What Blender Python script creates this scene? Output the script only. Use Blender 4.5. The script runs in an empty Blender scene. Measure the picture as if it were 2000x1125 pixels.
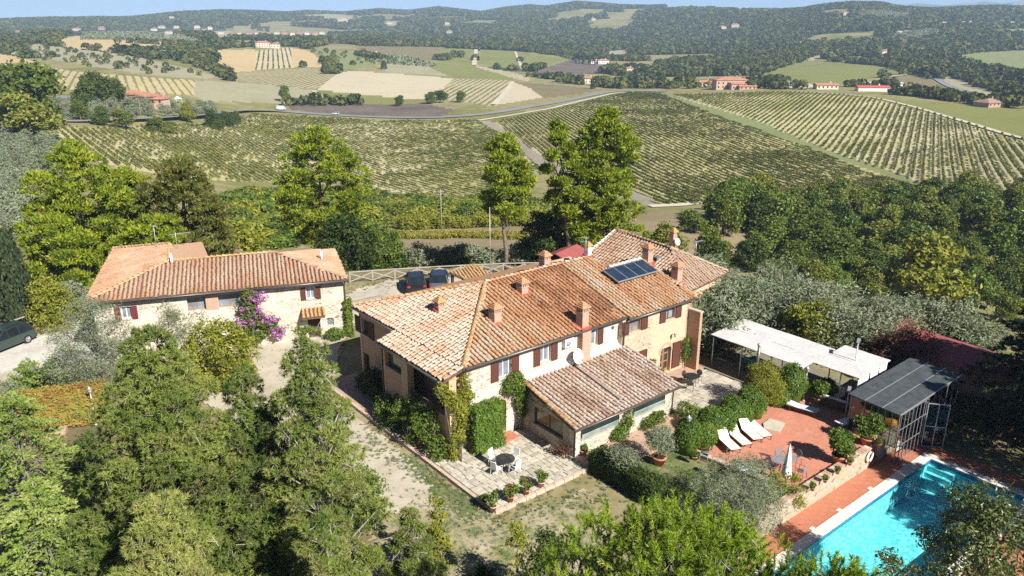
import bpy, math, random
import numpy as np
from mathutils import Vector, Matrix

R = random.Random(7)
rng = np.random.default_rng(11)
S = bpy.context.scene
COL = S.collection
PI = math.pi
rad = math.radians

# ------------------------------------------------------------------ camera
CAM_H = 24.0
FPX, YH = 1530.0, 42.0                       # focal length in photo pixels, horizon row
PITCH = math.atan((562.5 - YH) / FPX)
cam = bpy.data.cameras.new('camera')
cam.sensor_width = 36.0
cam.lens = 36.0 * FPX / 2000.0
cam.clip_start, cam.clip_end = 0.5, 60000.0
cam_ob = bpy.data.objects.new('camera', cam)
COL.objects.link(cam_ob)
cam_ob.location = (0, 0, CAM_H)
cam_ob.rotation_euler = (PI / 2 - PITCH, 0, 0)
S.camera = cam_ob

# ------------------------------------------------------------------ sky, sun, exposure
SUN_AZ, SUN_EL = rad(-48.6), rad(38.0)        # direction to the sun in the ground plane (from +x), height
world = bpy.data.worlds.new('World')
S.world = world
world.use_nodes = True
wt = world.node_tree
bg = next(n for n in wt.nodes if n.type == 'BACKGROUND')
sky = wt.nodes.new('ShaderNodeTexSky')
sky.sky_type = 'NISHITA'
sky.sun_disc = False
sky.sun_elevation = SUN_EL
sky.sun_rotation = PI / 2 - SUN_AZ            # clockwise from +Y
sky.altitude = 300
sky.air_density, sky.dust_density, sky.ozone_density = 0.3, 0.0, 3.2
wt.links.new(sky.outputs[0], bg.inputs[0])
bg.inputs[1].default_value = 0.09

sun = bpy.data.lights.new('sun', 'SUN')
sun.energy = 5.0
sun.angle = rad(0.5)
sun.color = (1.0, 0.955, 0.88)
sun_ob = bpy.data.objects.new('sun', sun)
COL.objects.link(sun_ob)
sd = Vector((math.cos(SUN_AZ) * math.cos(SUN_EL), math.sin(SUN_AZ) * math.cos(SUN_EL), math.sin(SUN_EL)))
sun_ob.rotation_euler = sd.to_track_quat('Z', 'Y').to_euler()

S.view_settings.view_transform = 'Standard'
S.view_settings.look = 'None'
S.view_settings.exposure = 0.9
S.view_settings.gamma = 1.0
S.view_settings.use_curve_mapping = False
S.render.engine = 'CYCLES'
S.cycles.use_denoising = False
S.cycles.max_bounces = 7
S.cycles.diffuse_bounces = 3
S.cycles.transmission_bounces = 5
S.cycles.volume_bounces = 0
S.cycles.transparent_max_bounces = 6
S.cycles.caustics_reflective = False
S.cycles.caustics_refractive = False
S.cycles.sample_clamp_indirect = 4.0

# ------------------------------------------------------------------ views from pixels to places
_c, _s = math.cos(PITCH), math.sin(PITCH)
def ray(x, y):
    a, v = (x - 1000) / FPX, (562.5 - y) / FPX
    return np.array([a, _c + v * _s, -_s + v * _c])
def at(x, y, z=0.0):
    """Point of the level plane at height z seen at photo pixel (x, y)."""
    d = ray(x, y); t = (z - CAM_H) / d[2]
    return np.array([0, 0, CAM_H]) + t * d
def at_d(x, y, dist):
    d = ray(x, y); t = dist / math.hypot(d[0], d[1])
    return np.array([0, 0, CAM_H]) + t * d
def px(P):
    P = np.asarray(P, float)
    x, y, z = P[..., 0], P[..., 1], P[..., 2] - CAM_H
    zc = np.maximum(y * _c - z * _s, 1e-3); yc = y * _s + z * _c
    return 1000 + FPX * x / zc, 562.5 - FPX * yc / zc

# villa frame: u along the front wall, w into the depth
TH = rad(38.7)
UV = np.array([math.cos(TH), math.sin(TH), 0.0]); WV = np.array([-math.sin(TH), math.cos(TH), 0.0])
ORI = np.array([-2.74, 40.29, 0.0])
def loc(u, w, z=0.0):
    return ORI + u * UV + w * WV + np.array([0, 0, z])
def to_uw(P):
    d = np.asarray(P)[..., :2] - ORI[:2]
    return d @ UV[:2], d @ WV[:2]
def at_uw(x, y, z=0.0):
    return to_uw(at(x, y, z))

# ------------------------------------------------------------------ objects
def thing(name, label, cat, p=(0, 0, 0), rz=0.0, group=None):
    o = bpy.data.objects.new(name, None)
    COL.objects.link(o)
    o.empty_display_size = 0.2
    o.location = p; o.rotation_euler = (0, 0, rz)
    o['label'] = label; o['category'] = cat
    if group: o['group'] = group
    return o
def tag(o, label, cat, group=None):
    o['label'] = label; o['category'] = cat
    if group: o['group'] = group
    return o
def struct(o, label=None):
    o['kind'] = 'structure'
    if label: o['label'] = label
    return o
def stuff(o, label=None):
    o['kind'] = 'stuff'
    if label: o['label'] = label
    return o
def copy_tree(o, parent=None):
    c = o.copy(); COL.objects.link(c); c.parent = parent
    for ch in list(o.children):
        copy_tree(ch, c)
    return c
def link(name, me, parent=None, p=None, rz=None):
    o = bpy.data.objects.new(name, me)
    COL.objects.link(o)
    if parent is not None: o.parent = parent
    if p is not None: o.location = p
    if rz is not None: o.rotation_euler = (0, 0, rz)
    return o

class MB:
    """Collects boxes, bars, tubes and sheets and links them as ONE mesh object."""
    def __init__(s): s.v, s.f, s.m, s.c, s.sm = [], [], [], [], []
    def face(s, pts, m=0, c=0.5, smooth=False):
        i = len(s.v); s.v += [tuple(p) for p in pts]
        s.f.append(tuple(range(i, i + len(pts)))); s.m.append(m); s.c.append(c); s.sm.append(smooth)
    def poly(s, vs, fs, m=0, c=0.5, smooth=False):
        i = len(s.v); s.v += [tuple(p) for p in vs]
        for f in fs:
            s.f.append(tuple(i + k for k in f)); s.m.append(m); s.c.append(c); s.sm.append(smooth)
    def hexa(s, p, m=0, c=0.5):
        s.poly(p, [(3, 2, 1, 0), (4, 5, 6, 7), (0, 1, 5, 4), (1, 2, 6, 5), (2, 3, 7, 6), (3, 0, 4, 7)], m, c)
    def box(s, x0, x1, y0, y1, z0, z1, m=0, c=0.5):
        s.hexa([(x0, y0, z0), (x1, y0, z0), (x1, y1, z0), (x0, y1, z0), (x0, y0, z1), (x1, y0, z1), (x1, y1, z1), (x0, y1, z1)], m, c)
    def bar(s, a, b, w, h=None, m=0, up=(0, 0, 1), c=0.5):
        a, b = Vector(a), Vector(b); h = h or w
        d = (b - a).normalized(); u = Vector(up)
        if abs(d.dot(u)) > 0.98: u = Vector((1, 0, 0))
        x = d.cross(u).normalized() * w / 2; y = x.cross(d).normalized() * h / 2
        s.hexa([a - x - y, a + x - y, a + x + y, a - x + y, b - x - y, b + x - y, b + x + y, b - x + y], m, c)
    def prism(s, pts, z0, z1, m=0, c=0.5, mtop=None):
        n = len(pts)
        z0 = z0 if hasattr(z0, '__len__') else [z0] * n
        z1 = z1 if hasattr(z1, '__len__') else [z1] * n
        vs = [(p[0], p[1], z) for p, z in zip(pts, z0)] + [(p[0], p[1], z) for p, z in zip(pts, z1)]
        s.poly(vs, [tuple(range(n - 1, -1, -1))] + [(i, (i + 1) % n, n + (i + 1) % n, n + i) for i in range(n)], m, c)
        s.poly(vs, [tuple(range(n, 2 * n))], m if mtop is None else mtop, c)
    def tube(s, pts, r, n=6, m=0, cap=True, c=0.5, smooth=True):
        pts = [Vector(p) for p in pts]
        rr = r if hasattr(r, '__len__') else [r] * len(pts)
        i0 = len(s.v); prev = None
        for k, p in enumerate(pts):
            d = (pts[min(k + 1, len(pts) - 1)] - pts[max(k - 1, 0)]).normalized()
            ref = prev if prev is not None else (Vector((0, 0, 1)) if abs(d.z) < 0.9 else Vector((1, 0, 0)))
            x = (ref - d * ref.dot(d)).normalized(); prev = x; y = d.cross(x)
            for j in range(n):
                a = 2 * PI * j / n
                s.v.append(tuple(p + (x * math.cos(a) + y * math.sin(a)) * rr[k]))
        for k in range(len(pts) - 1):
            for j in range(n):
                a, b = i0 + k * n + j, i0 + k * n + (j + 1) % n
                s.f.append((a, b, b + n, a + n)); s.m.append(m); s.c.append(c); s.sm.append(smooth)
        if cap:
            for f in (tuple(range(i0 + n - 1, i0 - 1, -1)), tuple(range(i0 + (len(pts) - 1) * n, i0 + len(pts) * n))):
                s.f.append(f); s.m.append(m); s.c.append(c); s.sm.append(False)
    def lathe(s, prof, n=12, o=(0, 0, 0), m=0, c=0.5, smooth=True, cap=True):
        i0 = len(s.v)
        for r, z in prof:
            for j in range(n):
                a = 2 * PI * j / n
                s.v.append((o[0] + r * math.cos(a), o[1] + r * math.sin(a), o[2] + z))
        for k in range(len(prof) - 1):
            for j in range(n):
                a, b = i0 + k * n + j, i0 + k * n + (j + 1) % n
                s.f.append((a, b, b + n, a + n)); s.m.append(m); s.c.append(c); s.sm.append(smooth)
        if cap:
            s.f.append(tuple(range(i0 + n - 1, i0 - 1, -1))); s.m.append(m); s.c.append(c); s.sm.append(False)
            s.f.append(tuple(range(i0 + (len(prof) - 1) * n, i0 + len(prof) * n))); s.m.append(m); s.c.append(c); s.sm.append(False)
    def mesh(s, name, mats):
        me = bpy.data.meshes.new(name)
        me.from_pydata([tuple(map(float, v)) for v in s.v], [], s.f)
        for mt in (mats if isinstance(mats, (list, tuple)) else [mats]): me.materials.append(mt)
        me.polygons.foreach_set('material_index', s.m)
        me.polygons.foreach_set('use_smooth', s.sm)
        a = me.attributes.new('v', 'FLOAT', 'FACE'); a.data.foreach_set('value', s.c)
        me.update()
        return me
    def build(s, name, mats, parent=None, p=None, rz=None):
        return link(name, s.mesh(name, mats), parent, p, rz)

def np_mesh(name, V, F, mats, col=None, mi=None, smooth=False):
    """Mesh from arrays: V (n,3), F (m,k) of one face size."""
    V = np.ascontiguousarray(V, dtype=np.float32); F = np.ascontiguousarray(F, dtype=np.int32)
    me = bpy.data.meshes.new(name)
    n, k = F.shape
    me.vertices.add(len(V)); me.vertices.foreach_set('co', V.ravel())
    me.loops.add(n * k); me.loops.foreach_set('vertex_index', F.ravel())
    me.polygons.add(n); me.polygons.foreach_set('loop_start', np.arange(0, n * k, k, dtype=np.int32))
    for mt in (mats if isinstance(mats, (list, tuple)) else [mats]): me.materials.append(mt)
    if mi is not None: me.polygons.foreach_set('material_index', np.ascontiguousarray(mi, dtype=np.int32))
    me.polygons.foreach_set('use_smooth', np.full(n, smooth))
    if col is not None:
        a = me.attributes.new('v', 'FLOAT', 'FACE'); a.data.foreach_set('value', np.ascontiguousarray(col, dtype=np.float32))
    me.update(calc_edges=True)
    return me

# ------------------------------------------------------------------ materials
class NT:
    def __init__(s, name):
        s.m = bpy.data.materials.new(name); s.m.use_nodes = True
        s.t = s.m.node_tree; s.t.nodes.clear()
        s.out = s.t.nodes.new('ShaderNodeOutputMaterial')
    def n(s, typ, **kw):
        nd = s.t.nodes.new('ShaderNode' + typ)
        for k, v in kw.items():
            if k.startswith('i_'):
                key = k[2:].replace('_', ' ')
                nd.inputs[int(key) if key.isdigit() else key].default_value = v
            else: setattr(nd, k, v)
        return nd
    def l(s, a, b): s.t.links.new(a, b)
    def coord(s, which='Object', scale=(1, 1, 1)):
        tc = s.n('TexCoord'); mp = s.n('Mapping'); mp.inputs['Scale'].default_value = scale
        s.l(tc.outputs[which], mp.inputs['Vector']); return mp.outputs[0]
    def noise(s, vec, scale, detail=4, rough=0.6, out='Fac'):
        nd = s.n('TexNoise'); nd.inputs['Scale'].default_value = scale; nd.inputs['Detail'].default_value = detail
        nd.inputs['Roughness'].default_value = rough
        if vec is not None: s.l(vec, nd.inputs['Vector'])
        return nd.outputs[out]
    def ramp(s, fac, stops):
        r = s.n('ValToRGB'); e = r.color_ramp.elements
        while len(e) < len(stops): e.new(0.5)
        for el, (p, c) in zip(e, stops):
            el.position = p; el.color = (*c, 1) if len(c) == 3 else c
        s.l(fac, r.inputs[0]); return r.outputs[0]
    def mix(s, fac, a, b, mode='MIX'):
        nd = s.n('Mix', data_type='RGBA', blend_type=mode)
        for sock, v in ((nd.inputs[0], fac), (nd.inputs[6], a), (nd.inputs[7], b)):
            if hasattr(v, 'is_linked'): s.l(v, sock)
            elif isinstance(v, (int, float)): sock.default_value = v
            else: sock.default_value = (*v, 1)
        return nd.outputs[2]
    def math(s, op, a, b=0.0, c=0.0, clamp=False):
        nd = s.n('Math', operation=op, use_clamp=clamp)
        for sock, v in zip(nd.inputs, (a, b, c)):
            if hasattr(v, 'is_linked'): s.l(v, sock)
            else: sock.default_value = v
        return nd.outputs[0]
    def attr(s, name='v'):
        return s.n('Attribute', attribute_name=name).outputs['Fac']
    def pbr(s, color, rough=0.8, spec=0.3, metal=0.0, bump=None, bstr=0.5, bdist=0.02):
        b = s.n('BsdfPrincipled')
        if hasattr(color, 'is_linked'): s.l(color, b.inputs['Base Color'])
        else: b.inputs['Base Color'].default_value = (*color, 1)
        if hasattr(rough, 'is_linked'): s.l(rough, b.inputs['Roughness'])
        else: b.inputs['Roughness'].default_value = rough
        b.inputs['Specular IOR Level'].default_value = spec
        b.inputs['Metallic'].default_value = metal
        if bump is not None:
            bn = s.n('Bump'); bn.inputs['Strength'].default_value = bstr; bn.inputs['Distance'].default_value = bdist
            s.l(bump, bn.inputs['Height']); s.l(bn.outputs[0], b.inputs['Normal'])
        s.l(b.outputs[0], s.out.inputs[0]); s.b = b
        return s.m

def plain(name, c, rough=0.7, spec=0.3, metal=0.0, var=0.25, scale=6.0, bump=0.0):
    t = NT(name); v = t.coord()
    f = t.noise(v, scale, 5)
    col = t.ramp(f, [(0.25, tuple(x * (1 - var) for x in c)), (0.75, tuple(min(1, x * (1 + var)) for x in c))])
    return t.pbr(col, rough, spec, metal, t.noise(v, scale * 8, 3) if bump else None, bump)

def leafmat(name, cols, rough=0.55, trans=0.3, spec=0.25, hue=0.25, patch=0.0, pscale=0.5, pcol=(0.2, 0.17, 0.02)):
    """Leaf colour from the face value v, shifted a little from tree to tree."""
    t = NT(name)
    r = t.n('ObjectInfo').outputs['Random']
    f = t.math('ADD', t.attr('v'), t.math('MULTIPLY', t.math('SUBTRACT', r, 0.5), hue), clamp=True)
    k = len(cols)
    col = t.ramp(f, [(i / max(k - 1, 1), c) for i, c in enumerate(cols)])
    if patch:
        nf = t.noise(t.coord(), pscale, 3)
        col = t.mix(t.math('MULTIPLY', t.ramp(nf, [(0.5, (0, 0, 0)), (0.62, (1, 1, 1))]), patch), col, pcol)
    b = t.n('BsdfPrincipled'); t.l(col, b.inputs['Base Color']); b.inputs['Roughness'].default_value = rough
    b.inputs['Specular IOR Level'].default_value = spec
    tr = t.n('BsdfTranslucent')
    t.l(t.mix(1.0, col, (1.0, 1.0, 0.55), 'MULTIPLY'), tr.inputs[0])
    mx = t.n('MixShader'); mx.inputs[0].default_value = trans
    t.l(b.outputs[0], mx.inputs[1]); t.l(tr.outputs[0], mx.inputs[2]); t.l(mx.outputs[0], t.out.inputs[0])
    return t.m
# ------------------------------------------------------------------ the lie of the land
# per photo column: heights ('z', z, d) near by, sight lines (row, d) farther out
COLS = {
 -350: [('z', 0, 95), ('z', -3, 115), (455, 150), (340, 240), (240, 345), (205, 430), (150, 700), (110, 1000), (85, 1500), (65, 2200), (52, 3000)],
 0: [('z', 0, 90), ('z', -3, 108), (455, 140), (335, 230), (240, 340), (205, 430), (150, 700), (110, 1000), (85, 1500), (65, 2200), (52, 3000)],
 250: [('z', 0, 85), ('z', -2, 100), ('z', -7, 135), (400, 152), (330, 215), (250, 345), (205, 400), (180, 450), (150, 560), (110, 880), (85, 1150), (58, 1600), (55, 2400)],
 500: [('z', 0, 78), ('z', -3, 92), ('z', -12, 125), (420, 175), (385, 240), (320, 320), (225, 500), (213, 530), (170, 640), (150, 750), (130, 900), (97, 1150), (75, 1600), (58, 2200), (45, 3000)],
 750: [('z', 0, 76), ('z', -3, 88), ('z', -14, 135), (440, 165), (385, 262), (300, 370), (232, 480), (220, 510), (203, 570), (150, 760), (140, 830), (110, 1100), (90, 1400), (75, 1800), (60, 2500), (45, 3200)],
 1000: [('z', 0, 76), ('z', -2, 86), ('z', -12, 122), (440, 160), (395, 240), (330, 300), (228, 470), (205, 520), (190, 600), (160, 800), (135, 1000), (100, 1300), (80, 1800), (60, 2500)],
 1250: [('z', 0, 74), ('z', -3, 87), ('z', -14, 122), (432, 165), (400, 215), (330, 300), (260, 400), (180, 650), (172, 700), (150, 900), (120, 1200), (90, 1700), (60, 2500), (40, 3300)],
 1500: [('z', 0, 66), ('z', -5, 85), ('z', -18, 125), (420, 185), (372, 265), (300, 350), (240, 440), (185, 580), (172, 640), (150, 850), (120, 1150), (100, 1350), (75, 1800), (45, 3000)],
 1750: [('z', 0, 60), ('z', -6, 85), ('z', -24, 150), (392, 235), (340, 305), (280, 380), (215, 510), (187, 570), (178, 640), (162, 800), (130, 1050), (100, 1350), (70, 1900), (45, 2600)],
 2000: [('z', 0, 58), ('z', -6, 80), ('z', -26, 150), (378, 250), (320, 320), (265, 420), (235, 480), (200, 600), (175, 800), (140, 1050), (100, 1500), (60, 2300), (45, 3000)],
 2350: [('z', 0, 58), ('z', -6, 80), ('z', -26, 150), (378, 250), (320, 320), (265, 420), (235, 480), (200, 600), (175, 800), (140, 1050), (100, 1500), (60, 2300), (45, 3000)],
}
# skyline of the wooded ridge (column, row) at its distance
SKY = [(-600, 50, 5200), (-350, 49, 5200), (0, 49, 5200), (120, 47, 5200), (240, 41, 4800), (300, 31, 4600), (360, 22, 4400), (430, 18, 4200), (500, 19, 4200), (560, 22, 4200), (600, 19, 4200),
       (670, 22, 4300), (740, 15, 4300), (800, 18, 4300), (855, 11, 4300), (890, 15, 4200), (940, 21, 4100), (985, 13, 4000), (1035, 8, 4000), (1065, 11, 3900), (1125, 2, 3800), (1165, 5, 3700),
       (1215, 9, 3600), (1270, 10, 3500), (1320, 7, 3400), (1360, 12, 3300), (1410, 12, 3200), (1470, 18, 3000), (1530, 19, 2900), (1570, 17, 2800), (1610, 10, 2700), (1660, 6, 2700), (1720, 7, 2700),
       (1760, 15, 2700), (1820, 17, 2900), (1900, 13, 3000), (1960, 12, 3000), (2010, 15, 3000), (2350, 13, 3000), (2600, 15, 3000)]
FAR = [(-600, 46), (-100, 44), (10, 41), (70, 33), (85, 37), (130, 32), (165, 33), (200, 34), (245, 39), (300, 44), (700, 45), (1500, 40), (1740, 13), (1790, 6), (1850, 10), (1920, 2), (1960, 6), (2010, -2), (2350, 5), (2600, 10)]
FAR_D = 11000.0

ND = 430
DG = np.concatenate([np.geomspace(3.0, 5600.0, ND - 24), np.linspace(5900, 12000, 24)])
AZ = np.concatenate([np.linspace(-75, -40, 14)[:-1], np.linspace(-40, 40, 660), np.linspace(40, 75, 14)[1:]]) * PI / 180

def _az(x, y):
    d = ray(x, y); return math.atan2(d[0], d[1])
def smooth1(a, sig, axis):
    r = max(1, int(3 * sig)); k = np.exp(-0.5 * (np.arange(-r, r + 1) / sig) ** 2); k /= k.sum()
    pad = [(0, 0)] * a.ndim; pad[axis] = (r, r)
    return np.apply_along_axis(lambda v: np.convolve(v, k, 'valid'), axis, np.pad(a, pad, mode='edge'))
def vnoise(x, y, seed=0):
    """Smooth value noise on the plane."""
    xi, yi = np.floor(x).astype(int), np.floor(y).astype(int); fx, fy = x - xi, y - yi
    fx, fy = fx * fx * (3 - 2 * fx), fy * fy * (3 - 2 * fy)
    def h(a, b):
        n = (a * 374761393 + b * 668265263 + seed * 1442695041) & 0x7fffffff
        n = ((n ^ (n >> 13)) * 1274126177) & 0x7fffffff
        return ((n ^ (n >> 16)) & 0xffff) / 65535.0
    return (h(xi, yi) * (1 - fx) + h(xi + 1, yi) * fx) * (1 - fy) + (h(xi, yi + 1) * (1 - fx) + h(xi + 1, yi + 1) * fx) * fy

def build_heights():
    caz, cz = [], []
    sx = [_az(x, y) for x, y, d in SKY]
    for x, ent in sorted(COLS.items()):
        ds, zs = [1.0], [0.0]
        for e in ent:
            if e[0] == 'z': ds.append(e[2]); zs.append(e[1])
            else: ds.append(e[1]); zs.append(at_d(x, e[0], e[1])[2])
        z = np.interp(np.log(DG), np.log(ds), zs)
        caz.append(_az(x, 250)); cz.append(smooth1(z[None], 2.2, 1)[0])
    caz, cz = np.array(caz), np.array(cz)
    Z = np.empty((len(AZ), len(DG)))
    for j in range(len(DG)): Z[:, j] = np.interp(AZ, caz, cz[:, j])
    Zs = smooth1(Z, 22, 0)
    Z = Zs
    # wooded skyline ridge and what lies beyond it
    rz = np.interp(AZ, sx, [at_d(x, y + 7, d)[2] for x, y, d in SKY]); rd = np.interp(AZ, sx, [d for x, y, d in SKY])
    fz = np.interp(AZ, [_az(x, y) for x, y in FAR], [at_d(x, y, FAR_D)[2] for x, y in FAR])
    D = DG[None, :]; X, Y = D * np.sin(AZ)[:, None], D * np.cos(AZ)[:, None]
    rz = rz[:, None]; rd = rd[:, None]
    t = np.clip((D - 0.55 * rd) / (0.45 * rd), 0, 1); t = t * t * (3 - 2 * t)
    base = Z
    Z = base * (1 - t) + rz * t
    rel = np.clip((D - 700) / 1500, 0, 1)
    n = (vnoise(X / 420, Y / 420, 1) - 0.5) * 30 + (vnoise(X / 170, Y / 170, 2) - 0.5) * 12
    n = n + (vnoise(X / 760, Y / 760, 9) - 0.5) * 85 * np.clip((D - 1400) / 1200, 0, 1)
    Z = Z + n * rel * np.clip(1.0 - t * 0.97, 0, 1) * 0.75
    fall = np.clip((D - rd) / 1400, 0, 1); fall = fall * fall * (3 - 2 * fall)
    Z = np.where(D > rd, rz - fall * (rz + 60), Z)
    m = np.exp(-((D - FAR_D) / 700) ** 2)
    Z = np.where(D > 8500, -60 + (fz[:, None] + 60) * m, Z)
    # the yard is level; the pool garden lies lower
    u, w = to_uw(np.stack([X, Y], -1))
    low = (((w < -13.7) & (u > 7.6)) | ((w < -15.5) & (u > 3.5))) & (D < 60)
    Z = np.where(low, np.minimum(Z, -1.25), Z)
    Z = np.where((w < -16.3) & (w > -22.3) & (u > 4.9) & (u < 23.3) & (D < 60), -4.0, Z)
    return Z - 0.06 * (D < 90), X, Y
ZG, XG, YG = build_heights()

def ground(X, Y):
    """Height of the land at plan points."""
    X, Y = np.asarray(X, float), np.asarray(Y, float)
    a = np.arctan2(X, Y); d = np.hypot(X, Y)
    i = np.clip(np.interp(a, AZ, np.arange(len(AZ))), 0, len(AZ) - 1.001); j = np.clip(np.interp(d, DG, np.arange(len(DG))), 0, len(DG) - 1.001)
    i0, j0 = i.astype(int), j.astype(int); fi, fj = i - i0, j - j0
    return (ZG[i0, j0] * (1 - fi) + ZG[i0 + 1, j0] * fi) * (1 - fj) + (ZG[i0, j0 + 1] * (1 - fi) + ZG[i0 + 1, j0 + 1] * fi) * fj
def at_t(x, y, dmin=62.0):
    """Point of the land seen at photo pixel (x, y)."""
    r = ray(x, y); h = math.hypot(r[0], r[1]); s = r[2] / h; a = math.atan2(r[0], r[1])
    dd = np.geomspace(dmin, 5600, 3000)
    zz = ground(dd * math.sin(a), dd * math.cos(a))
    k = np.nonzero(CAM_H + s * dd <= zz)[0]
    d = dd[k[0]] if len(k) else 4500.0
    return np.array([d * math.sin(a), d * math.cos(a), float(ground(d * math.sin(a), d * math.cos(a)))])
def inside(poly, x, y):
    poly = np.asarray(poly, float); r = np.zeros(np.shape(x), bool)
    n = len(poly)
    for i in range(n):
        x0, y0 = poly[i]; x1, y1 = poly[(i + 1) % n]
        if y0 == y1: continue
        c = (y0 > y) != (y1 > y)
        r ^= c & (x < (x1 - x0) * (y - y0) / (y1 - y0) + x0)
    return r

# ------------------------------------------------------------------ land materials
def landmat(name, cols, s1, s2, bump=0.0, extra=None, smat=0.0):
    t = NT(name); v = t.coord()
    a = t.noise(v, s1, 6, 0.65); b = t.noise(v, s2, 4, 0.7)
    f = t.math('ADD', t.math('MULTIPLY', a, 0.6), t.math('MULTIPLY', b, 0.4))
    k = len(cols)
    c = t.ramp(f, [(0.34 + 0.32 * i / (k - 1), q) for i, q in enumerate(cols)])
    if extra: c = extra(t, v, c)
    return t.pbr(c, 0.95, 0.05, 0, b if bump else None, bump, 0.3)
def rowsmat(name, p, q, spacing, soil, green, share=0.5, wob=0.5):
    """Land with crop rows running from place p to place q."""
    t = NT(name); v = t.coord()
    d = np.array(q[:2]) - np.array(p[:2]); d /= np.linalg.norm(d); nx, ny = -d[1], d[0]
    sp = t.n('SeparateXYZ'); t.l(v, sp.inputs[0])
    s = t.math('ADD', t.math('MULTIPLY', sp.outputs[0], nx / spacing), t.math('MULTIPLY', sp.outputs[1], ny / spacing))
    s = t.math('ADD', s, t.math('MULTIPLY', t.noise(v, 0.12, 4), wob))
    w = t.math('SINE', t.math('MULTIPLY', s, 2 * PI))
    nn = t.noise(v, 0.02, 5, 0.7)
    w = t.math('ADD', w, t.math('MULTIPLY', t.math('SUBTRACT', nn, 0.5), 2.0))
    m = t.ramp(w, [(0.5 - share * 0.3, (0, 0, 0)), (0.75, (1, 1, 1))])
    n2 = t.noise(v, 0.25, 4)
    c1 = t.ramp(n2, [(0.3, tuple(x * 0.8 for x in soil)), (0.7, tuple(min(1, x * 1.15) for x in soil))])
    c2 = t.ramp(n2, [(0.3, tuple(x * 0.7 for x in green)), (0.7, tuple(min(1, x * 1.3) for x in green))])
    return t.pbr(t.mix(m, c1, c2), 0.95, 0.05)

M_HILL = landmat('hill grass', [(0.13, 0.14, 0.04), (0.19, 0.185, 0.065), (0.30, 0.26, 0.13), (0.13, 0.14, 0.045)], 0.012, 0.15)
M_WOOD = landmat('far wood', [(0.03, 0.045, 0.02), (0.045, 0.065, 0.025), (0.06, 0.08, 0.03), (0.075, 0.09, 0.04)], 0.006, 0.05, 0.6)
M_WHEAT = landmat('stubble', [(0.42, 0.31, 0.15), (0.50, 0.38, 0.2), (0.46, 0.34, 0.17)], 0.02, 0.3)
M_PALE = landmat('pale tilled soil', [(0.40, 0.34, 0.22), (0.50, 0.44, 0.31), (0.44, 0.38, 0.26)], 0.012, 0.35)
M_GREY = landmat('grey fallow', [(0.26, 0.25, 0.15), (0.34, 0.31, 0.20), (0.24, 0.25, 0.13)], 0.015, 0.3)
M_HEATH = landmat('dark heath', [(0.09, 0.07, 0.06), (0.15, 0.12, 0.10), (0.19, 0.15, 0.12)], 0.03, 0.4)
M_LUSH = landmat('green crop', [(0.14, 0.16, 0.05), (0.21, 0.215, 0.07), (0.17, 0.185, 0.055)], 0.02, 0.5)
M_TURF = landmat('grass strip', [(0.16, 0.19, 0.07), (0.22, 0.24, 0.10), (0.20, 0.21, 0.09)], 0.03, 0.5)
M_VSOIL = landmat('vineyard soil', [(0.25, 0.25, 0.08), (0.38, 0.35, 0.16), (0.52, 0.46, 0.28), (0.28, 0.28, 0.09)], 0.02, 0.35)
M_VSOIL2 = landmat('vineyard soil dark', [(0.20, 0.20, 0.05), (0.32, 0.295, 0.11), (0.46, 0.40, 0.21), (0.22, 0.22, 0.06)], 0.022, 0.35)
M_TRACK = landmat('farm track', [(0.24, 0.20, 0.15), (0.34, 0.30, 0.23)], 0.05, 0.6)
M_MEADOW = landmat('dry meadow', [(0.20, 0.15, 0.095), (0.28, 0.22, 0.14), (0.22, 0.18, 0.09), (0.32, 0.27, 0.17)], 0.05, 0.5)
M_YARD = landmat('dry garden ground', [(0.14, 0.14, 0.05), (0.25, 0.21, 0.11), (0.33, 0.28, 0.18)], 0.25, 1.6)
M_BROWN = landmat('brown vineyard', [(0.16, 0.13, 0.07), (0.22, 0.18, 0.1), (0.14, 0.13, 0.06)], 0.02, 0.3)

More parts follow.
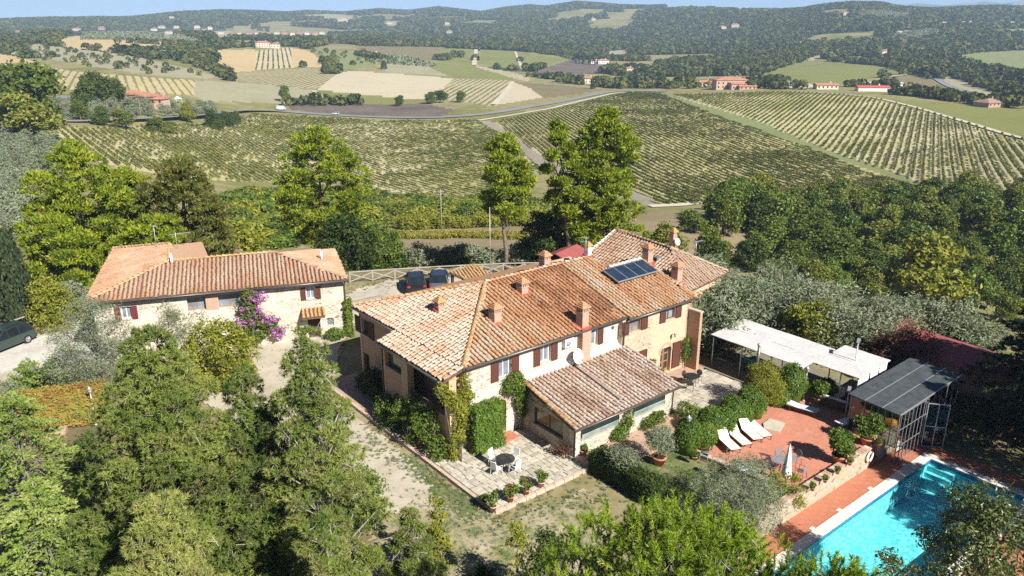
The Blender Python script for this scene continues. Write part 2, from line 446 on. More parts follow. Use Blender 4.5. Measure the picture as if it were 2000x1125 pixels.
F1 = [(98, 247), (180, 252), (300, 246), (400, 244), (440, 236), (500, 224), (600, 228), (750, 237), (930, 236), (985, 268), (1055, 330), (1000, 380), (960, 398), (850, 388), (760, 372), (700, 360), (560, 356), (430, 352), (340, 346), (200, 320), (140, 290)]
F2 = [(968, 240), (1080, 216), (1180, 191), (1230, 181), (1288, 184), (1400, 228), (1600, 298), (1800, 368), (1830, 380), (1740, 395), (1600, 385), (1400, 400), (1290, 402), (1260, 380), (1060, 305)]
F3 = [(1312, 186), (1380, 184), (1500, 181), (1600, 184), (1700, 192), (1800, 216), (1900, 246), (2005, 276), (2080, 300), (2080, 390), (1860, 385), (1850, 378), (1750, 337), (1600, 286), (1480, 236)]
F4 = [(1600, 178), (1750, 193), (1810, 200), (2080, 215), (2080, 296), (2005, 272), (1900, 242), (1800, 212), (1700, 188)]
FIELDS = [
 ('olive_orchard', [(560, 30), (640, 27), (700, 30), (690, 37), (600, 38)], None), ('stubble_field', [(655, 38), (690, 36), (685, 42), (660, 43)], None), ('olive_orchard', [(745, 42), (800, 44), (810, 52), (760, 50)], None), ('crop_field', [(1080, 26), (1110, 22), (1125, 28), (1090, 34)], None),
 ('olive_orchard', [(1300, 12), (1350, 14), (1345, 20), (1300, 19)], None), ('stubble_field', [(1390, 15), (1470, 20), (1460, 25), (1400, 22)], None), ('olive_orchard', [(1665, 36), (1690, 22), (1790, 26), (1770, 42)], None), ('fallow_field', [(1745, 62), (1830, 56), (1850, 68), (1800, 82), (1745, 75)], None),
 ('crop_field', [(1440, 55), (1480, 44), (1490, 48), (1450, 60)], None), ('fallow_field', [(1120, 78), (1170, 76), (1175, 82), (1130, 84)], None), ('fallow_field', [(1180, 100), (1225, 97), (1230, 110), (1190, 116)], None), ('crop_field', [(1930, 58), (2000, 56), (2060, 60), (2060, 74), (1940, 68)], None),
 ('vineyard_ground', F1, M_VSOIL), ('vineyard_ground', F2, M_VSOIL2), ('vineyard_ground', F3, M_VSOIL),
 ('vineyard_ground', F4, M_LUSH),
 ('grass_strip', [(1286, 180), (1312, 184), (1480, 235), (1600, 285), (1750, 336), (1862, 384), (1828, 380), (1700, 332), (1500, 263), (1400, 226)], M_TURF),
 ('farm_track', [(930, 236), (966, 238), (1060, 303), (1150, 350), (1260, 378), (1290, 402), (1240, 400), (1060, 335), (985, 268)], M_TRACK),
 ('grass_strip', [(50, 250), (100, 248), (150, 300), (150, 330), (90, 290)], M_TURF),
 ('vineyard_ground', [(90, 130), (65, 165), (130, 175), (378, 186), (382, 157), (280, 150), (150, 140)], None),
 ('fallow_field', [(382, 157), (378, 186), (400, 197), (600, 203), (640, 195), (620, 177), (500, 163)], M_GREY),
 ('vineyard_ground', [(500, 99), (567, 93), (572, 132), (498, 137)], None),
 ('stubble_field', [(567, 93), (605, 100), (645, 130), (572, 132)], M_WHEAT),
 ('stubble_field', [(418, 97), (500, 97), (498, 139), (445, 141), (425, 125)], M_WHEAT),
 ('vineyard_ground', [(455, 145), (500, 139), (645, 131), (660, 143), (620, 174), (500, 162), (460, 155)], None),
 ('tilled_field', [(660, 143), (690, 138), (760, 143), (885, 153), (850, 190), (800, 195), (735, 187), (620, 176)], M_PALE),
 ('vineyard_ground', [(885, 153), (1002, 158), (965, 207), (850, 191)], None),
 ('tilled_field', [(1002, 160), (965, 206), (1060, 190), (1035, 172)], M_PALE),
 ('crop_field', [(618, 177), (660, 176), (735, 188), (800, 196), (830, 203), (650, 203)], M_LUSH),
 ('heath', [(560, 206), (650, 203), (830, 203), (890, 215), (850, 230), (650, 226), (570, 214)], M_HEATH),
 ('stubble_field', [(102, 80), (150, 70), (200, 77), (330, 84), (372, 85), (350, 95), (220, 101), (130, 93)], M_WHEAT),
 ('crop_field', [(860, 94), (930, 96), (925, 128), (850, 120)], M_LUSH), ('crop_field', [(936, 96), (1005, 100), (1020, 138), (935, 125)], M_LUSH),
 ('crop_field', [(1010, 102), (1112, 115), (1030, 140)], M_LUSH),
 ('vineyard_ground', [(690, 90), (875, 91), (845, 119), (830, 119), (720, 107)], M_BROWN),
 ('crop_field', [(810, 118), (850, 122), (930, 131), (1000, 152), (1005, 157), (880, 150)], M_LUSH),
 ('vineyard_ground', [(930, 128), (1000, 141), (1040, 153), (1030, 159), (935, 136)], None),
 ('fallow_field', [(1040, 141), (1120, 114), (1202, 127), (1180, 141), (1060, 150)], M_HEATH),
 ('vineyard_ground', [(1000, 159), (1150, 172), (1180, 176), (1062, 192), (1035, 172)], M_BROWN),
 ('crop_field', [(1470, 150), (1570, 119), (1640, 114), (1785, 143), (1720, 151), (1620, 168), (1500, 152)], M_LUSH),
 ('crop_field', [(1640, 113), (1672, 108), (1770, 128), (1776, 140)], M_LUSH),
 ('stubble_field', [(1490, 152), (1620, 169), (1560, 172), (1480, 166)], M_PALE),
 ('fallow_field', [(1815, 130), (1870, 152), (2080, 185), (2080, 205), (1910, 192), (1850, 165)], M_GREY),
 ('crop_field', [(1840, 112), (1920, 102), (2080, 94), (2080, 160), (1960, 143)], M_TURF),
 ('vineyard_ground', [(1728, 152), (1790, 145), (1890, 188), (1790, 178)], M_BROWN),
 ('fallow_field', [(1570, 116), (1625, 100), (1640, 103), (1580, 124)], M_GREY),
 ('stubble_field', [(1780, 53), (1830, 44), (1900, 41), (2080, 44), (2080, 52), (1900, 50)], M_PALE),
 ('stubble_field', [(360, 58), (400, 57), (480, 66), (440, 75), (380, 68)], M_GREY),
 ('crop_field', [(880, 45), (940, 39), (1000, 40), (960, 52), (900, 52)], M_TURF),
 ('crop_field', [(800, 70), (850, 64), (870, 70), (830, 75)], M_LUSH),
 ('fallow_field', [(70, 85), (100, 90), (230, 104), (330, 125), (430, 150), (400, 155), (260, 142), (130, 120), (20, 105)], M_GREY),
 ('stubble_field', [(0, 105), (40, 112), (85, 128), (60, 150), (-60, 150), (-60, 105)], M_WHEAT),
 ('fallow_field', [(145, 118), (250, 112), (320, 128), (270, 137), (180, 130)], M_GREY),
 ('olive_orchard', [(155, 78), (170, 62), (330, 66), (400, 84), (372, 85), (330, 83)], M_GREY),
 ('olive_orchard', [(600, 93), (680, 100), (720, 108), (735, 128), (660, 138), (640, 125)], M_TURF),
 ('fallow_field', [(735, 128), (810, 118), (880, 150), (760, 142)], M_GREY),
]
for k in range(12): FIELDS[k] = (FIELDS[k][0], FIELDS[k][1], {'olive_orchard': M_GREY, 'stubble_field': M_PALE, 'crop_field': M_TURF, 'fallow_field': M_HEATH if k % 2 else M_GREY}[FIELDS[k][0]])
def rows_between(name, a, b, spacing, soil, green, share=0.5):
    return rowsmat(name, at_t(*a), at_t(*b), spacing, soil, green, share)

# ------------------------------------------------------------------ land meshes
def build_land():
    ni, nj = ZG.shape
    V = np.stack([XG, YG, ZG], -1).reshape(-1, 3)
    I, J = np.meshgrid(np.arange(ni - 1), np.arange(nj - 1), indexing='ij')
    F = np.stack([I * nj + J, I * nj + J + 1, (I + 1) * nj + J + 1, (I + 1) * nj + J], -1).reshape(-1, 4)[:, ::-1]
    C = V[F].mean(1); X, Y = px(C)
    d = np.hypot(C[:, 0], C[:, 1])
    owner = np.full(len(F), -1)
    # first surface only: a far field polygon must not land on ground behind a crest in front of it
    for k, (nm, poly, mt) in enumerate(FIELDS):
        owner[(owner < 0) & (d > 95) & inside(poly, X, Y)] = k
    nz = vnoise(C[:, 0] / 260, C[:, 1] / 260, 5) + 0.5 * (vnoise(C[:, 0] / 90, C[:, 1] / 90, 6) - 0.5)
    wood = (owner < 0) & (d > 900) & ((nz > 0.36) | ((d > 1700) & (nz > 0.31)))
    owner[wood] = -2
    owner[(owner == -1) & (d < 86)] = -3
    meadow = [(380, 500), (440, 440), (600, 455), (760, 440), (800, 425), (1000, 420), (1300, 415), (1480, 440), (1520, 480), (1400, 520), (1000, 540), (700, 540), (380, 520)]
    owner[(owner == -1) & (d < 240) & inside(meadow, X, Y)] = -4
    def part(nm, sel, mt):
        f = F[sel]
        if not len(f): return
        ids, inv = np.unique(f.ravel(), return_inverse=True)
        o = link(nm, np_mesh(nm, V[ids], inv.reshape(-1, 4), mt, smooth=True))
        struct(o); return o
    part('hillside', owner == -1, M_HILL); part('wooded_hills', owner == -2, M_WOOD)
    part('garden_ground', owner == -3, M_YARD); part('dry_meadow', owner == -4, M_MEADOW)
    for k, (nm, poly, mt) in enumerate(FIELDS):
        if mt is None: mt = ROWM[k]
        part(nm, owner == k, mt)
ROWM = {}
for k, (nm, poly, mt) in enumerate(FIELDS):
    if mt is None:
        c = np.mean(poly, 0)
        if k == 19: ROWM[k] = rows_between('vine stripes', (100, 168), (128, 136), 5.0, (0.46, 0.38, 0.22), (0.2, 0.2, 0.06), 0.3)
        elif k == 21: ROWM[k] = rows_between('vine stripes', (535, 134), (534, 97), 5.5, (0.5, 0.42, 0.26), (0.07, 0.09, 0.03), 0.6)
        elif k == 24: ROWM[k] = rows_between('vine stripes', (540, 163), (640, 138), 4.5, (0.40, 0.34, 0.2), (0.11, 0.12, 0.04), 0.6)
        elif k == 26: ROWM[k] = rows_between('vine stripes', (900, 195), (960, 160), 5.0, (0.42, 0.36, 0.22), (0.14, 0.14, 0.05), 0.6)
        else: ROWM[k] = rows_between('vine stripes', (950, 136), (985, 144), 6.0, (0.48, 0.42, 0.28), (0.16, 0.16, 0.07), 0.4)
build_land()

def strip(name, pts, width, mt, dz=0.25, step=6.0, dmin=62.0):
    """A road or path laid over the land through photo points."""
    P = np.array([at_t(x, y, dmin) for x, y in pts]); seg = np.r_[0, np.cumsum(np.linalg.norm(np.diff(P[:, :2], axis=0), axis=1))]
    s = np.linspace(0, seg[-1], max(3, int(seg[-1] / step)))
    x, y = np.interp(s, seg, P[:, 0]), np.interp(s, seg, P[:, 1])
    if len(s) > 8: x[1:-1], y[1:-1] = smooth1(x[None], 1.5, 1)[0][1:-1], smooth1(y[None], 1.5, 1)[0][1:-1]
    tx, ty = np.gradient(x), np.gradient(y); L = np.hypot(tx, ty) + 1e-9; nx, ny = -ty / L, tx / L
    h = ground(x, y); h = np.maximum(np.maximum(ground(x + nx * width / 2, y + ny * width / 2), ground(x - nx * width / 2, y - ny * width / 2)), h) + dz
    V = np.concatenate([np.stack([x + nx * width / 2, y + ny * width / 2, h], -1), np.stack([x - nx * width / 2, y - ny * width / 2, h], -1)])
    n = len(s); F = np.array([(i, n + i, n + i + 1, i + 1) for i in range(n - 1)])
    return struct(link(name, np_mesh(name, V, F, mt, smooth=True)))
M_ASPH = landmat('asphalt', [(0.20, 0.20, 0.205), (0.27, 0.27, 0.27)], 0.05, 0.6)
M_LINE = plain('road paint', (0.75, 0.75, 0.72), 0.7)
M_DIRT = landmat('pale dirt road', [(0.45, 0.40, 0.30), (0.58, 0.53, 0.42)], 0.04, 0.5)
ROAD = [(185, 192), (165, 196), (140, 193), (112, 190)]
ROAD_A = [(108, 190), (140, 191), (158, 197), (170, 204), (150, 212), (70, 218), (25, 226), (22, 231), (45, 236), (80, 238), (180, 240), (300, 236), (380, 231), (440, 223), (480, 217), (550, 217), (650, 225), (750, 230), (850, 231), (930, 226), (1000, 216), (1080, 202), (1150, 187), (1195, 179), (1250, 178), (1300, 180)]
strip('road', ROAD_A, 7.5, M_ASPH, 0.35)
strip('farm_track', [(935, 236), (1000, 226), (1080, 212), (1150, 194), (1200, 182), (1240, 180)], 3.2, M_DIRT, 0.3)
strip('farm_track', [(1310, 186), (1500, 180), (1600, 182), (1700, 190), (1800, 213), (1900, 243), (2010, 274)], 3.5, M_DIRT, 0.3)
strip('farm_track', [(640, 197), (625, 188), (612, 178)], 3.5, M_DIRT, 0.4)
strip('farm_track', [(1002, 160), (985, 182), (965, 205)], 4, M_DIRT, 0.4)
strip('farm_track', [(930, 97), (928, 112), (926, 128)], 6, M_DIRT, 0.5)
strip('farm_track', [(1006, 101), (1020, 136)], 4, M_DIRT, 0.5)
strip('road', [(1780, 120), (1800, 138), (1830, 155), (1880, 178), (1930, 192)], 7, M_ASPH, 0.6)
strip('road', [(1758, 62), (1752, 75), (1735, 90), (1720, 97)], 8, M_DIRT, 0.8)
strip('farm_track', [(1730, 151), (1790, 144), (1800, 147)], 5, M_DIRT, 0.5)
strip('farm_track', [(1270, 405), (1320, 404), (1370, 396)], 3.0, M_DIRT, 0.2)
strip('farm_track', [(375, 246), (430, 240), (480, 229), (505, 224)], 2.2, M_DIRT, 0.2)
strip('farm_track', [(45, 249), (92, 248)], 2.6, M_DIRT, 0.2)
strip('farm_track', [(1570, 130), (1660, 113), (1720, 128), (1790, 140)], 3, M_TRACK, 0.4)

# ------------------------------------------------------------------ scattering (uncountable growth only)
def scatter(name, P, protos, scale, label=None, rot=None):
    n = len(P)
    me = bpy.data.meshes.new(name); me.vertices.add(n)
    me.vertices.foreach_set('co', np.ascontiguousarray(P, dtype=np.float32).ravel())
    rot = rng.uniform(0, 2 * PI, n) if rot is None else rot
    for nm, val in (('scl', scale), ('rot', rot)):
        a = me.attributes.new(nm, 'FLOAT', 'POINT'); a.data.foreach_set('value', np.ascontiguousarray(val, dtype=np.float32))
    a = me.attributes.new('pick', 'INT', 'POINT'); a.data.foreach_set('value', rng.integers(0, len(protos), n).astype(np.int32))
    o = link(name, me); stuff(o, label)
    g = bpy.data.node_groups.new(name, 'GeometryNodeTree')
    g.interface.new_socket('Geometry', in_out='INPUT', socket_type='NodeSocketGeometry'); g.interface.new_socket('Geometry', in_out='OUTPUT', socket_type='NodeSocketGeometry')
    N = g.nodes.new; gi, go = N('NodeGroupInput'), N('NodeGroupOutput'); iop = N('GeometryNodeInstanceOnPoints'); jn = N('GeometryNodeJoinGeometry')
    for pr in protos:
        oi = N('GeometryNodeObjectInfo'); oi.inputs['Object'].default_value = pr; oi.inputs['As Instance'].default_value = True
        g.links.new(oi.outputs['Geometry'], jn.inputs[0])
    def named(nm, typ):
        a = N('GeometryNodeInputNamedAttribute'); a.data_type = typ; a.inputs[0].default_value = nm; return a.outputs[0]
    cx = N('ShaderNodeCombineXYZ'); g.links.new(named('rot', 'FLOAT'), cx.inputs[2])
    g.links.new(gi.outputs[0], iop.inputs['Points']); g.links.new(jn.outputs[0], iop.inputs['Instance'])
    iop.inputs['Pick Instance'].default_value = True
    g.links.new(named('pick', 'INT'), iop.inputs['Instance Index']); g.links.new(cx.outputs[0], iop.inputs['Rotation']); g.links.new(named('scl', 'FLOAT'), iop.inputs['Scale'])
    g.links.new(iop.outputs[0], go.inputs[0])
    md = o.modifiers.new('scatter', 'NODES'); md.node_group = g
    return o
# ------------------------------------------------------------------ foliage
def _unit(v): return v / (np.linalg.norm(v, axis=-1, keepdims=True) + 1e-9)
def leaf_quads(g, P, N, size, aspect):
    n = len(P); t = _unit(np.cross(N, g.normal(size=(n, 3)))); b = np.cross(N, t)
    s = np.broadcast_to(size, (n,))[:, None]; a = s * aspect
    V = np.stack([P - t * s, P + b * a + N * s * 0.15, P + t * s, P - b * a + N * s * 0.15], 1).reshape(-1, 3)
    F = np.arange(4 * n).reshape(n, 4); return V, F
def leaf_tris(g, P, D, length, width):
    n = len(P); x = _unit(np.cross(D, g.normal(size=(n, 3))))
    L = np.broadcast_to(length, (n,))[:, None]; w = np.broadcast_to(width, (n,))[:, None]
    V = np.stack([P - x * w, P + x * w, P + D * L], 1).reshape(-1, 3)
    return V, np.arange(3 * n).reshape(n, 3)
def blob_points(g, blobs, n, inner=0.72, up=0.15, hollow=True):
    """Points in the outer shell of a cloud of ellipsoids with their outward directions."""
    C = np.array([b[:3] for b in blobs]); Rr = np.array([b[3:6] if len(b) >= 6 else [b[3]] * 3 for b in blobs])
    w = (Rr.prod(1)) ** (2 / 3); w /= w.sum()
    m = int(n * 1.7) if hollow else n
    k = g.choice(len(C), m, p=w); d = g.normal(size=(m, 3)); d[:, 2] += up; d = _unit(d)
    r = g.uniform(inner ** 3, 1, m) ** (1 / 3)
    P = C[k] + d * Rr[k] * r[:, None]; N = _unit(d / Rr[k])
    if hollow and len(C) > 1:
        deep = np.zeros(m, bool)
        for j in range(len(C)):
            q = (((P - C[j]) / Rr[j]) ** 2).sum(1); deep |= (q < (inner * 0.85) ** 2) & (k != j)
        P, N = P[~deep], N[~deep]
    return P[:n], N[:n]
def foliage(name, blobs, mat, seed, nclump=300, per=20, crad=0.25, size=0.12, aspect=0.5, kind='quad', inner=0.72, up=0.15, vvar=0.5, jit=0.9, width=0.02, lift=0.0, sq=0.7, bias=0.5):
    """Crown of leaves gathered in clumps through the outer volume of a cloud of blobs."""
    g = np.random.default_rng(seed)
    P, N = blob_points(g, blobs, nclump, inner, up); m = len(P)
    cv = np.clip(bias + vvar * (g.random(m) - 0.5), 0, 1)
    k = np.repeat(np.arange(m), per); n = len(k)
    off = g.normal(size=(n, 3)) * crad * np.array([1, 1, sq])
    p = P[k] + off; nn = _unit(N[k] + jit * g.normal(size=(n, 3)) + np.array([0, 0, lift]))
    v = np.clip(cv[k] + 0.22 * (g.random(n) - 0.5), 0, 1)
    s = size * g.uniform(0.65, 1.3, n)
    V, F = leaf_quads(g, p, nn, s, aspect) if kind == 'quad' else leaf_tris(g, p, nn, s, width)
    return np_mesh(name, V, F, mat, v)
def tufts(name, P, D, mat, seed, k=16, L=0.16, w=0.012, spread=1.0, along=0.0, vvar=0.5, bias=0.5, v=None):
    """Brushes of needles at given places; along > 0 strings each brush out along its shoot."""
    g = np.random.default_rng(seed); m = len(P)
    cv = np.clip(bias + vvar * (g.random(m) - 0.5), 0, 1) if v is None else v
    i = np.repeat(np.arange(m), k); n = len(i)
    t = g.random(n); base = P[i] + D[i] * (t * along)[:, None]
    d = _unit(D[i] * (0.9 if along else 0.55) + spread * g.normal(size=(n, 3)) * 0.6)
    V, F = leaf_tris(g, base, d, L * g.uniform(0.7, 1.25, n), w)
    return np_mesh(name, V, F, mat, np.clip(cv[i] + 0.25 * (t - 0.35) * (1 if along else 0) + 0.15 * (g.random(n) - 0.5), 0, 1))

def barkmat(name, a, b):
    t = NT(name); v = t.coord(scale=(1, 1, 0.35)); f = t.noise(v, 9, 5, 0.7)
    return t.pbr(t.ramp(f, [(0.35, a), (0.65, b)]), 0.9, 0.1, 0, f, 0.7, 0.05)
B_PINE = barkmat('pine bark', (0.09, 0.065, 0.05), (0.24, 0.19, 0.15))
B_GREY = barkmat('grey bark', (0.12, 0.105, 0.09), (0.30, 0.27, 0.24))
B_TWIG = barkmat('bare twigs', (0.20, 0.17, 0.145), (0.40, 0.36, 0.31))
L_PINE = leafmat('pine needles', [(0.06, 0.095, 0.01), (0.16, 0.215, 0.014), (0.25, 0.30, 0.02), (0.33, 0.36, 0.035)], 0.5, 0.22, 0.25, 0.10)
L_PINE_DRY = leafmat('browning pine needles', [(0.055, 0.065, 0.02), (0.12, 0.135, 0.02), (0.18, 0.185, 0.03), (0.20, 0.15, 0.085)], 0.5, 0.2, 0.25, 0.1)
L_DARKP = leafmat('dark pine needles', [(0.06, 0.095, 0.02), (0.135, 0.19, 0.038), (0.215, 0.265, 0.055), (0.32, 0.34, 0.095)], 0.5, 0.25, 0.2, 0.15, 0.45, 0.8, (0.24, 0.20, 0.09))
L_STONEP = leafmat('stone pine needles', [(0.06, 0.11, 0.01), (0.15, 0.24, 0.015), (0.25, 0.34, 0.025), (0.36, 0.42, 0.06)], 0.45, 0.25, 0.3, 0.08)
L_CEDAR = leafmat('cedar sprays', [(0.07, 0.12, 0.025), (0.16, 0.23, 0.045), (0.25, 0.33, 0.065), (0.36, 0.42, 0.12)], 0.5, 0.2, 0.25, 0.1)
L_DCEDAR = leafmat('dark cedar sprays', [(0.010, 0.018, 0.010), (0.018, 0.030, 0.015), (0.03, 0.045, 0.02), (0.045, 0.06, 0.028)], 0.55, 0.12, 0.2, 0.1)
L_OLIVE = leafmat('olive leaves', [(0.085, 0.105, 0.06), (0.17, 0.20, 0.115), (0.26, 0.29, 0.18), (0.38, 0.40, 0.28)], 0.55, 0.2, 0.25, 0.15)
L_OAK = leafmat('oak leaves', [(0.04, 0.065, 0.014), (0.085, 0.125, 0.02), (0.155, 0.19, 0.03), (0.27, 0.27, 0.05)], 0.55, 0.22, 0.15, 0.7)
L_GREEN = leafmat('fresh leaves', [(0.04, 0.075, 0.012), (0.09, 0.15, 0.02), (0.16, 0.22, 0.03), (0.24, 0.28, 0.05)], 0.45, 0.28, 0.3, 0.15)
L_YELL = leafmat('yellowing leaves', [(0.08, 0.11, 0.015), (0.19, 0.215, 0.025), (0.29, 0.29, 0.035), (0.38, 0.33, 0.05)], 0.5, 0.28, 0.25, 0.12)
L_AUT = leafmat('autumn creeper leaves', [(0.20, 0.08, 0.04), (0.32, 0.17, 0.05), (0.34, 0.24, 0.06), (0.33, 0.30, 0.06), (0.17, 0.22, 0.04)], 0.5, 0.25, 0.2, 0.1, 0.75, 0.7, (0.24, 0.27, 0.05))
L_BOX = leafmat('clipped box leaves', [(0.035, 0.075, 0.012), (0.085, 0.155, 0.018), (0.135, 0.21, 0.025), (0.21, 0.27, 0.05)], 0.4, 0.2, 0.35, 0.15)
L_DARK = leafmat('dark evergreen leaves', [(0.015, 0.03, 0.008), (0.035, 0.06, 0.013), (0.06, 0.09, 0.02), (0.10, 0.13, 0.03)], 0.5, 0.15, 0.15, 0.1)
L_MAG = leafmat('magnolia leaves', [(0.022, 0.04, 0.01), (0.06, 0.085, 0.018), (0.12, 0.145, 0.035), (0.24, 0.24, 0.09)], 0.3, 0.15, 0.5, 0.1)
L_CYP = leafmat('cypress leaves', [(0.015, 0.026, 0.012), (0.03, 0.048, 0.02), (0.05, 0.07, 0.028), (0.07, 0.09, 0.04)], 0.6, 0.12, 0.2, 0.2)
L_BOUG = leafmat('bougainvillea flowers', [(0.26, 0.07, 0.28), (0.40, 0.13, 0.42), (0.52, 0.22, 0.54), (0.58, 0.36, 0.56)], 0.5, 0.3, 0.2, 0.0)
L_RED = leafmat('red leaves', [(0.06, 0.05, 0.02), (0.10, 0.05, 0.03), (0.16, 0.06, 0.04), (0.22, 0.16, 0.04)], 0.5, 0.25, 0.3, 0.1)
L_VINE = leafmat('vine leaves', [(0.05, 0.075, 0.012), (0.11, 0.135, 0.018), (0.18, 0.19, 0.022), (0.30, 0.27, 0.04)], 0.5, 0.25, 0.25, 0.35)
L_VINED = leafmat('dark vine leaves', [(0.045, 0.065, 0.014), (0.09, 0.11, 0.018), (0.145, 0.155, 0.024), (0.25, 0.22, 0.04)], 0.5, 0.25, 0.25, 0.35)
L_FAR = leafmat('far wood leaves', [(0.03, 0.044, 0.014), (0.052, 0.07, 0.018), (0.08, 0.095, 0.024), (0.13, 0.13, 0.035)], 0.7, 0.1, 0.1, 0.7)
L_FLOWER = leafmat('red geranium flowers', [(0.5, 0.02, 0.015), (0.65, 0.04, 0.03)], 0.5, 0.2, 0.2, 0.0)

def trunk_mesh(name, mat, pts, r0, r1, limbs=(), n=8):
    m = MB(); k = len(pts)
    m.tube(pts, [r0 + (r1 - r0) * (i / (k - 1)) ** 0.8 for i in range(k)], n)
    for q, a, b in limbs: m.tube(q, [a + (b - a) * i / (len(q) - 1) for i in range(len(q))], 5)
    return m.mesh(name, mat)
def limb_set(g, blobs, base, top, share=0.8, r=0.07, bend=0.3):
    """Limbs from the stem out to the blobs they carry."""
    out = []; base, top = np.array(base, float), np.array(top, float)
    for b in blobs:
        c = np.array(b[:3]); rr = b[3]
        t = np.clip((c[2] - base[2]) / max(top[2] - base[2], .1) - 0.12 - 0.1 * g.random(), 0.12, 0.95)
        a = base + (top - base) * t
        mid = (a + c) / 2 + g.normal(size=3) * bend * rr * 0.5 + np.array([0, 0, -0.1 * rr])
        out.append(([a, mid, c], r * (0.7 + 0.6 * g.random()), r * 0.3))
    return out
def make_tree(name, label, cat, crown, trunk, p=(0, 0, 0), rz=0.0, group=None, s=1.0):
    t = thing(name, label, cat, p, rz, group)
    link('crown', crown, t)
    if trunk is not None: link('trunk', trunk, t)
    t.scale = (s,) * 3 if not hasattr(s, '__len__') else s
    return t

# broadleaf crowns for copies: unit trees about 1 tall and 1 wide are scaled in place
def broad(seed, mat, n=420, per=14, size=0.032, h=1.0, wide=0.42, bark=B_GREY, nb=11, low=0.30, crad=0.05, kind='quad', aspect=0.6, **kw):
    g = np.random.default_rng(seed); blobs = []
    for i in range(nb):
        a = g.uniform(0, 2 * PI); t = (i + 0.5) / nb; z = low + (0.95 - low) * t
        rr = wide * math.sin(min(1, 0.35 + 0.75 * (1 - t)) * PI / 2) * g.uniform(0.35, 0.8)
        q = g.uniform(0.14, 0.23) * wide / 0.42
        blobs.append((rr * math.cos(a), rr * math.sin(a), z * h - q * 0.4, q, q, q * 0.8))
    crown = foliage('crown', blobs, mat, seed + 1, n, per, crad, size, aspect, kind, 0.6, 0.25, **kw)
    tr = trunk_mesh('trunk', bark, [(0, 0, -0.1), (0.01, 0, 0.2), (0.0, 0.02, 0.5), (0, 0, 0.8 * h)], 0.035, 0.008, limb_set(g, blobs, (0, 0, 0.1), (0, 0, 0.85 * h), r=0.014))
    return crown, tr
def bush(seed, mat, n=200, per=14, size=0.06, nb=6, crad=0.08, aspect=0.6, flat=0.8, kind='quad', **kw):
    g = np.random.default_rng(seed)
    blobs = [(0.42 * g.uniform(-1, 1), 0.42 * g.uniform(-1, 1), g.uniform(0.2, 0.6) * flat, *(g.uniform(0.28, 0.42) * np.array([1, 1, flat]))) for i in range(nb)]
    return foliage('crown', blobs, mat, seed + 1, n, per, crad, size, aspect, kind, 0.6, 0.2, **kw)
def where(x, ytop, dist, z=None):
    """Place and height of something whose top shows at photo pixel (x, ytop), standing at a distance."""
    r = ray(x, ytop); h = math.hypot(r[0], r[1])
    if dist < 0:                                                  # negative: the photo row where its foot stands
        v = (562.5 + dist) / FPX; ca = r[1] / h; dist = ((z or 0.0) - CAM_H) / (ca * (v * _c - _s) / (_c + v * _s))
    X, Y = dist * r[0] / h, dist * r[1] / h
    gz = float(ground(X, Y)) if z is None else z
    return np.array([X, Y, gz]), CAM_H + r[2] / h * dist - gz
def foot(x, y, z=0.0):
    return math.hypot(*at(x, y, z)[:2])
def wide_at(pxw, dist):
    return pxw * dist / math.cos(PITCH) * 0.985 / FPX
# ------------------------------------------------------------------ far growth: vine rows, woods, hedges
def proto(name, me):
    return bpy.data.objects.new(name, me)      # only a source for scattering, not in the scene itself
def vine_proto(seed, mat, n=130, L=2.9, H=1.2, wd=0.42):
    g = np.random.default_rng(seed)
    P = np.stack([g.uniform(-L / 2, L / 2, n), g.normal(0, wd * 0.42, n), 0.35 + (H - 0.35) * g.beta(2.2, 1.3, n)], -1)
    N = _unit(g.normal(size=(n, 3)) + np.array([0, 0, 0.5]))
    V, F = leaf_quads(g, P, N, g.uniform(0.10, 0.20, n), 0.75)
    v = np.clip(g.random() * 0.4 + 0.3 + 0.5 * (g.random(n) - 0.5), 0, 1)
    return proto('vine_clump', np_mesh('vine_clump', V, F, mat, v))
VP = [vine_proto(40 + i, L_VINE) for i in range(7)]
VPD = [vine_proto(60 + i, L_VINED) for i in range(7)]
def vine_rows(name, poly, p, q, spacing, protos, label, seg=2.2, gap=0.02, s=1.0, patch=0.0, seed=3):
    a, b = at_t(*p), at_t(*q); d = (b - a)[:2]; d /= np.linalg.norm(d); nrm = np.array([-d[1], d[0]])
    W = np.array([at_t(*c)[:2] for c in poly])
    # finer outline so that the rows end on the field's edge
    sN, sD = W @ nrm, W @ d
    pts = []
    ks = np.arange(math.ceil(sN.min() / spacing), math.floor(sN.max() / spacing) + 1)
    for k in ks:
        t = np.arange(sD.min(), sD.max(), seg) + rng.uniform(0, seg)
        pts.append(np.outer(t, d) + nrm * (k * spacing))
    P = np.concatenate(pts); g = np.random.default_rng(seed)
    P = P[inside(W, P[:, 0], P[:, 1])]
    weak = vnoise(P[:, 0] / 24, P[:, 1] / 24, seed) * 0.6 + vnoise(P[:, 0] / 7, P[:, 1] / 7, seed + 1) * 0.4
    keep = g.random(len(P)) > gap + patch * np.clip((weak - 0.42) * 3.5, 0, 1)
    P = P[keep]; weak = weak[keep]
    P = P + g.normal(0, 0.05, P.shape)
    z = ground(P[:, 0], P[:, 1])
    scatter(name, np.c_[P, z], protos, s * (0.72 + 0.5 * g.random(len(P))) * (1.12 - 0.45 * weak), label, rot=np.full(len(P), math.atan2(d[1], d[0])) + PI * g.integers(0, 2, len(P)))
vine_rows('vine_rows', F1, (605, 320), (900, 407), 2.3, VP, 'rows of yellowing vines on the slope behind the pines', patch=0.22, s=0.95)
vine_rows('vine_rows', F2, (1300, 360), (1400, 394), 2.5, VPD, 'rows of dark green vines between the farm track and the grass strip', patch=0.15, s=1.05, seed=8)
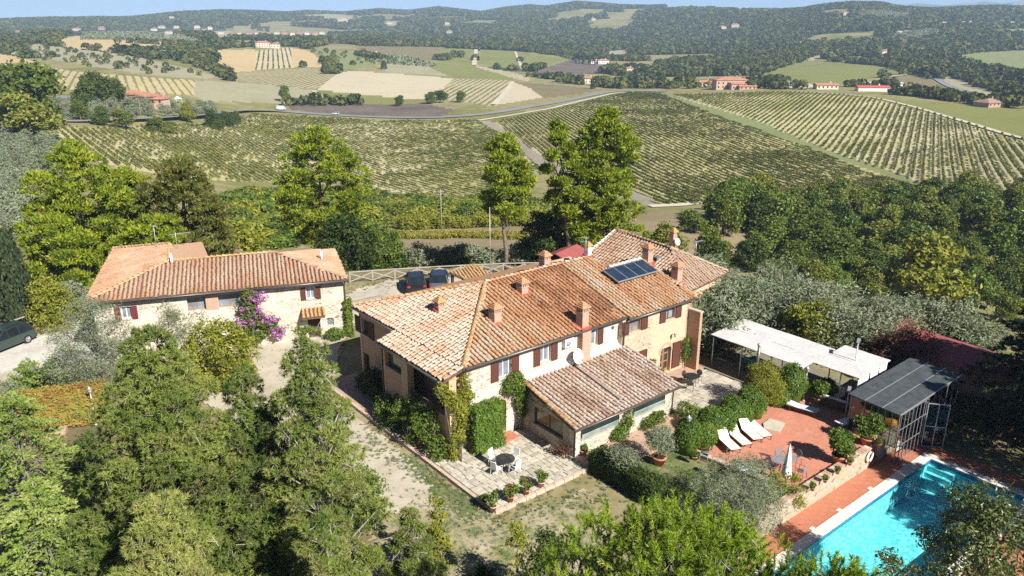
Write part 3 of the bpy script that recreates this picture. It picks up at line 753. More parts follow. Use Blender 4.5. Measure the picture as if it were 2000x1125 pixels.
vine_rows('vine_rows', F3, (1650, 197), (1570, 283), 3.0, VP, 'rows of tall vines running down the right-hand hill', gap=0.03, patch=0.15, s=1.15, seed=13)

# woods of the far hills
def canopy(seed, mat, n=34):
    g = np.random.default_rng(seed)
    P, N = blob_points(g, [(0, 0, 0.45, 0.5, 0.5, 0.5), (0.25, 0.1, 0.4, 0.3, 0.3, 0.35), (-0.2, -0.2, 0.5, 0.3, 0.3, 0.3)], n, 0.8, 0.4)
    V, F = leaf_quads(g, P, _unit(N + 0.5 * g.normal(size=N.shape)), g.uniform(0.17, 0.3, len(P)), 0.8)
    return proto('canopy', np_mesh('canopy', V, F, mat, np.clip(g.random() * 0.6 + 0.2 + 0.3 * (g.random(len(P)) - 0.5), 0, 1)))
CAN = [canopy(80 + i, L_FAR) for i in range(6)]
CANO = [canopy(90 + i, L_OLIVE, 30) for i in range(4)]
CYP = []
for i in range(3):
    g = np.random.default_rng(95 + i); n = 40; z = g.random(n) ** 0.8
    a = g.uniform(0, 2 * PI, n); r = 0.16 * np.sqrt(np.clip(1 - z, 0, 1)) * np.minimum(1, 0.35 + z * 4)
    P = np.stack([r * np.cos(a), r * np.sin(a), z], -1); N = _unit(np.stack([np.cos(a), np.sin(a), 0.4 + 0 * a], -1) + 0.4 * g.normal(size=(n, 3)))
    V, F = leaf_quads(g, P, N, g.uniform(0.08, 0.13, n), 0.7); CYP.append(proto('cypress_clump', np_mesh('cypress_clump', V, F, L_CYP, g.random(n))))

HOUSE_PX = [(x, 67) for x in (432, 450, 468, 488, 503, 525, 541, 556, 571, 586, 600, 615, 629)] + [(301, 60), (316, 55), (330, 66), (345, 55), (385, 55), (410, 57), (199, 58), (150, 60), (35, 66), (672, 38), (760, 47), (872, 48), (878, 65), (1158, 40), (1410, 57), (1435, 53), (1650, 30), (335, 36), (1727, 106), (1178, 125), (1228, 142), (520, 93), (1148, 163)]
def woods():
    g = np.random.default_rng(5); out = []
    for d0, d1, sp in ((880, 1500, 7.6), (1500, 2400, 10.5), (2400, 3600, 16.0), (3600, 4300, 24.0)):
        A = 0.66; n = int(A * 2 * (d1 ** 2 - d0 ** 2) / 2 / sp ** 2)
        a = g.uniform(-A, A, n); d = np.sqrt(g.uniform(d0 ** 2, d1 ** 2, n))
        out.append(np.c_[d * np.sin(a), d * np.cos(a), np.full(n, sp)])
    P = np.concatenate(out); z = ground(P[:, 0], P[:, 1]); X, Y = px(np.c_[P[:, :2], z]); d = np.hypot(P[:, 0], P[:, 1])
    nz = vnoise(P[:, 0] / 260, P[:, 1] / 260, 5) + 0.5 * (vnoise(P[:, 0] / 90, P[:, 1] / 90, 6) - 0.5)
    ok = ((nz > 0.36) | ((d > 1700) & (nz > 0.31))) & (X > -60) & (X < 2060)
    for nm, poly, mt in FIELDS: ok &= ~inside(poly, X, Y)
    for lim in [[(340, 97), (640, 70), (660, 92), (600, 100), (430, 98)], [(880, 122), (1000, 100), (1030, 140), (1010, 160)], [(1120, 130), (1200, 128), (1300, 165), (1290, 180), (1150, 180)]]:
        ok &= ~inside(lim, X, Y) | (g.random(len(P)) < 0.25)
    for hx, hy in HOUSE_PX: ok &= ~((abs(X - hx) < 13) & (Y > hy - 3) & (Y < hy + 11))
    # the hill town side of the land is more open
    ok &= ~((X < 800) & (d < 1700)) | (g.random(len(P)) < 0.45)
    P, z = P[ok], z[ok]
    scatter('distant_woods', np.c_[P[:, :2], z - 0.15 * P[:, 2]], CAN, np.minimum(P[:, 2] * g.uniform(0.8, 1.45, len(P)), 17.0), 'dark wooded hills rising to the skyline')
woods()
def line_growth(name, polylines, protos, label, spacing=4.0, size=5.0, spread=1.5, n_wide=1, seed=1, var=0.4):
    g = np.random.default_rng(seed); out = []
    for pl in polylines:
        W = np.array([at_t(*c)[:2] for c in pl]); seg = np.r_[0, np.cumsum(np.linalg.norm(np.diff(W, axis=0), axis=1))]
        for k in range(n_wide):
            s = np.arange(0, seg[-1], spacing); s = s + g.uniform(-0.5, 0.5, len(s)) * spacing
            out.append(np.c_[np.interp(s, seg, W[:, 0]), np.interp(s, seg, W[:, 1])] + g.normal(0, spread, (len(s), 2)))
    P = np.concatenate(out); z = ground(P[:, 0], P[:, 1]); X, Y = px(np.c_[P, z]); ok = np.ones(len(P), bool)
    for hx, hy in HOUSE_PX: ok &= ~((abs(X - hx) < 12) & (Y > hy - 3) & (Y < hy + 9))
    P, z = P[ok], z[ok]; sc = size * g.uniform(1 - var, 1 + var, len(P))
    scatter(name, np.c_[P, z - 0.1 * sc], protos, sc, label)
def area_growth(name, polys, protos, label, spacing, size, seed=1, var=0.4, grid=False, jitter=0.35):
    g = np.random.default_rng(seed); out = []
    for po in polys:
        W = np.array([at_t(*c)[:2] for c in po]); lo, hi = W.min(0), W.max(0)
        xx, yy = np.meshgrid(np.arange(lo[0], hi[0], spacing), np.arange(lo[1], hi[1], spacing)); P = np.c_[xx.ravel(), yy.ravel()]
        P = P + g.uniform(-jitter, jitter, P.shape) * spacing * (0.3 if grid else 1.4)
        out.append(P[inside(W, P[:, 0], P[:, 1])])
    P = np.concatenate(out)
    if not len(P): return
    z = ground(P[:, 0], P[:, 1]); X, Y = px(np.c_[P, z]); ok = np.ones(len(P), bool)
    for hx, hy in HOUSE_PX: ok &= ~((abs(X - hx) < 12) & (Y > hy - 3) & (Y < hy + 9))
    P, z = P[ok], z[ok]; sc = size * g.uniform(1 - var, 1 + var, len(P))
    scatter(name, np.c_[P, z - 0.1 * sc], protos, sc, label)
line_growth('hedgerows', [[(0, 60), (60, 75), (120, 68), (150, 66)], [(130, 62), (200, 45), (260, 60)], [(380, 125), (430, 140), (455, 160)], [(420, 95), (520, 90), (600, 92)], [(640, 120), (655, 145)],
    [(600, 80), (800, 88), (880, 90)], [(660, 82), (760, 80), (880, 86)], [(560, 205), (650, 204), (700, 204)], [(860, 118), (900, 108)], [(250, 84), (340, 88), (380, 92)], [(700, 106), (760, 122)],
    [(1040, 150), (1120, 158), (1250, 168)], [(1100, 160), (1200, 172), (1350, 172)], [(1180, 140), (1270, 160)], [(1620, 120), (1720, 128), (1800, 140)], [(1650, 103), (1700, 112), (1760, 118)],
    [(1790, 118), (1900, 160), (2000, 190)], [(1750, 185), (1850, 195), (2000, 205)], [(1800, 190), (1900, 203), (2010, 210)], [(1650, 170), (1780, 172)], [(1400, 172), (1560, 175)], [(1480, 165), (1530, 160)]],
    CAN, 'dark hedgerows and thickets between the far fields', 5.0, 6.5, 4.0, 2, 21)
line_growth('cypress_rows', [[(1835, 118), (1880, 135), (1950, 158), (2010, 178)], [(440, 88), (460, 92), (500, 95)], [(1240, 168), (1246, 168)], [(1462, 163), (1470, 164)], [(925, 82), (935, 82)], [(1120, 122), (1160, 128)], [(520, 60), (600, 75)]],
    CYP, 'rows of far cypresses', 9.0, 12.0, 1.0, 1, 22, 0.25)
area_growth('distant_woods', [[(170, 62), (200, 44), (260, 48), (330, 62), (300, 66)], [(0, 75), (110, 80), (140, 66), (60, 62), (0, 60)], [(640, 80), (700, 72), (860, 80), (880, 92), (700, 90)], [(1660, 105), (1700, 100), (1760, 90), (1850, 70), (1960, 80), (2010, 95), (1900, 100), (1820, 112), (1780, 118), (1700, 112)], [(560, 85), (620, 78), (640, 88), (600, 96)]],
    CAN, 'woods around the hill farms', 9.0, 10.0, 23)
area_growth('olive_orchard_trees', [[(160, 78), (175, 63), (330, 67), (400, 82), (372, 84), (330, 82)], [(245, 97), (330, 95), (345, 110), (260, 108)], [(730, 113), (790, 114), (860, 130), (830, 131), (740, 124)], [(1660, 38), (1700, 20), (1780, 30), (1760, 42)], [(1740, 70), (1820, 58), (1850, 66), (1800, 80)]],
    CANO, 'grey olive orchards dotted over the far slopes', 8.5, 5.2, 24, 0.25, True)
area_growth('scrub', [[(0, 100), (60, 90), (260, 110), (420, 150), (300, 150), (120, 125)], [(600, 95), (700, 105), (735, 125), (650, 135)], [(1290, 160), (1500, 165), (1480, 175), (1290, 176)]], CAN, 'scattered scrub on the fallow slopes', 22, 4.5, 25, 0.5)
# ------------------------------------------------------------------ building materials
def stonemat(name, cols, scale=4.2, mortar=(0.50, 0.43, 0.32), patch=None, amt=0.5):
    t = NT(name); v = t.coord(scale=(1, 1, 1.5))
    nv = t.n('VectorMath', operation='MULTIPLY_ADD'); nz = t.n('TexNoise'); nz.inputs['Scale'].default_value = 3; t.l(v, nz.inputs['Vector'])
    t.l(nz.outputs['Color'], nv.inputs[0]); nv.inputs[1].default_value = (0.15,) * 3; t.l(v, nv.inputs[2])
    vo = t.n('TexVoronoi'); vo.inputs['Scale'].default_value = scale; t.l(nv.outputs[0], vo.inputs['Vector'])
    ve = t.n('TexVoronoi', feature='DISTANCE_TO_EDGE'); ve.inputs['Scale'].default_value = scale; t.l(nv.outputs[0], ve.inputs['Vector'])
    sep = t.n('SeparateColor'); t.l(vo.outputs['Color'], sep.inputs[0])
    k = len(cols); c = t.ramp(sep.outputs[0], [(i / (k - 1), q) for i, q in enumerate(cols)])
    c = t.mix(t.math('MULTIPLY', t.noise(v, 14, 4), 0.5), c, tuple(0.6 * x for x in cols[0]))
    e = t.ramp(ve.outputs[0], [(0.03, (0, 0, 0)), (0.10, (1, 1, 1))])
    c = t.mix(e, mortar, c)
    if patch:
        m = t.ramp(t.noise(v, 0.55, 5, 0.65), [(amt - 0.05, (0, 0, 0)), (amt + 0.05, (1, 1, 1))])
        c = t.mix(m, c, t.ramp(t.noise(v, 2.0, 6), [(0.3, tuple(x * 0.82 for x in patch)), (0.7, patch)]))
    return t.pbr(c, 0.92, 0.1, 0, ve.outputs[0], 0.55, 0.06)
def brickmat(name, c1, c2, mortar, sx=1.0, grime=0.25):
    t = NT(name); tc = t.n('TexCoord'); sp = t.n('SeparateXYZ'); t.l(tc.outputs['Object'], sp.inputs[0])
    cb = t.n('CombineXYZ'); t.l(t.math('ADD', sp.outputs[0], sp.outputs[1]), cb.inputs[0]); t.l(sp.outputs[2], cb.inputs[1])
    b = t.n('TexBrick'); t.l(cb.outputs[0], b.inputs['Vector'])
    b.inputs['Scale'].default_value = 1.0; b.inputs['Brick Width'].default_value = 0.28 * sx; b.inputs['Row Height'].default_value = 0.075 * sx
    b.inputs['Mortar Size'].default_value = 0.008; b.inputs['Bias'].default_value = 0.1
    for nm, c in (('Color1', c1), ('Color2', c2), ('Mortar', mortar)): b.inputs[nm].default_value = (*c, 1)
    v = tc.outputs['Object']
    c = t.mix(t.math('MULTIPLY', t.ramp(t.noise(v, 0.9, 6, 0.7), [(0.42, (0, 0, 0)), (0.7, (1, 1, 1))]), grime), b.outputs[0], tuple(x * 0.55 for x in c2))
    c = t.mix(t.math('MULTIPLY', t.noise(v, 8, 4), 0.35), c, tuple(min(1, x * 1.25) for x in mortar))
    return t.pbr(c, 0.9, 0.1, 0, b.outputs['Fac'], -0.3, 0.02)
def tilemat(name, cols, lichen=(0.42, 0.24, 0.05), lam=0.5, dark=(0.05, 0.04, 0.035), pale=(0.55, 0.50, 0.42)):
    """Clay tiles: colour from tile to tile, lichen and soot in spots."""
    t = NT(name); v = t.coord()
    r = t.math('ADD', t.attr('v'), t.math('MULTIPLY', t.math('SUBTRACT', t.n('ObjectInfo').outputs['Random'], 0.5), 0.0), clamp=True)
    k = len(cols); c = t.ramp(r, [(i / (k - 1), q) for i, q in enumerate(cols)])
    n1 = t.noise(v, 11.0, 5, 0.7); n2 = t.noise(v, 4.0, 5, 0.7); n3 = t.noise(v, 16.0, 3, 0.6)
    c = t.mix(t.math('MULTIPLY', t.ramp(n1, [(0.52, (0, 0, 0)), (0.60, (1, 1, 1))]), 0.5), c, pale)
    c = t.mix(t.math('MULTIPLY', t.ramp(n2, [(0.56, (0, 0, 0)), (0.64, (1, 1, 1))]), lam), c, lichen)
    c = t.mix(t.math('MULTIPLY', t.ramp(n3, [(0.60, (0, 0, 0)), (0.68, (1, 1, 1))]), 0.75), c, dark)
    return t.pbr(c, 0.88, 0.12, 0, n1, 0.3, 0.01)
W_RUB = stonemat('pale rubble stone', [(0.34, 0.28, 0.21), (0.50, 0.44, 0.35), (0.40, 0.34, 0.26), (0.58, 0.53, 0.44), (0.24, 0.20, 0.16)], 3.4, (0.60, 0.54, 0.45), (0.62, 0.555, 0.46), 0.50)
W_RUB2 = stonemat('warm rubble stone', [(0.34, 0.26, 0.16), (0.50, 0.40, 0.27), (0.44, 0.33, 0.20), (0.58, 0.50, 0.37), (0.24, 0.18, 0.11)], 4.6, (0.52, 0.45, 0.34), (0.58, 0.49, 0.38), 0.58)
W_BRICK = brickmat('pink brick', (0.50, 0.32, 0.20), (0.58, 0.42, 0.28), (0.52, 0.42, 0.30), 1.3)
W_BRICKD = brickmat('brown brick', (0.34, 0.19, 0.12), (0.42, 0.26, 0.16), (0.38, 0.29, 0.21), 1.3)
W_CHIM = brickmat('chimney brick', (0.40, 0.23, 0.16), (0.47, 0.30, 0.22), (0.40, 0.30, 0.23), 1.0)
W_PLAS = plain('ochre plaster', (0.52, 0.36, 0.20), 0.9, 0.1, 0, 0.15, 1.2)
W_LIME = plain('white lime mortar', (0.72, 0.69, 0.62), 0.9, 0.1, 0, 0.12, 3)
W_STONESTEP = plain('pale step stone', (0.50, 0.43, 0.33), 0.9, 0.1, 0, 0.2, 4)
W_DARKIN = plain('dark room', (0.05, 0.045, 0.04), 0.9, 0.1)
T_MAIN = tilemat('main roof tiles', [(0.25, 0.10, 0.045), (0.42, 0.19, 0.085), (0.47, 0.25, 0.13), (0.50, 0.34, 0.21), (0.52, 0.42, 0.32)], (0.44, 0.23, 0.04), 0.6, pale=(0.52, 0.46, 0.385))
T_HIP = tilemat('left hip tiles', [(0.28, 0.15, 0.09), (0.40, 0.23, 0.14), (0.44, 0.30, 0.21), (0.48, 0.385, 0.30), (0.36, 0.26, 0.20)], (0.44, 0.25, 0.07), 0.35, pale=(0.52, 0.46, 0.385))
T_ANX = tilemat('annex tiles', [(0.22, 0.13, 0.09), (0.36, 0.23, 0.16), (0.46, 0.34, 0.26), (0.54, 0.45, 0.37), (0.30, 0.20, 0.15)], (0.40, 0.22, 0.06), 0.18, pale=(0.56, 0.50, 0.44))
T_REAR = tilemat('rear wing tiles', [(0.18, 0.11, 0.075), (0.30, 0.18, 0.11), (0.38, 0.26, 0.18), (0.44, 0.34, 0.25)], (0.36, 0.20, 0.07), 0.25, pale=(0.48, 0.43, 0.37))
T_SMALL = tilemat('small house tiles', [(0.31, 0.15, 0.085), (0.42, 0.23, 0.135), (0.46, 0.30, 0.20), (0.48, 0.37, 0.28)], (0.46, 0.25, 0.045), 0.6, pale=(0.52, 0.45, 0.375))
T_RIDGE = tilemat('orange ridge tiles', [(0.32, 0.16, 0.07), (0.46, 0.27, 0.11), (0.47, 0.34, 0.20)], (0.52, 0.32, 0.06), 0.5)
T_UNDER = plain('roof underlay tiles', (0.14, 0.085, 0.055), 0.9, 0.1, 0, 0.35, 7)  # darkened so the gaps between tile rows read as deep shade
WOODB = plain('brown shutter paint', (0.105, 0.038, 0.026), 0.55, 0.3, 0, 0.2, 12)
WOODR = plain('red-brown shutter paint', (0.16, 0.03, 0.03), 0.55, 0.3, 0, 0.2, 12)
WOODD = plain('dark wood', (0.075, 0.045, 0.03), 0.7, 0.2, 0, 0.3, 9)
WOODF = plain('light wood frame', (0.30, 0.16, 0.075), 0.6, 0.3, 0, 0.2, 9)
WHITE = plain('white paint', (0.78, 0.77, 0.74), 0.6, 0.3, 0, 0.05, 5)
GUT = plain('dark metal gutter', (0.14, 0.125, 0.115), 0.4, 0.5, 0.5, 0.2, 6)
GALV = plain('galvanised steel', (0.50, 0.51, 0.52), 0.45, 0.5, 0.6, 0.12, 8)
def glassmat(name, c, rough=0.06):
    t = NT(name); v = t.coord(); return t.pbr(t.ramp(t.noise(v, 0.9, 3), [(0.3, tuple(x * 0.6 for x in c)), (0.7, tuple(x * 1.3 for x in c))]), rough, 0.6)
GLASS = glassmat('window glass', (0.20, 0.225, 0.25))
GLASSD = glassmat('dark glass', (0.03, 0.04, 0.04))
GLASSG = glassmat('garden window glass', (0.10, 0.11, 0.055))

# ------------------------------------------------------------------ roofs
def tile_template(r=0.111, L=0.46, seg=5):
    a = np.linspace(0, PI, seg + 1)
    lo = np.stack([r * np.cos(a), np.zeros(seg + 1), 0.055 + r * 0.95 * np.sin(a)], -1)
    hi = np.stack([r * 0.8 * np.cos(a), np.full(seg + 1, L), 0.0 + r * 0.66 * np.sin(a)], -1)
    V = np.concatenate([lo, hi]); n = seg + 1
    F = [(i, i + 1, n + i + 1, n + i) for i in range(seg)]
    cap = [(0, i, i + 1, i + 1) for i in range(1, seg)]
    return V, np.array(F), [(0, i, i + 1) for i in range(1, seg)]
TV, TQ, TT = tile_template()
TRI = np.array([(a, b, c) for a, b, c, d in TQ] + [(a, c, d) for a, b, c, d in TQ] + list(TT))
TILE_BINS = 9
def tile_meshes(mat):
    return [np_mesh('roof_tile', TV, TRI, mat, np.full(len(TRI), (i + 0.5) / TILE_BINS), smooth=False) for i in range(TILE_BINS)]
def roof_plane(parent, p0, e, t, poly, mat, pitch=0.305, expo=0.34, singles=0, vfun=None, seed=0, ridge=None, under=True, skip=None):
    """Barrel tiles laid on a plane: p0 corner on the eave, e along the eave, t up the slope, poly in (along, up)."""
    g = np.random.default_rng(seed); p0, e, t = (np.array(q, float) for q in (p0, e, t)); e /= np.linalg.norm(e); t /= np.linalg.norm(t)
    nrm = np.cross(e, t); nrm = nrm if nrm[2] > 0 else -nrm
    P = np.array(poly, float); lo, hi = P.min(0), P.max(0)
    if under:
        mb = MB(); mb.poly([p0 + e * a + t * b for a, b in poly] + [p0 + e * a + t * b - np.array([0, 0, 0.14]) for a, b in poly],
            [tuple(range(len(poly))), tuple(range(2 * len(poly) - 1, len(poly) - 1, -1))] + [(i, (i + 1) % len(poly), len(poly) + (i + 1) % len(poly), len(poly) + i) for i in range(len(poly))])
        mb.build('roof_deck', T_UNDER, parent)
    S_, T_ = np.meshgrid(np.arange(lo[0] + pitch / 2, hi[0], pitch), np.arange(lo[1] - 0.04, hi[1], expo))
    q = np.c_[S_.ravel(), T_.ravel()]
    q = q[inside(P, q[:, 0], q[:, 1] + expo * 0.4)]
    if skip is not None: q = q[~inside(np.array(skip, float), q[:, 0], q[:, 1])]
    n = len(q)
    colj = np.sin(np.round(q[:, 0] / pitch) * 12.9898) * 43758.5453; colj = (colj - np.floor(colj)) - 0.5
    q[:, 0] += g.normal(0, 0.012, n) + colj * 0.03; q[:, 1] += g.normal(0, 0.03, n)
    W = p0 + np.outer(q[:, 0], e) + np.outer(q[:, 1], t) + np.outer(0.02 + g.normal(0, 0.008, n) , nrm)
    ang = g.normal(0, 0.035, n)
    patch = vnoise(q[:, 0] / 0.9 + 40, q[:, 1] / 1.3 + 40, seed + 50) * 0.6 + vnoise(q[:, 0] / 0.35 + 70, q[:, 1] / 1.8 + 70, seed + 51) * 0.4
    v = np.clip(0.5 + 0.85 * (patch - 0.5) + 0.34 * (g.beta(2.0, 2.0, n) - 0.5) + 0.14 * colj + (vfun(q[:, 0], q[:, 1]) if vfun is not None else 0), 0.01, 0.99)
    E_ = np.cos(ang)[:, None] * e + np.sin(ang)[:, None] * t; T2 = -np.sin(ang)[:, None] * e + np.cos(ang)[:, None] * t
    k = min(singles, n); order = np.arange(n)
    if k:
        wp = np.array([ORI + W[i, 0] * UV + W[i, 1] * WV for i in range(n)]); order = np.argsort((wp[:, 0]) ** 2 + (wp[:, 1]) ** 2)
        ms = tile_meshes(mat)
        for i in order[:k]:
            o = link('roof_tile', ms[int(v[i] * TILE_BINS)], parent)
            M = Matrix.Identity(4); M.col[0][:3] = E_[i]; M.col[1][:3] = T2[i]; M.col[2][:3] = nrm; M.col[3][:3] = W[i]
            o.matrix_local = M
    rest = order[k:]
    if len(rest):
        V = W[rest][:, None, :] + TV[None, :, 0:1] * E_[rest][:, None, :] + TV[None, :, 1:2] * T2[rest][:, None, :] + TV[None, :, 2:3] * nrm
        F = (TRI[None] + (np.arange(len(rest)) * len(TV))[:, None, None]).reshape(-1, 3)
        stuff(link('roof_tiles', np_mesh('roof_tiles', V.reshape(-1, 3), F, mat, np.repeat(v[rest], len(TRI)), smooth=False), parent))
def ridge_line(parent, a, b, mat=None, r=0.15, L=0.42, name='ridge_tile'):
    a, b = np.array(a, float), np.array(b, float); d = b - a; n = max(1, int(np.linalg.norm(d) / L)); g = np.random.default_rng(int(abs(a.sum() * 100)))
    d /= np.linalg.norm(d); x = np.cross(d, [0, 0, 1]); x /= np.linalg.norm(x); z = np.cross(x, d)
    me = tile_meshes(mat or T_RIDGE); step = np.linalg.norm(b - a) / n
    for i in range(n):
        o = link(name, me[int(g.random() * TILE_BINS)], parent)
        M = Matrix.Identity(4); M.col[0][:3] = x * 1.15; M.col[1][:3] = d; M.col[2][:3] = z * 1.05; M.col[3][:3] = a + d * i * step + z * 0.05
        o.matrix_local = M

# ------------------------------------------------------------------ walls, windows
class Wall:
    """Frame on a wall face: a along it, o outward, z up."""
    def __init__(s, origin, along, out): s.o, s.a, s.n = (np.array(q, float) for q in (origin, along, out))
    def p(s, a, o, z): return s.o + s.a * a + s.n * o + np.array([0, 0, z])
    def box(s, mb, a0, a1, o0, o1, z0, z1, m=0):
        mb.hexa([s.p(a0, o0, z0), s.p(a1, o0, z0), s.p(a1, o1, z0), s.p(a0, o1, z0), s.p(a0, o0, z1), s.p(a1, o0, z1), s.p(a1, o1, z1), s.p(a0, o1, z1)], m)
    def panel(s, mb, a0, a1, z0, z1, th, holes=(), m=0):
        A = sorted({a0, a1, *[h[0] for h in holes], *[h[1] for h in holes]}); Z = sorted({z0, z1, *[h[2] for h in holes], *[h[3] for h in holes]})
        A = [x for x in A if a0 <= x <= a1]; Z = [x for x in Z if z0 <= x <= z1]
        for i in range(len(A) - 1):
            run = None
            for j in range(len(Z) - 1):
                ca, cz = (A[i] + A[i + 1]) / 2, (Z[j] + Z[j + 1]) / 2
                if any(h[0] < ca < h[1] and h[2] < cz < h[3] for h in holes):
                    if run is not None: s.box(mb, A[i], A[i + 1], -th, 0, run, Z[j], m); run = None
                elif run is None: run = Z[j]
            if run is not None: s.box(mb, A[i], A[i + 1], -th, 0, run, Z[-1], m)
    def shutter(s, parent, a0, a1, z0, z1, mat, o=0.03, lab=None):
        mb = MB(); w = 0.07
        s.box(mb, a0, a0 + w, o, o + 0.05, z0, z1); s.box(mb, a1 - w, a1, o, o + 0.05, z0, z1)
        for zz in (z0, (z0 + z1) / 2 - w / 2, z1 - w): s.box(mb, a0 + w, a1 - w, o, o + 0.05, zz, zz + w)
        n = max(4, int((z1 - z0) / 0.085))
        for i in range(n):
            zz = z0 + (i + 0.25) * (z1 - z0) / n
            mb.hexa([s.p(a0 + w, o + 0.005, zz), s.p(a1 - w, o + 0.005, zz), s.p(a1 - w, o + 0.04, zz - 0.025), s.p(a0 + w, o + 0.04, zz - 0.025),
                     s.p(a0 + w, o + 0.005, zz + 0.05), s.p(a1 - w, o + 0.005, zz + 0.05), s.p(a1 - w, o + 0.04, zz + 0.03), s.p(a0 + w, o + 0.04, zz + 0.03)])
        return mb.build('shutter', mat, parent)
    def window(s, parent, a0, a1, z0, z1, sh=(0, 0), depth=0.2, pane=None, frame=None, shm=None, mull=1, sill=True, bars=False):
        mb = MB(); f = 0.06; pane = pane or GLASS; frame = frame or WHITE; shm = shm or WOODB
        s.box(mb, a0, a0 + f, -depth - 0.06, -depth, z0, z1); s.box(mb, a1 - f, a1, -depth - 0.06, -depth, z0, z1)
        s.box(mb, a0 + f, a1 - f, -depth - 0.06, -depth, z0, z0 + f); s.box(mb, a0 + f, a1 - f, -depth - 0.06, -depth, z1 - f, z1)
        for i in range(mull):
            c = a0 + (a1 - a0) * (i + 1) / (mull + 1); s.box(mb, c - f / 2, c + f / 2, -depth - 0.055, -depth + 0.005, z0 + f, z1 - f)
        w = mb.build('window', frame, parent)
        e = [a0 + f] + [a0 + (a1 - a0) * (i + 1) / (mull + 1) for i in range(mull)] + [a1 - f]
        for i in range(mull + 1):
            mb = MB(); s.box(mb, e[i] + (0.035 if i else 0), e[i + 1] - (0.035 if i < mull else 0), -depth - 0.045, -depth - 0.025, z0 + f, z1 - f); mb.build('pane', pane, w)
        if sill:
            mb = MB(); s.box(mb, a0 - 0.06, a1 + 0.06, -depth, 0.07, z0 - 0.07, z0 - 0.002); mb.build('sill', W_STONESTEP, w)
        if bars:
            mb = MB(); k = 3
            for i in range(-k, k + 1):
                x0, x1 = (a0 + a1) / 2 + i * 0.25 - (z1 - z0) / 2, (a0 + a1) / 2 + i * 0.25 + (z1 - z0) / 2
                for q in ((x0, x1), (x1, x0)):
                    t0 = np.clip(((a0 if q[0] < a0 else (a1 if q[0] > a1 else q[0])) - q[0]) / (q[1] - q[0]), 0, 1); t1 = np.clip(((a0 if q[1] < a0 else (a1 if q[1] > a1 else q[1])) - q[0]) / (q[1] - q[0]), 0, 1)
                    if t1 - t0 > 0.05: mb.bar(s.p(q[0] + (q[1] - q[0]) * t0, 0.01, z0 + (z1 - z0) * t0), s.p(q[0] + (q[1] - q[0]) * t1, 0.01, z0 + (z1 - z0) * t1), 0.02)
            mb.build('grille', GALV, w)
        sw = (a1 - a0) * 0.56
        if sh[0]: s.shutter(w, a0 - sw - 0.02, a0 - 0.02, z0 - 0.03, z1 + 0.03, shm)
        if sh[1]: s.shutter(w, a1 + 0.02, a1 + sw + 0.02, z0 - 0.03, z1 + 0.03, shm)
        return w
def gutter(parent, a, b, r=0.075, mat=None, down=None):
    mb = MB(); mb.tube([a, b], r, 8)
    g = mb.build('gutter', mat or GUT, parent)
    for d in (down or []):
        mb = MB(); mb.tube(d, 0.05, 6); mb.build('downpipe', mat or GUT, parent)
    return g
def chimney(parent, u, w, zb, zt, sx=0.55, sy=0.6, mat=None, cap=True, flash=True):
    capm = T_MAIN if mat is W_CHIM else T_RIDGE
    mb = MB(); x0, x1, y0, y1 = u - sx / 2, u + sx / 2, w - sy / 2, w + sy / 2
    zs = zt - 0.62
    mb.box(x0, x1, y0, y1, zb - 0.8, zs)
    mb.box(x0 - 0.03, x1 + 0.03, y0 - 0.03, y1 + 0.03, zs, zs + 0.06)
    for i in range(4):                                             # pierced head: posts between the smoke slots
        t = i / 3
        for yy in (y0, y1 - 0.09): mb.box(x0 + t * (sx - 0.09), x0 + t * (sx - 0.09) + 0.09, yy, yy + 0.09, zs + 0.06, zs + 0.32)
        for xx in (x0, x1 - 0.09):
            if 0 < i < 3: mb.box(xx, xx + 0.09, y0 + t * (sy - 0.09), y0 + t * (sy - 0.09) + 0.09, zs + 0.06, zs + 0.32)
    mb.box(x0 + 0.1, x1 - 0.1, y0 + 0.1, y1 - 0.1, zs + 0.06, zs + 0.32, 1)
    c = mb.build('chimney', [mat or W_CHIM, W_DARKIN], parent)
    mb = MB(); e = 0.1; ap = [(u - 0.08, w - 0.08, zt), (u + 0.08, w - 0.08, zt), (u + 0.08, w + 0.08, zt), (u - 0.08, w + 0.08, zt)]
    n = 4                                                          # stepped tile cap
    for i in range(n):
        t0, t1 = i / n, (i + 0.92) / n
        hx0, hy0 = (sx / 2 + e) * (1 - t0 * 0.85), (sy / 2 + e) * (1 - t0 * 0.85)
        z0 = zs + 0.32 + t0 * 0.34; mb.box(u - hx0, u + hx0, w - hy0, w + hy0, z0, z0 + 0.09)
    mb.build('chimney_cap', capm, c)
    if flash:
        mb = MB(); mb.prism([(x0 - 0.12, y0 - 0.12), (x1 + 0.12, y0 - 0.12), (x1 + 0.12, y1 + 0.06), (x0 - 0.12, y1 + 0.06)], [zb - 0.30, zb - 0.30, zb + 0.02, zb + 0.02], [zb - 0.0, zb - 0.0, zb + 0.2, zb + 0.2]); mb.build('flashing', plain('red lead flashing', (0.38, 0.07, 0.06), 0.6), c)
    return c

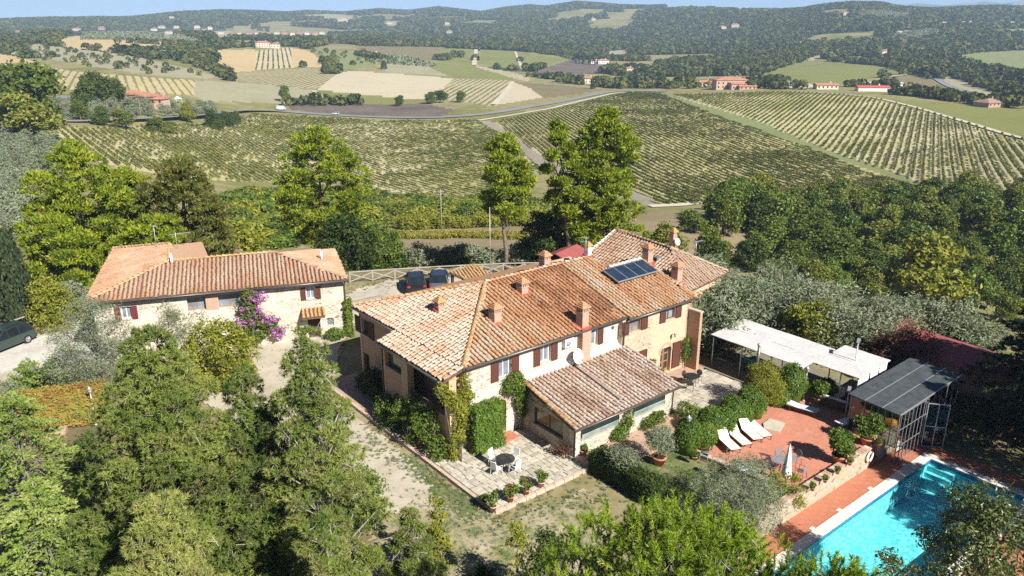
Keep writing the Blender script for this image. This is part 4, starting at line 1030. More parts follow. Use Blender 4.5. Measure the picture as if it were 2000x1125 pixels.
# ------------------------------------------------------------------ the farmhouse
K = 2.0 / 6.5
FH = thing('farmhouse', 'large stone and brick farmhouse with orange hipped tile roof and brown shutters', 'house', ORI, TH)
front = Wall((0, 0.35, 0), (1, 0, 0), (0, -1, 0)); front2 = Wall((0, 0.0, 0), (1, 0, 0), (0, -1, 0)); left = Wall((0.3, 0, 0), (0, 1, 0), (-1, 0, 0))
wn1 = [(2.75, 3.72, 3.85, 5.08), (5.98, 6.88, 3.95, 5.08), (10.15, 10.95, 3.97, 5.05)]
wn2 = [(13.5, 14.66, 4.18, 5.1), (17.2, 18.25, 4.18, 5.1)]
mb = MB(); front.panel(mb, 0.3, 12.9, 0, 5.45, 0.5, wn1 + [(2.42, 3.35, 0.3, 2.5), (12.2, 12.45, 4.65, 4.9)])
mb.build('wall', W_RUB, FH)
mb = MB(); front2.panel(mb, 12.9, 15.9, 0, 5.3, 0.6, [wn2[0]]); mb.build('wall', W_RUB2, FH)
mb = MB(); front2.panel(mb, 15.9, 20.0, 0, 5.3, 0.6, [wn2[1], (16.95, 18.1, 0.12, 2.1)]); mb.build('wall', W_BRICK, FH)
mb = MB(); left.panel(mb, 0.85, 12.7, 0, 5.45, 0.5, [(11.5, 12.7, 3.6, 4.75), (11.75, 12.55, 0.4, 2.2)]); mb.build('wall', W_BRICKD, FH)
mb = MB()
mb.prism([(20.0, 0.0), (20.0, 12.6), (19.5, 12.6), (19.5, 0.0)], 0, [5.3, 5.3, 5.3, 5.3]); mb.box(0.3, 20.0, 12.6, 12.9, 0, 5.4)
mb.poly([(19.9, 0.0, 5.3), (19.9, 4.85, 6.85), (19.9, 9.3, 5.3)], [(0, 1, 2)])
mb.build('wall', W_BRICK, FH)
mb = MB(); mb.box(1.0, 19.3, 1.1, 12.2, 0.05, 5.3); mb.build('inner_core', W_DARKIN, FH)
for a0, a1, z0, z1 in wn1[:2]: front.window(FH, a0, a1, z0, z1, (1, 1), pane=GLASS, frame=WHITE, mull=1)
front.window(FH, *wn1[2], (0, 1), mull=0)
front2.window(FH, *wn2[0], (1, 1), frame=WOODF, mull=1); front2.window(FH, *wn2[1], (1, 1), frame=WOODD, mull=1)
left.window(FH, 11.5, 12.7, 3.6, 4.75, (1, 1), pane=GLASSD, frame=WOODD, shm=WOODD); left.window(FH, 11.75, 12.55, 0.4, 2.2, (0, 0), pane=GLASSD, frame=WOODD, sill=False)
mb = MB(); front.box(mb, 12.2, 12.45, -0.1, -0.06, 4.65, 4.9); mb.build('vent', GUT, FH)
# arched doorways with brick rings
def arch_door(wl, a0, a1, z0, zs, leafmat_, ring, depth=0.3, open_leaf=None, name='door'):
    mb = MB(); n = 9; c, r = (a0 + a1) / 2, (a1 - a0) / 2
    for i in range(n):
        t0, t1 = PI * i / n, PI * (i + 1) / n
        q = []
        for o in (0.0, 0.025):
            for t, rr in ((t0, r), (t1, r), (t1, r + 0.2), (t0, r + 0.2)): q.append(wl.p(c + rr * math.cos(t), o, zs + rr * math.sin(t)))
        mb.hexa(q)
        # spandrel under the square lintel line stays open: fill above the arch inside the opening
    pts = [wl.p(a0, -0.12, z0), wl.p(a1, -0.12, z0)] + [wl.p(c + r * math.cos(PI * i / 10), -0.12, zs + r * math.sin(PI * i / 10)) for i in range(11)]
    d = mb.build(name, ring, FH)
    mb = MB(); wl.box(mb, a0 + 0.02, c - 0.01, -depth - 0.05, -depth, z0 + 0.02, zs + r * 0.7); wl.box(mb, c + 0.01, a1 - 0.02, -depth - 0.05, -depth, z0 + 0.02, zs + r * 0.7)
    for q in (a0 + 0.1, c + 0.1):
        for k in range(3): wl.box(mb, q, q + (c - a0) - 0.2, -depth, -depth + 0.015, z0 + 0.25 + k * 0.62, z0 + 0.75 + k * 0.62, 1)
    mb.build('door_leaf', [leafmat_, GLASSD], d)
    if open_leaf: wl.shutter(d, *open_leaf, WOODB, 0.05)
    return d
arch_door(front2, 16.95, 18.1, 0.12, 1.75, WOODF, W_CHIM, 0.25, (18.2, 19.05, 0.3, 2.3))
arch_door(front, 2.42, 3.35, 0.3, 2.05, plain('red painted door', (0.26, 0.06, 0.035), 0.5), W_CHIM, 0.3)
mb = MB(); front2.shutter(FH, 14.62, 15.45, 1.35, 2.6, WOODB)
mb = MB(); mb.box(19.72, 20.0, -1.05, -0.002, 0, 4.5); mb.box(19.68, 20.04, -1.1, -0.002, 4.5, 4.58, 1); mb.build('buttress', [W_BRICKD, W_STONESTEP], FH)
mb = MB(); mb.box(9.15, 9.9, -0.12, 0.348, 3.3, 5.42); mb.build('chimney_breast', W_CHIM, FH)
for k, (zz, w0) in enumerate(((0.10, -1.0), (0.22, -0.62))):
    mb = MB(); mb.box(2.05, 3.6, w0, 0.34, 0 if k == 0 else 0.10, zz); mb.build('door_step', plain('red brick step', (0.42, 0.17, 0.10), 0.85), FH)
# porch in the near left corner: piers, beam, parapet, stairs
for b in ((-1.0, -0.52, 0.0, 0.5, 0, 5.0), (-1.0, -0.55, 4.5, 5.2, 0, 4.95), (-1.0, -0.6, 7.2, 7.6, 0, 4.95)):
    mb = MB(); mb.box(*b); mb.build('porch_pier', W_PLAS, FH)
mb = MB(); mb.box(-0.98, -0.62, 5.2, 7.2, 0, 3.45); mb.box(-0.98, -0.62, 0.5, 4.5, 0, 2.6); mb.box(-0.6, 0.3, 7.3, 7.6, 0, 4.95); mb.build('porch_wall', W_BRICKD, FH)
mb = MB(); mb.box(-0.52, 0.3, 0.12, 0.42, 2.55, 3.5); mb.box(-0.5, 0.3, 0.85, 0.95, 3.5, 5.1, 0); mb.build('porch_front', W_PLAS, FH)
pl_ = Wall((-0.82, 0, 0), (0, 1, 0), (-1, 0, 0))
pl_.window(FH, 5.22, 7.18, 3.47, 4.75, (0, 0), 0.1, GLASSG, WOODD, mull=0, sill=False)
for k in range(9):
    mb = MB(); mb.box(-0.5, 0.28, 0.1 + 0.3 * k, 0.4 + 0.3 * k, 0, 0.19 * (k + 1)); mb.build('stair_step', W_STONESTEP, FH)
mb = MB(); mb.box(-0.55, 0.29, 2.8, 7.3, 1.70, 1.9); mb.build('landing', W_STONESTEP, FH)
# roofs
RF = link('roof', MB().mesh('roof', T_UNDER), FH)
cs = 1 / math.sqrt(1 + K * K); up = 1 / cs
slope_f = (0, cs, K * cs); slope_l = (cs, 0, K * cs)
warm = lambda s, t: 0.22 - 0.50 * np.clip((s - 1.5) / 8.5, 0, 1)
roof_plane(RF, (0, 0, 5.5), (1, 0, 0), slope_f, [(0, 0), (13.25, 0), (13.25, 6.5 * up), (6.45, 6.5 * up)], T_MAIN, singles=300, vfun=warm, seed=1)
roof_plane(RF, (13.25, -0.3, 5.5 - 0.3 * K), (1, 0, 0), slope_f, [(0, 0), (6.85, 0), (6.65, 5.15 * up), (3.3, 5.15 * up), (2.5, 6.8 * up), (0, 6.8 * up)], T_MAIN, vfun=lambda s, t: np.where(s < 1.9, 0.28, 0.08), seed=2)
roof_plane(RF, (0.0, 13.1, 5.5), (0, -1, 0), slope_l, [(0, 0), (13.1, 0), (6.6, 6.5 * up)], T_HIP, vfun=lambda s, t: 0.1 * (t < 3), seed=3)
roof_plane(RF, (-1.35, 7.4, 5.5 - 1.35 * K), (0, -1, 0), slope_l, [(0, 0), (7.4, 0), (7.4, 1.28 * up), (0, 1.28 * up)], T_HIP, vfun=lambda s, t: 0.1 + 0 * s, seed=4)
mb = MB(); mb.poly([(0, 13.1, 5.49), (15.9, 13.1, 5.49), (15.75, 6.55, 7.49), (6.5, 6.55, 7.49)], [(0, 1, 2, 3)]); mb.poly([(16.2, 4.9, 7.1), (19.9, 4.9, 7.1), (19.9, 9.5, 5.5), (16.2, 9.5, 5.5)], [(0, 1, 2, 3)]); mb.build('roof_back', T_MAIN, RF)
ridge_line(RF, (0.05, 0.05, 5.56), (6.45, 6.5, 7.56)); ridge_line(RF, (0.05, 13.05, 5.56), (6.45, 6.6, 7.56)); ridge_line(RF, (6.45, 6.55, 7.57), (15.7, 6.55, 7.57), T_MAIN); ridge_line(RF, (16.4, 4.88, 7.06), (19.9, 4.88, 7.06), W_LIME)
ridge_line(RF, (-1.3, 0.06, 5.12), (0.0, 0.06, 5.52), T_HIP); ridge_line(RF, (19.98, -0.25, 5.47), (19.88, 4.8, 7.03), T_MAIN)
gutter(FH, (0.1, -0.09, 5.43), (13.2, -0.09, 5.43)); gutter(FH, (13.15, -0.40, 5.34), (20.1, -0.40, 5.34), down=[[(13.15, -0.38, 5.3), (13.0, -0.1, 5.1), (13.0, -0.08, 3.5)]])
gutter(FH, (-0.1, 13.1, 5.42), (-0.1, 7.5, 5.42)); gutter(FH, (-1.44, 7.4, 5.0), (-1.44, 0.0, 5.0), down=[[(-1.42, 7.35, 4.95), (-1.05, 7.45, 4.6), (-1.05, 7.45, 0.1)]])
mb = MB(); mb.box(0.2, 13.1, -0.04, 0.3, 5.28, 5.40); mb.box(13.2, 19.9, -0.3, -0.05, 5.2, 5.28); mb.box(-0.05, 0.25, 7.5, 13.0, 5.28, 5.4); mb.box(-1.38, -1.05, 0.1, 7.3, 4.86, 4.97); mb.build('eaves_board', WOODD, FH)
for u, w, h in ((4.47, 2.87, 1.22), (8.17, 4.73, 1.05), (9.5, 0.32, 1.62), (12.1, 7.0, 1.25), (20.15, 4.5, 1.4), (20.3, 1.75, 1.45)):
    chimney(FH, u, w, 5.5 + K * min(w, 13 - w), 5.5 + K * min(w, 13 - w) + h, mat=W_CHIM)
chimney(FH, 2.85, 6.6, 5.5 + K * 2.85, 5.5 + K * 2.85 + 0.95, 0.5, 0.5)
for u, w in ((4.3, 2.7), (8.2, 5.6), (9.5, 1.4), (3.6, 7.4)): pass

# rear wing
RW = thing('rear_wing', 'brown-tiled rear wing with a higher ridge behind the main farmhouse roof', 'house', ORI, TH)
mb = MB(); mb.prism([(20.3, 1.4), (26.0, 2.0), (26.0, 10.4), (17.7, 10.4), (17.7, 9.5), (20.3, 9.4)], 0, [5.1, 5.3, 5.3, 4.7, 4.7, 5.2]); mb.build('wall', W_BRICK, RW)
RR = link('roof', MB().mesh('roof', T_UNDER), RW)
def quad_roof(parent, P, mat, seed, vf=None):
    """Tiles over a plane given by eave start, eave end and further corners."""
    P = np.array(P, float); e = P[1] - P[0]; L = np.linalg.norm(e); e /= L
    n = np.cross(e, P[-1] - P[0]); n /= np.linalg.norm(n); n = n if n[2] > 0 else -n
    t = np.cross(n, e); t = t if t[2] > 0 else -t
    roof_plane(parent, P[0], e, t, [((q - P[0]) @ e, (q - P[0]) @ t) for q in P], mat, vfun=vf, seed=seed)
R1, R2 = (23.0, 10.6, 7.62), (22.65, 4.3, 7.5)
quad_roof(RR, [(17.3, 10.6, 4.95), (17.3, 3.2, 4.87), (20.1, 0.9, 5.3), R2, R1], T_REAR, 21)
quad_roof(RR, [(20.1, 0.9, 5.3), (26.4, 1.7, 5.5), R2], T_REAR, 22, lambda s, t: 0.15 + 0 * s)
mb = MB(); mb.poly([(26.4, 1.7, 5.5), (26.5, 10.6, 5.6), R1, R2], [(0, 1, 2, 3)]); mb.build('roof_back', T_REAR, RR)
ridge_line(RR, R2, R1, T_REAR); ridge_line(RR, (26.35, 1.75, 5.58), R2, T_REAR); ridge_line(RR, (20.1, 0.95, 5.4), R2, T_REAR); ridge_line(RR, (17.4, 10.6, 5.05), R1, W_LIME)
for q in ((21.4, 4.6, 6.95), (22.4, 2.9, 6.35)):
    mb = MB(); mb.box(q[0] - 0.35, q[0] + 0.35, q[1] - 0.25, q[1] + 0.25, q[2] - 0.1, q[2] + 0.12); mb.build('skylight', GLASS, RW)
chimney(RW, 24.3, 5.6, 7.0, 8.6, 0.4, 0.4); chimney(RW, 19.5, 10.2, 6.2, 7.3, 0.4, 0.4, W_LIME)
# near gable piece over the yard at the back left
PR = thing('carport', 'small orange-tiled carport roof behind the farmhouse beside the parked cars', 'carport', ORI, TH)
cw = [np.r_[at_uw(*q, z), z] for q, z in (((930, 557), 2.7), ((990, 546), 2.7), ((925, 521), 3.5), ((878, 532), 3.5))]
quad_roof(PR, cw, T_RIDGE, 23)
A_ = [cw[0][:2], cw[3][:2]]
for f in (0.03, 0.5, 0.97):
    q = np.array(A_[0]) * (1 - f) + np.array(A_[1]) * f
    mb = MB(); mb.box(q[0] + 0.1, q[0] + 0.3, q[1] - 0.1, q[1] + 0.1, 0, 2.6 + 0.7 * f); mb.build('post', WOODD, PR)

# lean-to annex
AX = thing('annex', 'low stone annex with brown lean-to tile roof on the farmhouse front', 'annex', ORI, TH)
axf = Wall((0, -4.3, 0), (1, 0, 0), (0, -1, 0)); axl = Wall((4.6, 0, 0), (0, 1, 0), (-1, 0, 0))
mb = MB(); h1, h2 = (5.15, 8.35, 0.92, 2.05), (9.5, 12.5, 0.95, 2.05)
axf.panel(mb, 4.6, 13.1, 0, 2.3, 0.35, [h1, h2]); mb.build('wall', W_RUB, AX)
mb = MB(); axl.panel(mb, -3.95, 0.34, 0, 2.3, 0.35, [(-3.4, -0.75, 0.85, 2.0)])
mb.poly([(4.62, -4.28, 2.3), (4.62, 0.34, 2.3), (4.62, 0.34, 3.25)], [(0, 1, 2)]); mb.build('wall', W_RUB2, AX)
mb = MB(); mb.box(12.75, 13.08, -3.95, -0.001, 0, 2.3); mb.poly([(13.08, -4.28, 2.3), (13.08, -0.002, 2.3), (13.08, -0.002, 3.2)], [(0, 1, 2)]); mb.build('wall', W_RUB2, AX)
for h in (h1, h2):
    w = axf.window(AX, *h, (0, 0), 0.12, GLASSD, WOODB, mull=0)
    mb = MB(); axf.box(mb, h[0] + 0.1, h[1] - 0.1, 0.02, 0.05, h[2] + 0.02, h[2] + 0.05)   # tilted lower light
    mb.hexa([axf.p(h[0] + 0.08, -0.05, h[2] + 0.08), axf.p(h[1] - 0.08, -0.05, h[2] + 0.08), axf.p(h[1] - 0.08, -0.02, h[2] + 0.06), axf.p(h[0] + 0.08, -0.02, h[2] + 0.06),
             axf.p(h[0] + 0.08, 0.05, h[2] + 0.42), axf.p(h[1] - 0.08, 0.05, h[2] + 0.42), axf.p(h[1] - 0.08, 0.08, h[2] + 0.40), axf.p(h[0] + 0.08, 0.08, h[2] + 0.40)])
    mb.build('tilted_pane', glassmat('pale green glass', (0.30, 0.36, 0.32)), w)
axl.window(AX, -3.4, -0.75, 0.85, 2.0, (0, 0), 0.12, GLASSG, WOODB, mull=1)
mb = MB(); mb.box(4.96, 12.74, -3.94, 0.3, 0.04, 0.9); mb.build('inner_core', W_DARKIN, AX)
AR = link('roof', MB().mesh('roof', T_UNDER), AX)
ka = (3.35 - 2.32) / 5.25; ca = 1 / math.sqrt(1 + ka * ka)
roof_plane(AR, (4.05, -4.93, 2.32), (1, 0, 0), (0, ca, ka * ca), [(0, 0), (9.2, 0), (9.5, 5.25 / ca), (0.3, 5.25 / ca)], T_ANX, singles=300, seed=31, expo=0.33, skip=[(4.42, 0.6), (4.70, 0.6), (4.70, 6), (4.42, 6)])
mb = MB(); mb.poly([(8.5, -4.2, 2.53), (8.72, -4.2, 2.53), (8.72, 0.3, 3.44), (8.5, 0.3, 3.44)], [(0, 1, 2, 3)]); mb.build('flat_strip', plain('grey mortar strip', (0.27, 0.235, 0.20), 0.9, 0.1, 0, 0.35, 5), AR)
mb = MB(); mb.prism([(4.3, 0.0), (13.6, 0.0), (13.6, 0.345), (4.3, 0.345)], [3.25] * 4, [3.42, 3.42, 3.62, 3.62]); mb.build('mortar_flashing', W_LIME, AR)
gutter(AX, (4.0, -5.02, 2.26), (13.3, -5.02, 2.26), 0.06, down=[[(13.2, -5.0, 2.22), (13.15, -4.4, 2.0), (13.15, -4.36, 0.05)], [(4.2, -5.0, 2.22), (4.62, -4.4, 2.0), (4.62, -4.36, 0.05)]])
ridge_line(AR, (4.08, -4.9, 2.4), (4.38, 0.25, 3.42), T_RIDGE, L=0.4)

# things fixed to the farmhouse
def on_villa(u, w, z=0.0): return tuple(loc(u, w, z))
SP = thing('solar_collector', 'dark blue solar collector of four panels lying on the farmhouse roof', 'solar panel', on_villa(15.2, 2.72, 6.56), TH)
ROTX = math.atan(K)
for i in range(4):
    mb = MB(); x0 = i * 1.03
    for b in ((x0, x0 + 0.025, 0, 1.66), (x0 + 0.995, x0 + 1.02, 0, 1.66), (x0 + 0.025, x0 + 0.995, 0, 0.03), (x0 + 0.025, x0 + 0.995, 1.63, 1.66)): mb.box(*b, 0.0, 0.10)
    mb.box(x0 + 0.025, x0 + 0.995, 0.03, 1.63, 0.03, 0.085, 1)
    o = mb.build('panel', [GALV, glassmat('collector glass', (0.02, 0.035, 0.06), 0.25)], SP); o.rotation_euler = (ROTX, 0, 0); o.location = (0, 0, 0.16)
mb = MB()
for x in (0.15, 1.4, 2.7, 3.95): mb.bar((x, 0.05, -0.1), (x, 0.05, 0.2), 0.05); mb.bar((x, 1.5, 0.4), (x, 1.5, 0.62), 0.05)
mb.build('mount', GUT, SP)
def dish(name, label, p, rz, r=0.45, pole=0.5, tilt=1.1, mat=None, arm=True):
    t = thing(name, label, 'satellite dish', p, rz)
    mb = MB(); mb.lathe([(0.01, 0.0), (r * 0.4, 0.02 * r / 0.45), (r * 0.75, 0.085 * r / 0.45), (r, 0.16 * r / 0.45), (r, 0.18 * r / 0.45), (r * 0.7, 0.10 * r / 0.45), (0.01, 0.02)], 20)
    o = mb.build('reflector', mat or WHITE, t); o.rotation_euler = (tilt, 0, 0); o.location = (0, -0.15, pole)
    mb = MB(); mb.bar((0, 0.1, 0), (0, 0, pole), 0.05); mb.bar((0, 0, pole), (0, -0.12, pole), 0.05); mb.build('bracket', GALV, t)
    if arm: mb = MB(); mb.bar((0, -0.2, pole - r * 0.8), (0, -0.65, pole - 0.1), 0.03); mb.box(-0.05, 0.05, -0.72, -0.6, pole - 0.15, pole - 0.05); mb.build('receiver', GALV, t)
    return t
dish('satellite_dish', 'big white satellite dish on the front wall above the annex roof', on_villa(8.6, 0.05, 3.45), TH + 0.2, 0.5, 0.45, 1.25)
dish('satellite_dish', 'small pale grey satellite dish on the rear wing chimney', on_villa(24.2, 5.3, 7.3), TH, 0.3, 0.3, 1.2, plain('pale grey dish', (0.55, 0.58, 0.6)), False)
t = thing('air_conditioner', 'white air conditioning unit hung on the farmhouse wall under the eaves', 'air conditioner', on_villa(7.8, 0.34, 4.62), TH)
mb = MB(); mb.box(0, 0.75, -0.3, -0.02, 0, 0.55); mb.build('casing', WHITE, t)
mb = MB(); mb.lathe([(0.02, 0), (0.2, 0), (0.2, 0.02), (0.02, 0.02)], 14); o = mb.build('fan_grille', plain('grille grey', (0.3, 0.3, 0.3)), t); o.rotation_euler = (PI / 2, 0, 0); o.location = (0.3, -0.301, 0.28)
def antenna(label, p, rz, h, booms, name='aerial'):
    t = thing(name, label, 'aerial', p, rz)
    mb = MB(); mb.tube([(0, 0, -0.3), (0, 0, h)], 0.022, 5); mb.build('mast', GALV, t)
    for z, L, n, a in booms:
        mb = MB(); c, s = math.cos(a), math.sin(a); mb.bar((-L * 0.3 * c, -L * 0.3 * s, z), (L * 0.7 * c, L * 0.7 * s, z), 0.035)
        for i in range(n):
            q = -0.3 + i / (n - 1); w = 0.32 - 0.12 * i / n
            mb.bar((L * q * c - w * s * 0.6, L * q * s + w * c * 0.6, z), (L * q * c + w * s * 0.6, L * q * s - w * c * 0.6, z), 0.025)
        mb.build('antenna', GALV, t)
antenna('tall thin aerial mast rising from the left end of the farmhouse ridge', on_villa(8.0, 8.0, 7.0), TH, 5.2, [(0.9, 0.7, 5, 0.4)])
antenna('short aerial with small white antennas beside the rear wing verge', on_villa(16.4, 7.3, 7.3), TH, 1.6, [(1.2, 0.6, 5, 2.4), (1.5, 0.5, 4, 2.2)])
antenna('grey aerial with a long antenna on the right hip of the rear wing', on_villa(25.6, 4.3, 6.3), TH, 1.3, [(1.25, 1.1, 8, 0.0)])
def wall_lamp(label, p, rz):
    t = thing('wall_lamp', label, 'lamp', p, rz)
    mb = MB(); mb.bar((0, 0, 0), (0, -0.3, 0.08), 0.03); mb.build('bracket', GUT, t)
    mb = MB(); mb.lathe([(0.06, -0.02), (0.12, 0.2), (0.13, 0.22)], 6, (0, -0.32, -0.1)); mb.build('lantern', WHITE, t)
    mb = MB(); mb.lathe([(0.15, 0), (0.03, 0.1), (0.02, 0.14)], 6, (0, -0.32, 0.12)); mb.build('lamp_cap', GALV, t)
wall_lamp('wall lantern beside the climber over the red door', on_villa(2.2, 0.33, 2.75), TH)
wall_lamp('wall lantern above the arched door with the open shutter', on_villa(18.0, -0.02, 3.0), TH)
wall_lamp('wall lantern by the iron gate at the porch corner', on_villa(0.32, 0.0, 2.4), TH)
# ------------------------------------------------------------------ garden ground
def groundmat(name, cols, scale, cracks=0, bump=0.3, rough=0.95):
    t = NT(name); v = t.coord(); a = t.noise(v, scale, 6, 0.7); b = t.noise(v, scale * 12, 3)
    k = len(cols); c = t.ramp(t.math('ADD', t.math('MULTIPLY', a, 0.7), t.math('MULTIPLY', b, 0.3)), [(0.36 + 0.28 * i / (k - 1), q) for i, q in enumerate(cols)])
    return t.pbr(c, rough, 0.1, 0, b, bump, 0.02)
G_GRAVEL = groundmat('pale gravel', [(0.33, 0.285, 0.21), (0.44, 0.39, 0.30), (0.50, 0.455, 0.37)], 0.6)
G_DRIVE = groundmat('worn pale drive', [(0.40, 0.36, 0.29), (0.52, 0.49, 0.43), (0.56, 0.54, 0.49)], 0.4)
G_LAWN = groundmat('patchy lawn', [(0.10, 0.13, 0.05), (0.16, 0.175, 0.075), (0.28, 0.25, 0.14), (0.37, 0.32, 0.215), (0.43, 0.38, 0.28)], 0.75)
G_LAWN2 = groundmat('greener lawn', [(0.06, 0.095, 0.03), (0.10, 0.135, 0.045), (0.15, 0.165, 0.065), (0.29, 0.24, 0.15)], 0.8)
G_LITTER = groundmat('pine litter', [(0.12, 0.095, 0.05), (0.18, 0.14, 0.08), (0.10, 0.105, 0.04)], 0.8)  # brown needle litter under the foreground pines
G_COBBLE = groundmat('courtyard stone', [(0.34, 0.30, 0.24), (0.46, 0.42, 0.35), (0.52, 0.48, 0.41)], 1.2)
G_JOINT = groundmat('paving joints', [(0.15, 0.135, 0.10), (0.22, 0.20, 0.14), (0.16, 0.16, 0.09)], 2)
def tilefloor(name, c1, c2, mortar, bw, rh, rot=0.0, msize=0.012, grime=(0.2, 0.09, 0.06)):
    t = NT(name); tc = t.n('TexCoord'); mp = t.n('Mapping'); mp.inputs['Rotation'].default_value = (0, 0, rot); t.l(tc.outputs['Object'], mp.inputs['Vector'])
    b = t.n('TexBrick'); t.l(mp.outputs[0], b.inputs['Vector']); b.inputs['Scale'].default_value = 1
    b.inputs['Brick Width'].default_value = bw; b.inputs['Row Height'].default_value = rh; b.inputs['Mortar Size'].default_value = msize
    for nm, c in (('Color1', c1), ('Color2', c2), ('Mortar', mortar)): b.inputs[nm].default_value = (*c, 1)
    c = t.mix(t.math('MULTIPLY', t.ramp(t.noise(tc.outputs['Object'], 0.7, 6, 0.7), [(0.4, (0, 0, 0)), (0.75, (1, 1, 1))]), 0.45), b.outputs[0], grime)
    c = t.mix(t.math('MULTIPLY', t.ramp(t.noise(tc.outputs['Object'], 0.35, 5), [(0.45, (0, 0, 0)), (0.7, (1, 1, 1))]), 0.35), c, tuple(min(1, x * 1.5) for x in c1))
    return t.pbr(c, 0.75, 0.2, 0, b.outputs['Fac'], -0.25, 0.01)
G_TERR = tilefloor('terracotta terrace', (0.47, 0.17, 0.105), (0.53, 0.225, 0.145), (0.48, 0.28, 0.21), 0.30, 0.15, 0.0)
G_DECK = tilefloor('diagonal pool deck tiles', (0.43, 0.155, 0.09), (0.47, 0.19, 0.11), (0.30, 0.14, 0.095), 0.42, 0.42, rad(45), 0.014)
G_PATH = tilefloor('old brick path', (0.42, 0.25, 0.17), (0.50, 0.34, 0.25), (0.40, 0.32, 0.25), 0.28, 0.14, rad(90), 0.015, (0.30, 0.22, 0.16))
def sheet(name, uwpts, z, mt, th=0.0):
    """Flat sheet (or slab) of ground in the villa frame."""
    mb = MB()
    if th: mb.prism(uwpts, z - th, z, 0)
    else: mb.face([(u, w, z) for u, w in uwpts])
    o = mb.build(name, mt); o.location = ORI; o.rotation_euler = (0, 0, TH); return struct(o)
def patchy(name, uwpts, z, mt, cell=0.24, rag=1.0, seed=1):
    """Ground cover with a ragged, worn border, in small cells."""
    Q = np.array(uwpts, float); lo, hi = Q.min(0) - 1, Q.max(0) + 1; g = np.random.default_rng(seed)
    nu, nw = int((hi[0] - lo[0]) / cell), int((hi[1] - lo[1]) / cell)
    U, W_ = np.meshgrid(lo[0] + (np.arange(nu) + 0.5) * cell, lo[1] + (np.arange(nw) + 0.5) * cell, indexing='ij')
    d = lambda s, a, k: a * (vnoise(U / s + 90, W_ / s + 90, seed + k) - 0.5)
    u2 = U + rag * (d(2.2, 1.6, 1) + d(0.7, 0.7, 2)) + g.normal(0, 0.22 * rag, U.shape); w2 = W_ + rag * (d(2.2, 1.6, 3) + d(0.7, 0.7, 4)) + g.normal(0, 0.22 * rag, U.shape)
    I, J = np.nonzero(inside(Q, u2, w2)); n1 = nw + 1
    V = np.stack([lo[0] + np.repeat(np.arange(nu + 1), n1) * cell, lo[1] + np.tile(np.arange(n1), nu + 1) * cell, np.full((nu + 1) * n1, z)], -1)
    F = np.stack([I * n1 + J, (I + 1) * n1 + J, (I + 1) * n1 + J + 1, I * n1 + J + 1], -1); ids, inv = np.unique(F.ravel(), return_inverse=True)
    return struct(link(name, np_mesh(name, V[ids], inv.reshape(-1, 4), mt), None, ORI, TH))
def pxsheet(name, pts, z, mt):
    return patchy(name, [at_uw(x, y, z) for x, y in pts], z, mt, 0.17 if 'drive' in name or 'gravel' in name else 0.15, 0.45 if 'gravel' in name else 0.8)
pxsheet('gravel_yard', [(-60, 760), (-60, 660), (60, 640), (150, 622), (250, 600), (400, 590), (640, 610), (700, 560), (760, 548), (880, 542), (1060, 540), (1060, 580), (900, 600), (700, 620), (660, 700), (640, 770), (720, 835), (800, 895), (862, 950), (880, 985), (820, 1000), (700, 980), (600, 920), (420, 800), (250, 720), (100, 740)], 0.012, G_GRAVEL)
pxsheet('drive', [(-60, 740), (-60, 690), (40, 668), (130, 640), (250, 625), (420, 650), (420, 690), (250, 690), (130, 700), (60, 725)], 0.018, G_DRIVE)
pxsheet('lawn', [(640, 1250), (640, 1010), (760, 1000), (880, 975), (935, 985), (980, 1030), (1130, 945), (1240, 1060), (1400, 1250)], 0.014, G_LAWN)
pxsheet('lawn', [(800, 895), (815, 893), (940, 985), (905, 1010), (870, 985), (840, 935)], 0.016, G_LAWN2)
patchy('lawn', [(4.9, -7.0), (10.0, -7.0), (10.2, -8.2), (11.0, -14.3), (7.3, -14.3), (4.6, -14.3), (4.4, -12)], 0.018, G_LAWN2, 0.2, 0.5)
pxsheet('pine_litter', [(-100, 1300), (-100, 800), (80, 780), (420, 830), (640, 930), (720, 1010), (700, 1300)], 0.02, G_LITTER)
pxsheet('lawn', [(1800, 600), (1480, 610), (1420, 640), (1500, 660), (1700, 690), (1800, 690)], 0.012, G_LAWN2)
# patio of flat stones
PT = sheet('patio', [(-2.2, -5.7), (4.62, -5.7), (4.62, -0.1), (2.0, 0.3), (-2.2, 0.4)], 0.085, G_JOINT, 0.12)
g = random.Random(5); PAV = [groundmat('paving stone %d' % i, [tuple(x * k for x in q) for q in ((0.36, 0.325, 0.25), (0.44, 0.40, 0.32), (0.50, 0.46, 0.38))], 3.0) for i, k in enumerate((0.82, 0.95, 1.05, 1.16))]
def irregular(rows, u0, u1, w0, w1, lo, hi, gap, gg):
    out, w = [], w0
    while w < w1 - 0.05:
        h = min(gg.uniform(*rows), w1 - w)
        u = u0 - gg.uniform(0, lo)
        while u < u1:
            L = gg.uniform(lo, hi); a, b = max(u, u0), min(u + L, u1); u += L
            if b - a < 0.1: continue
            if h > 0.42 and gg.random() < 0.35 and b - a > 0.3:
                out += [(a, b, w, w + h * 0.5), (a, b, w + h * 0.5, w + h)]
            else: out.append((a, b, w, w + h))
        w += h
    q = []
    for a, b, c, d in out:
        j = lambda: gg.uniform(-0.022, 0.022)
        q.append([(a + gap + j(), c + gap + j()), (b - gap + j(), c + gap + j()), (b - gap + j(), d - gap + j()), (a + gap + j(), d - gap + j())])
    return q
for q in irregular((0.28, 0.44), -2.0, 4.6, -5.5, 0.2, 0.28, 0.66, 0.018, g):
    cx, cy = sum(p[0] for p in q) / 4, sum(p[1] for p in q) / 4
    mb = MB(); mb.prism([(x - cx, y - cy) for x, y in q], 0, 0.034 + g.uniform(-0.006, 0.008)); mb.build('paving_stone', g.choice(PAV), PT, (cx, cy, 0.086))
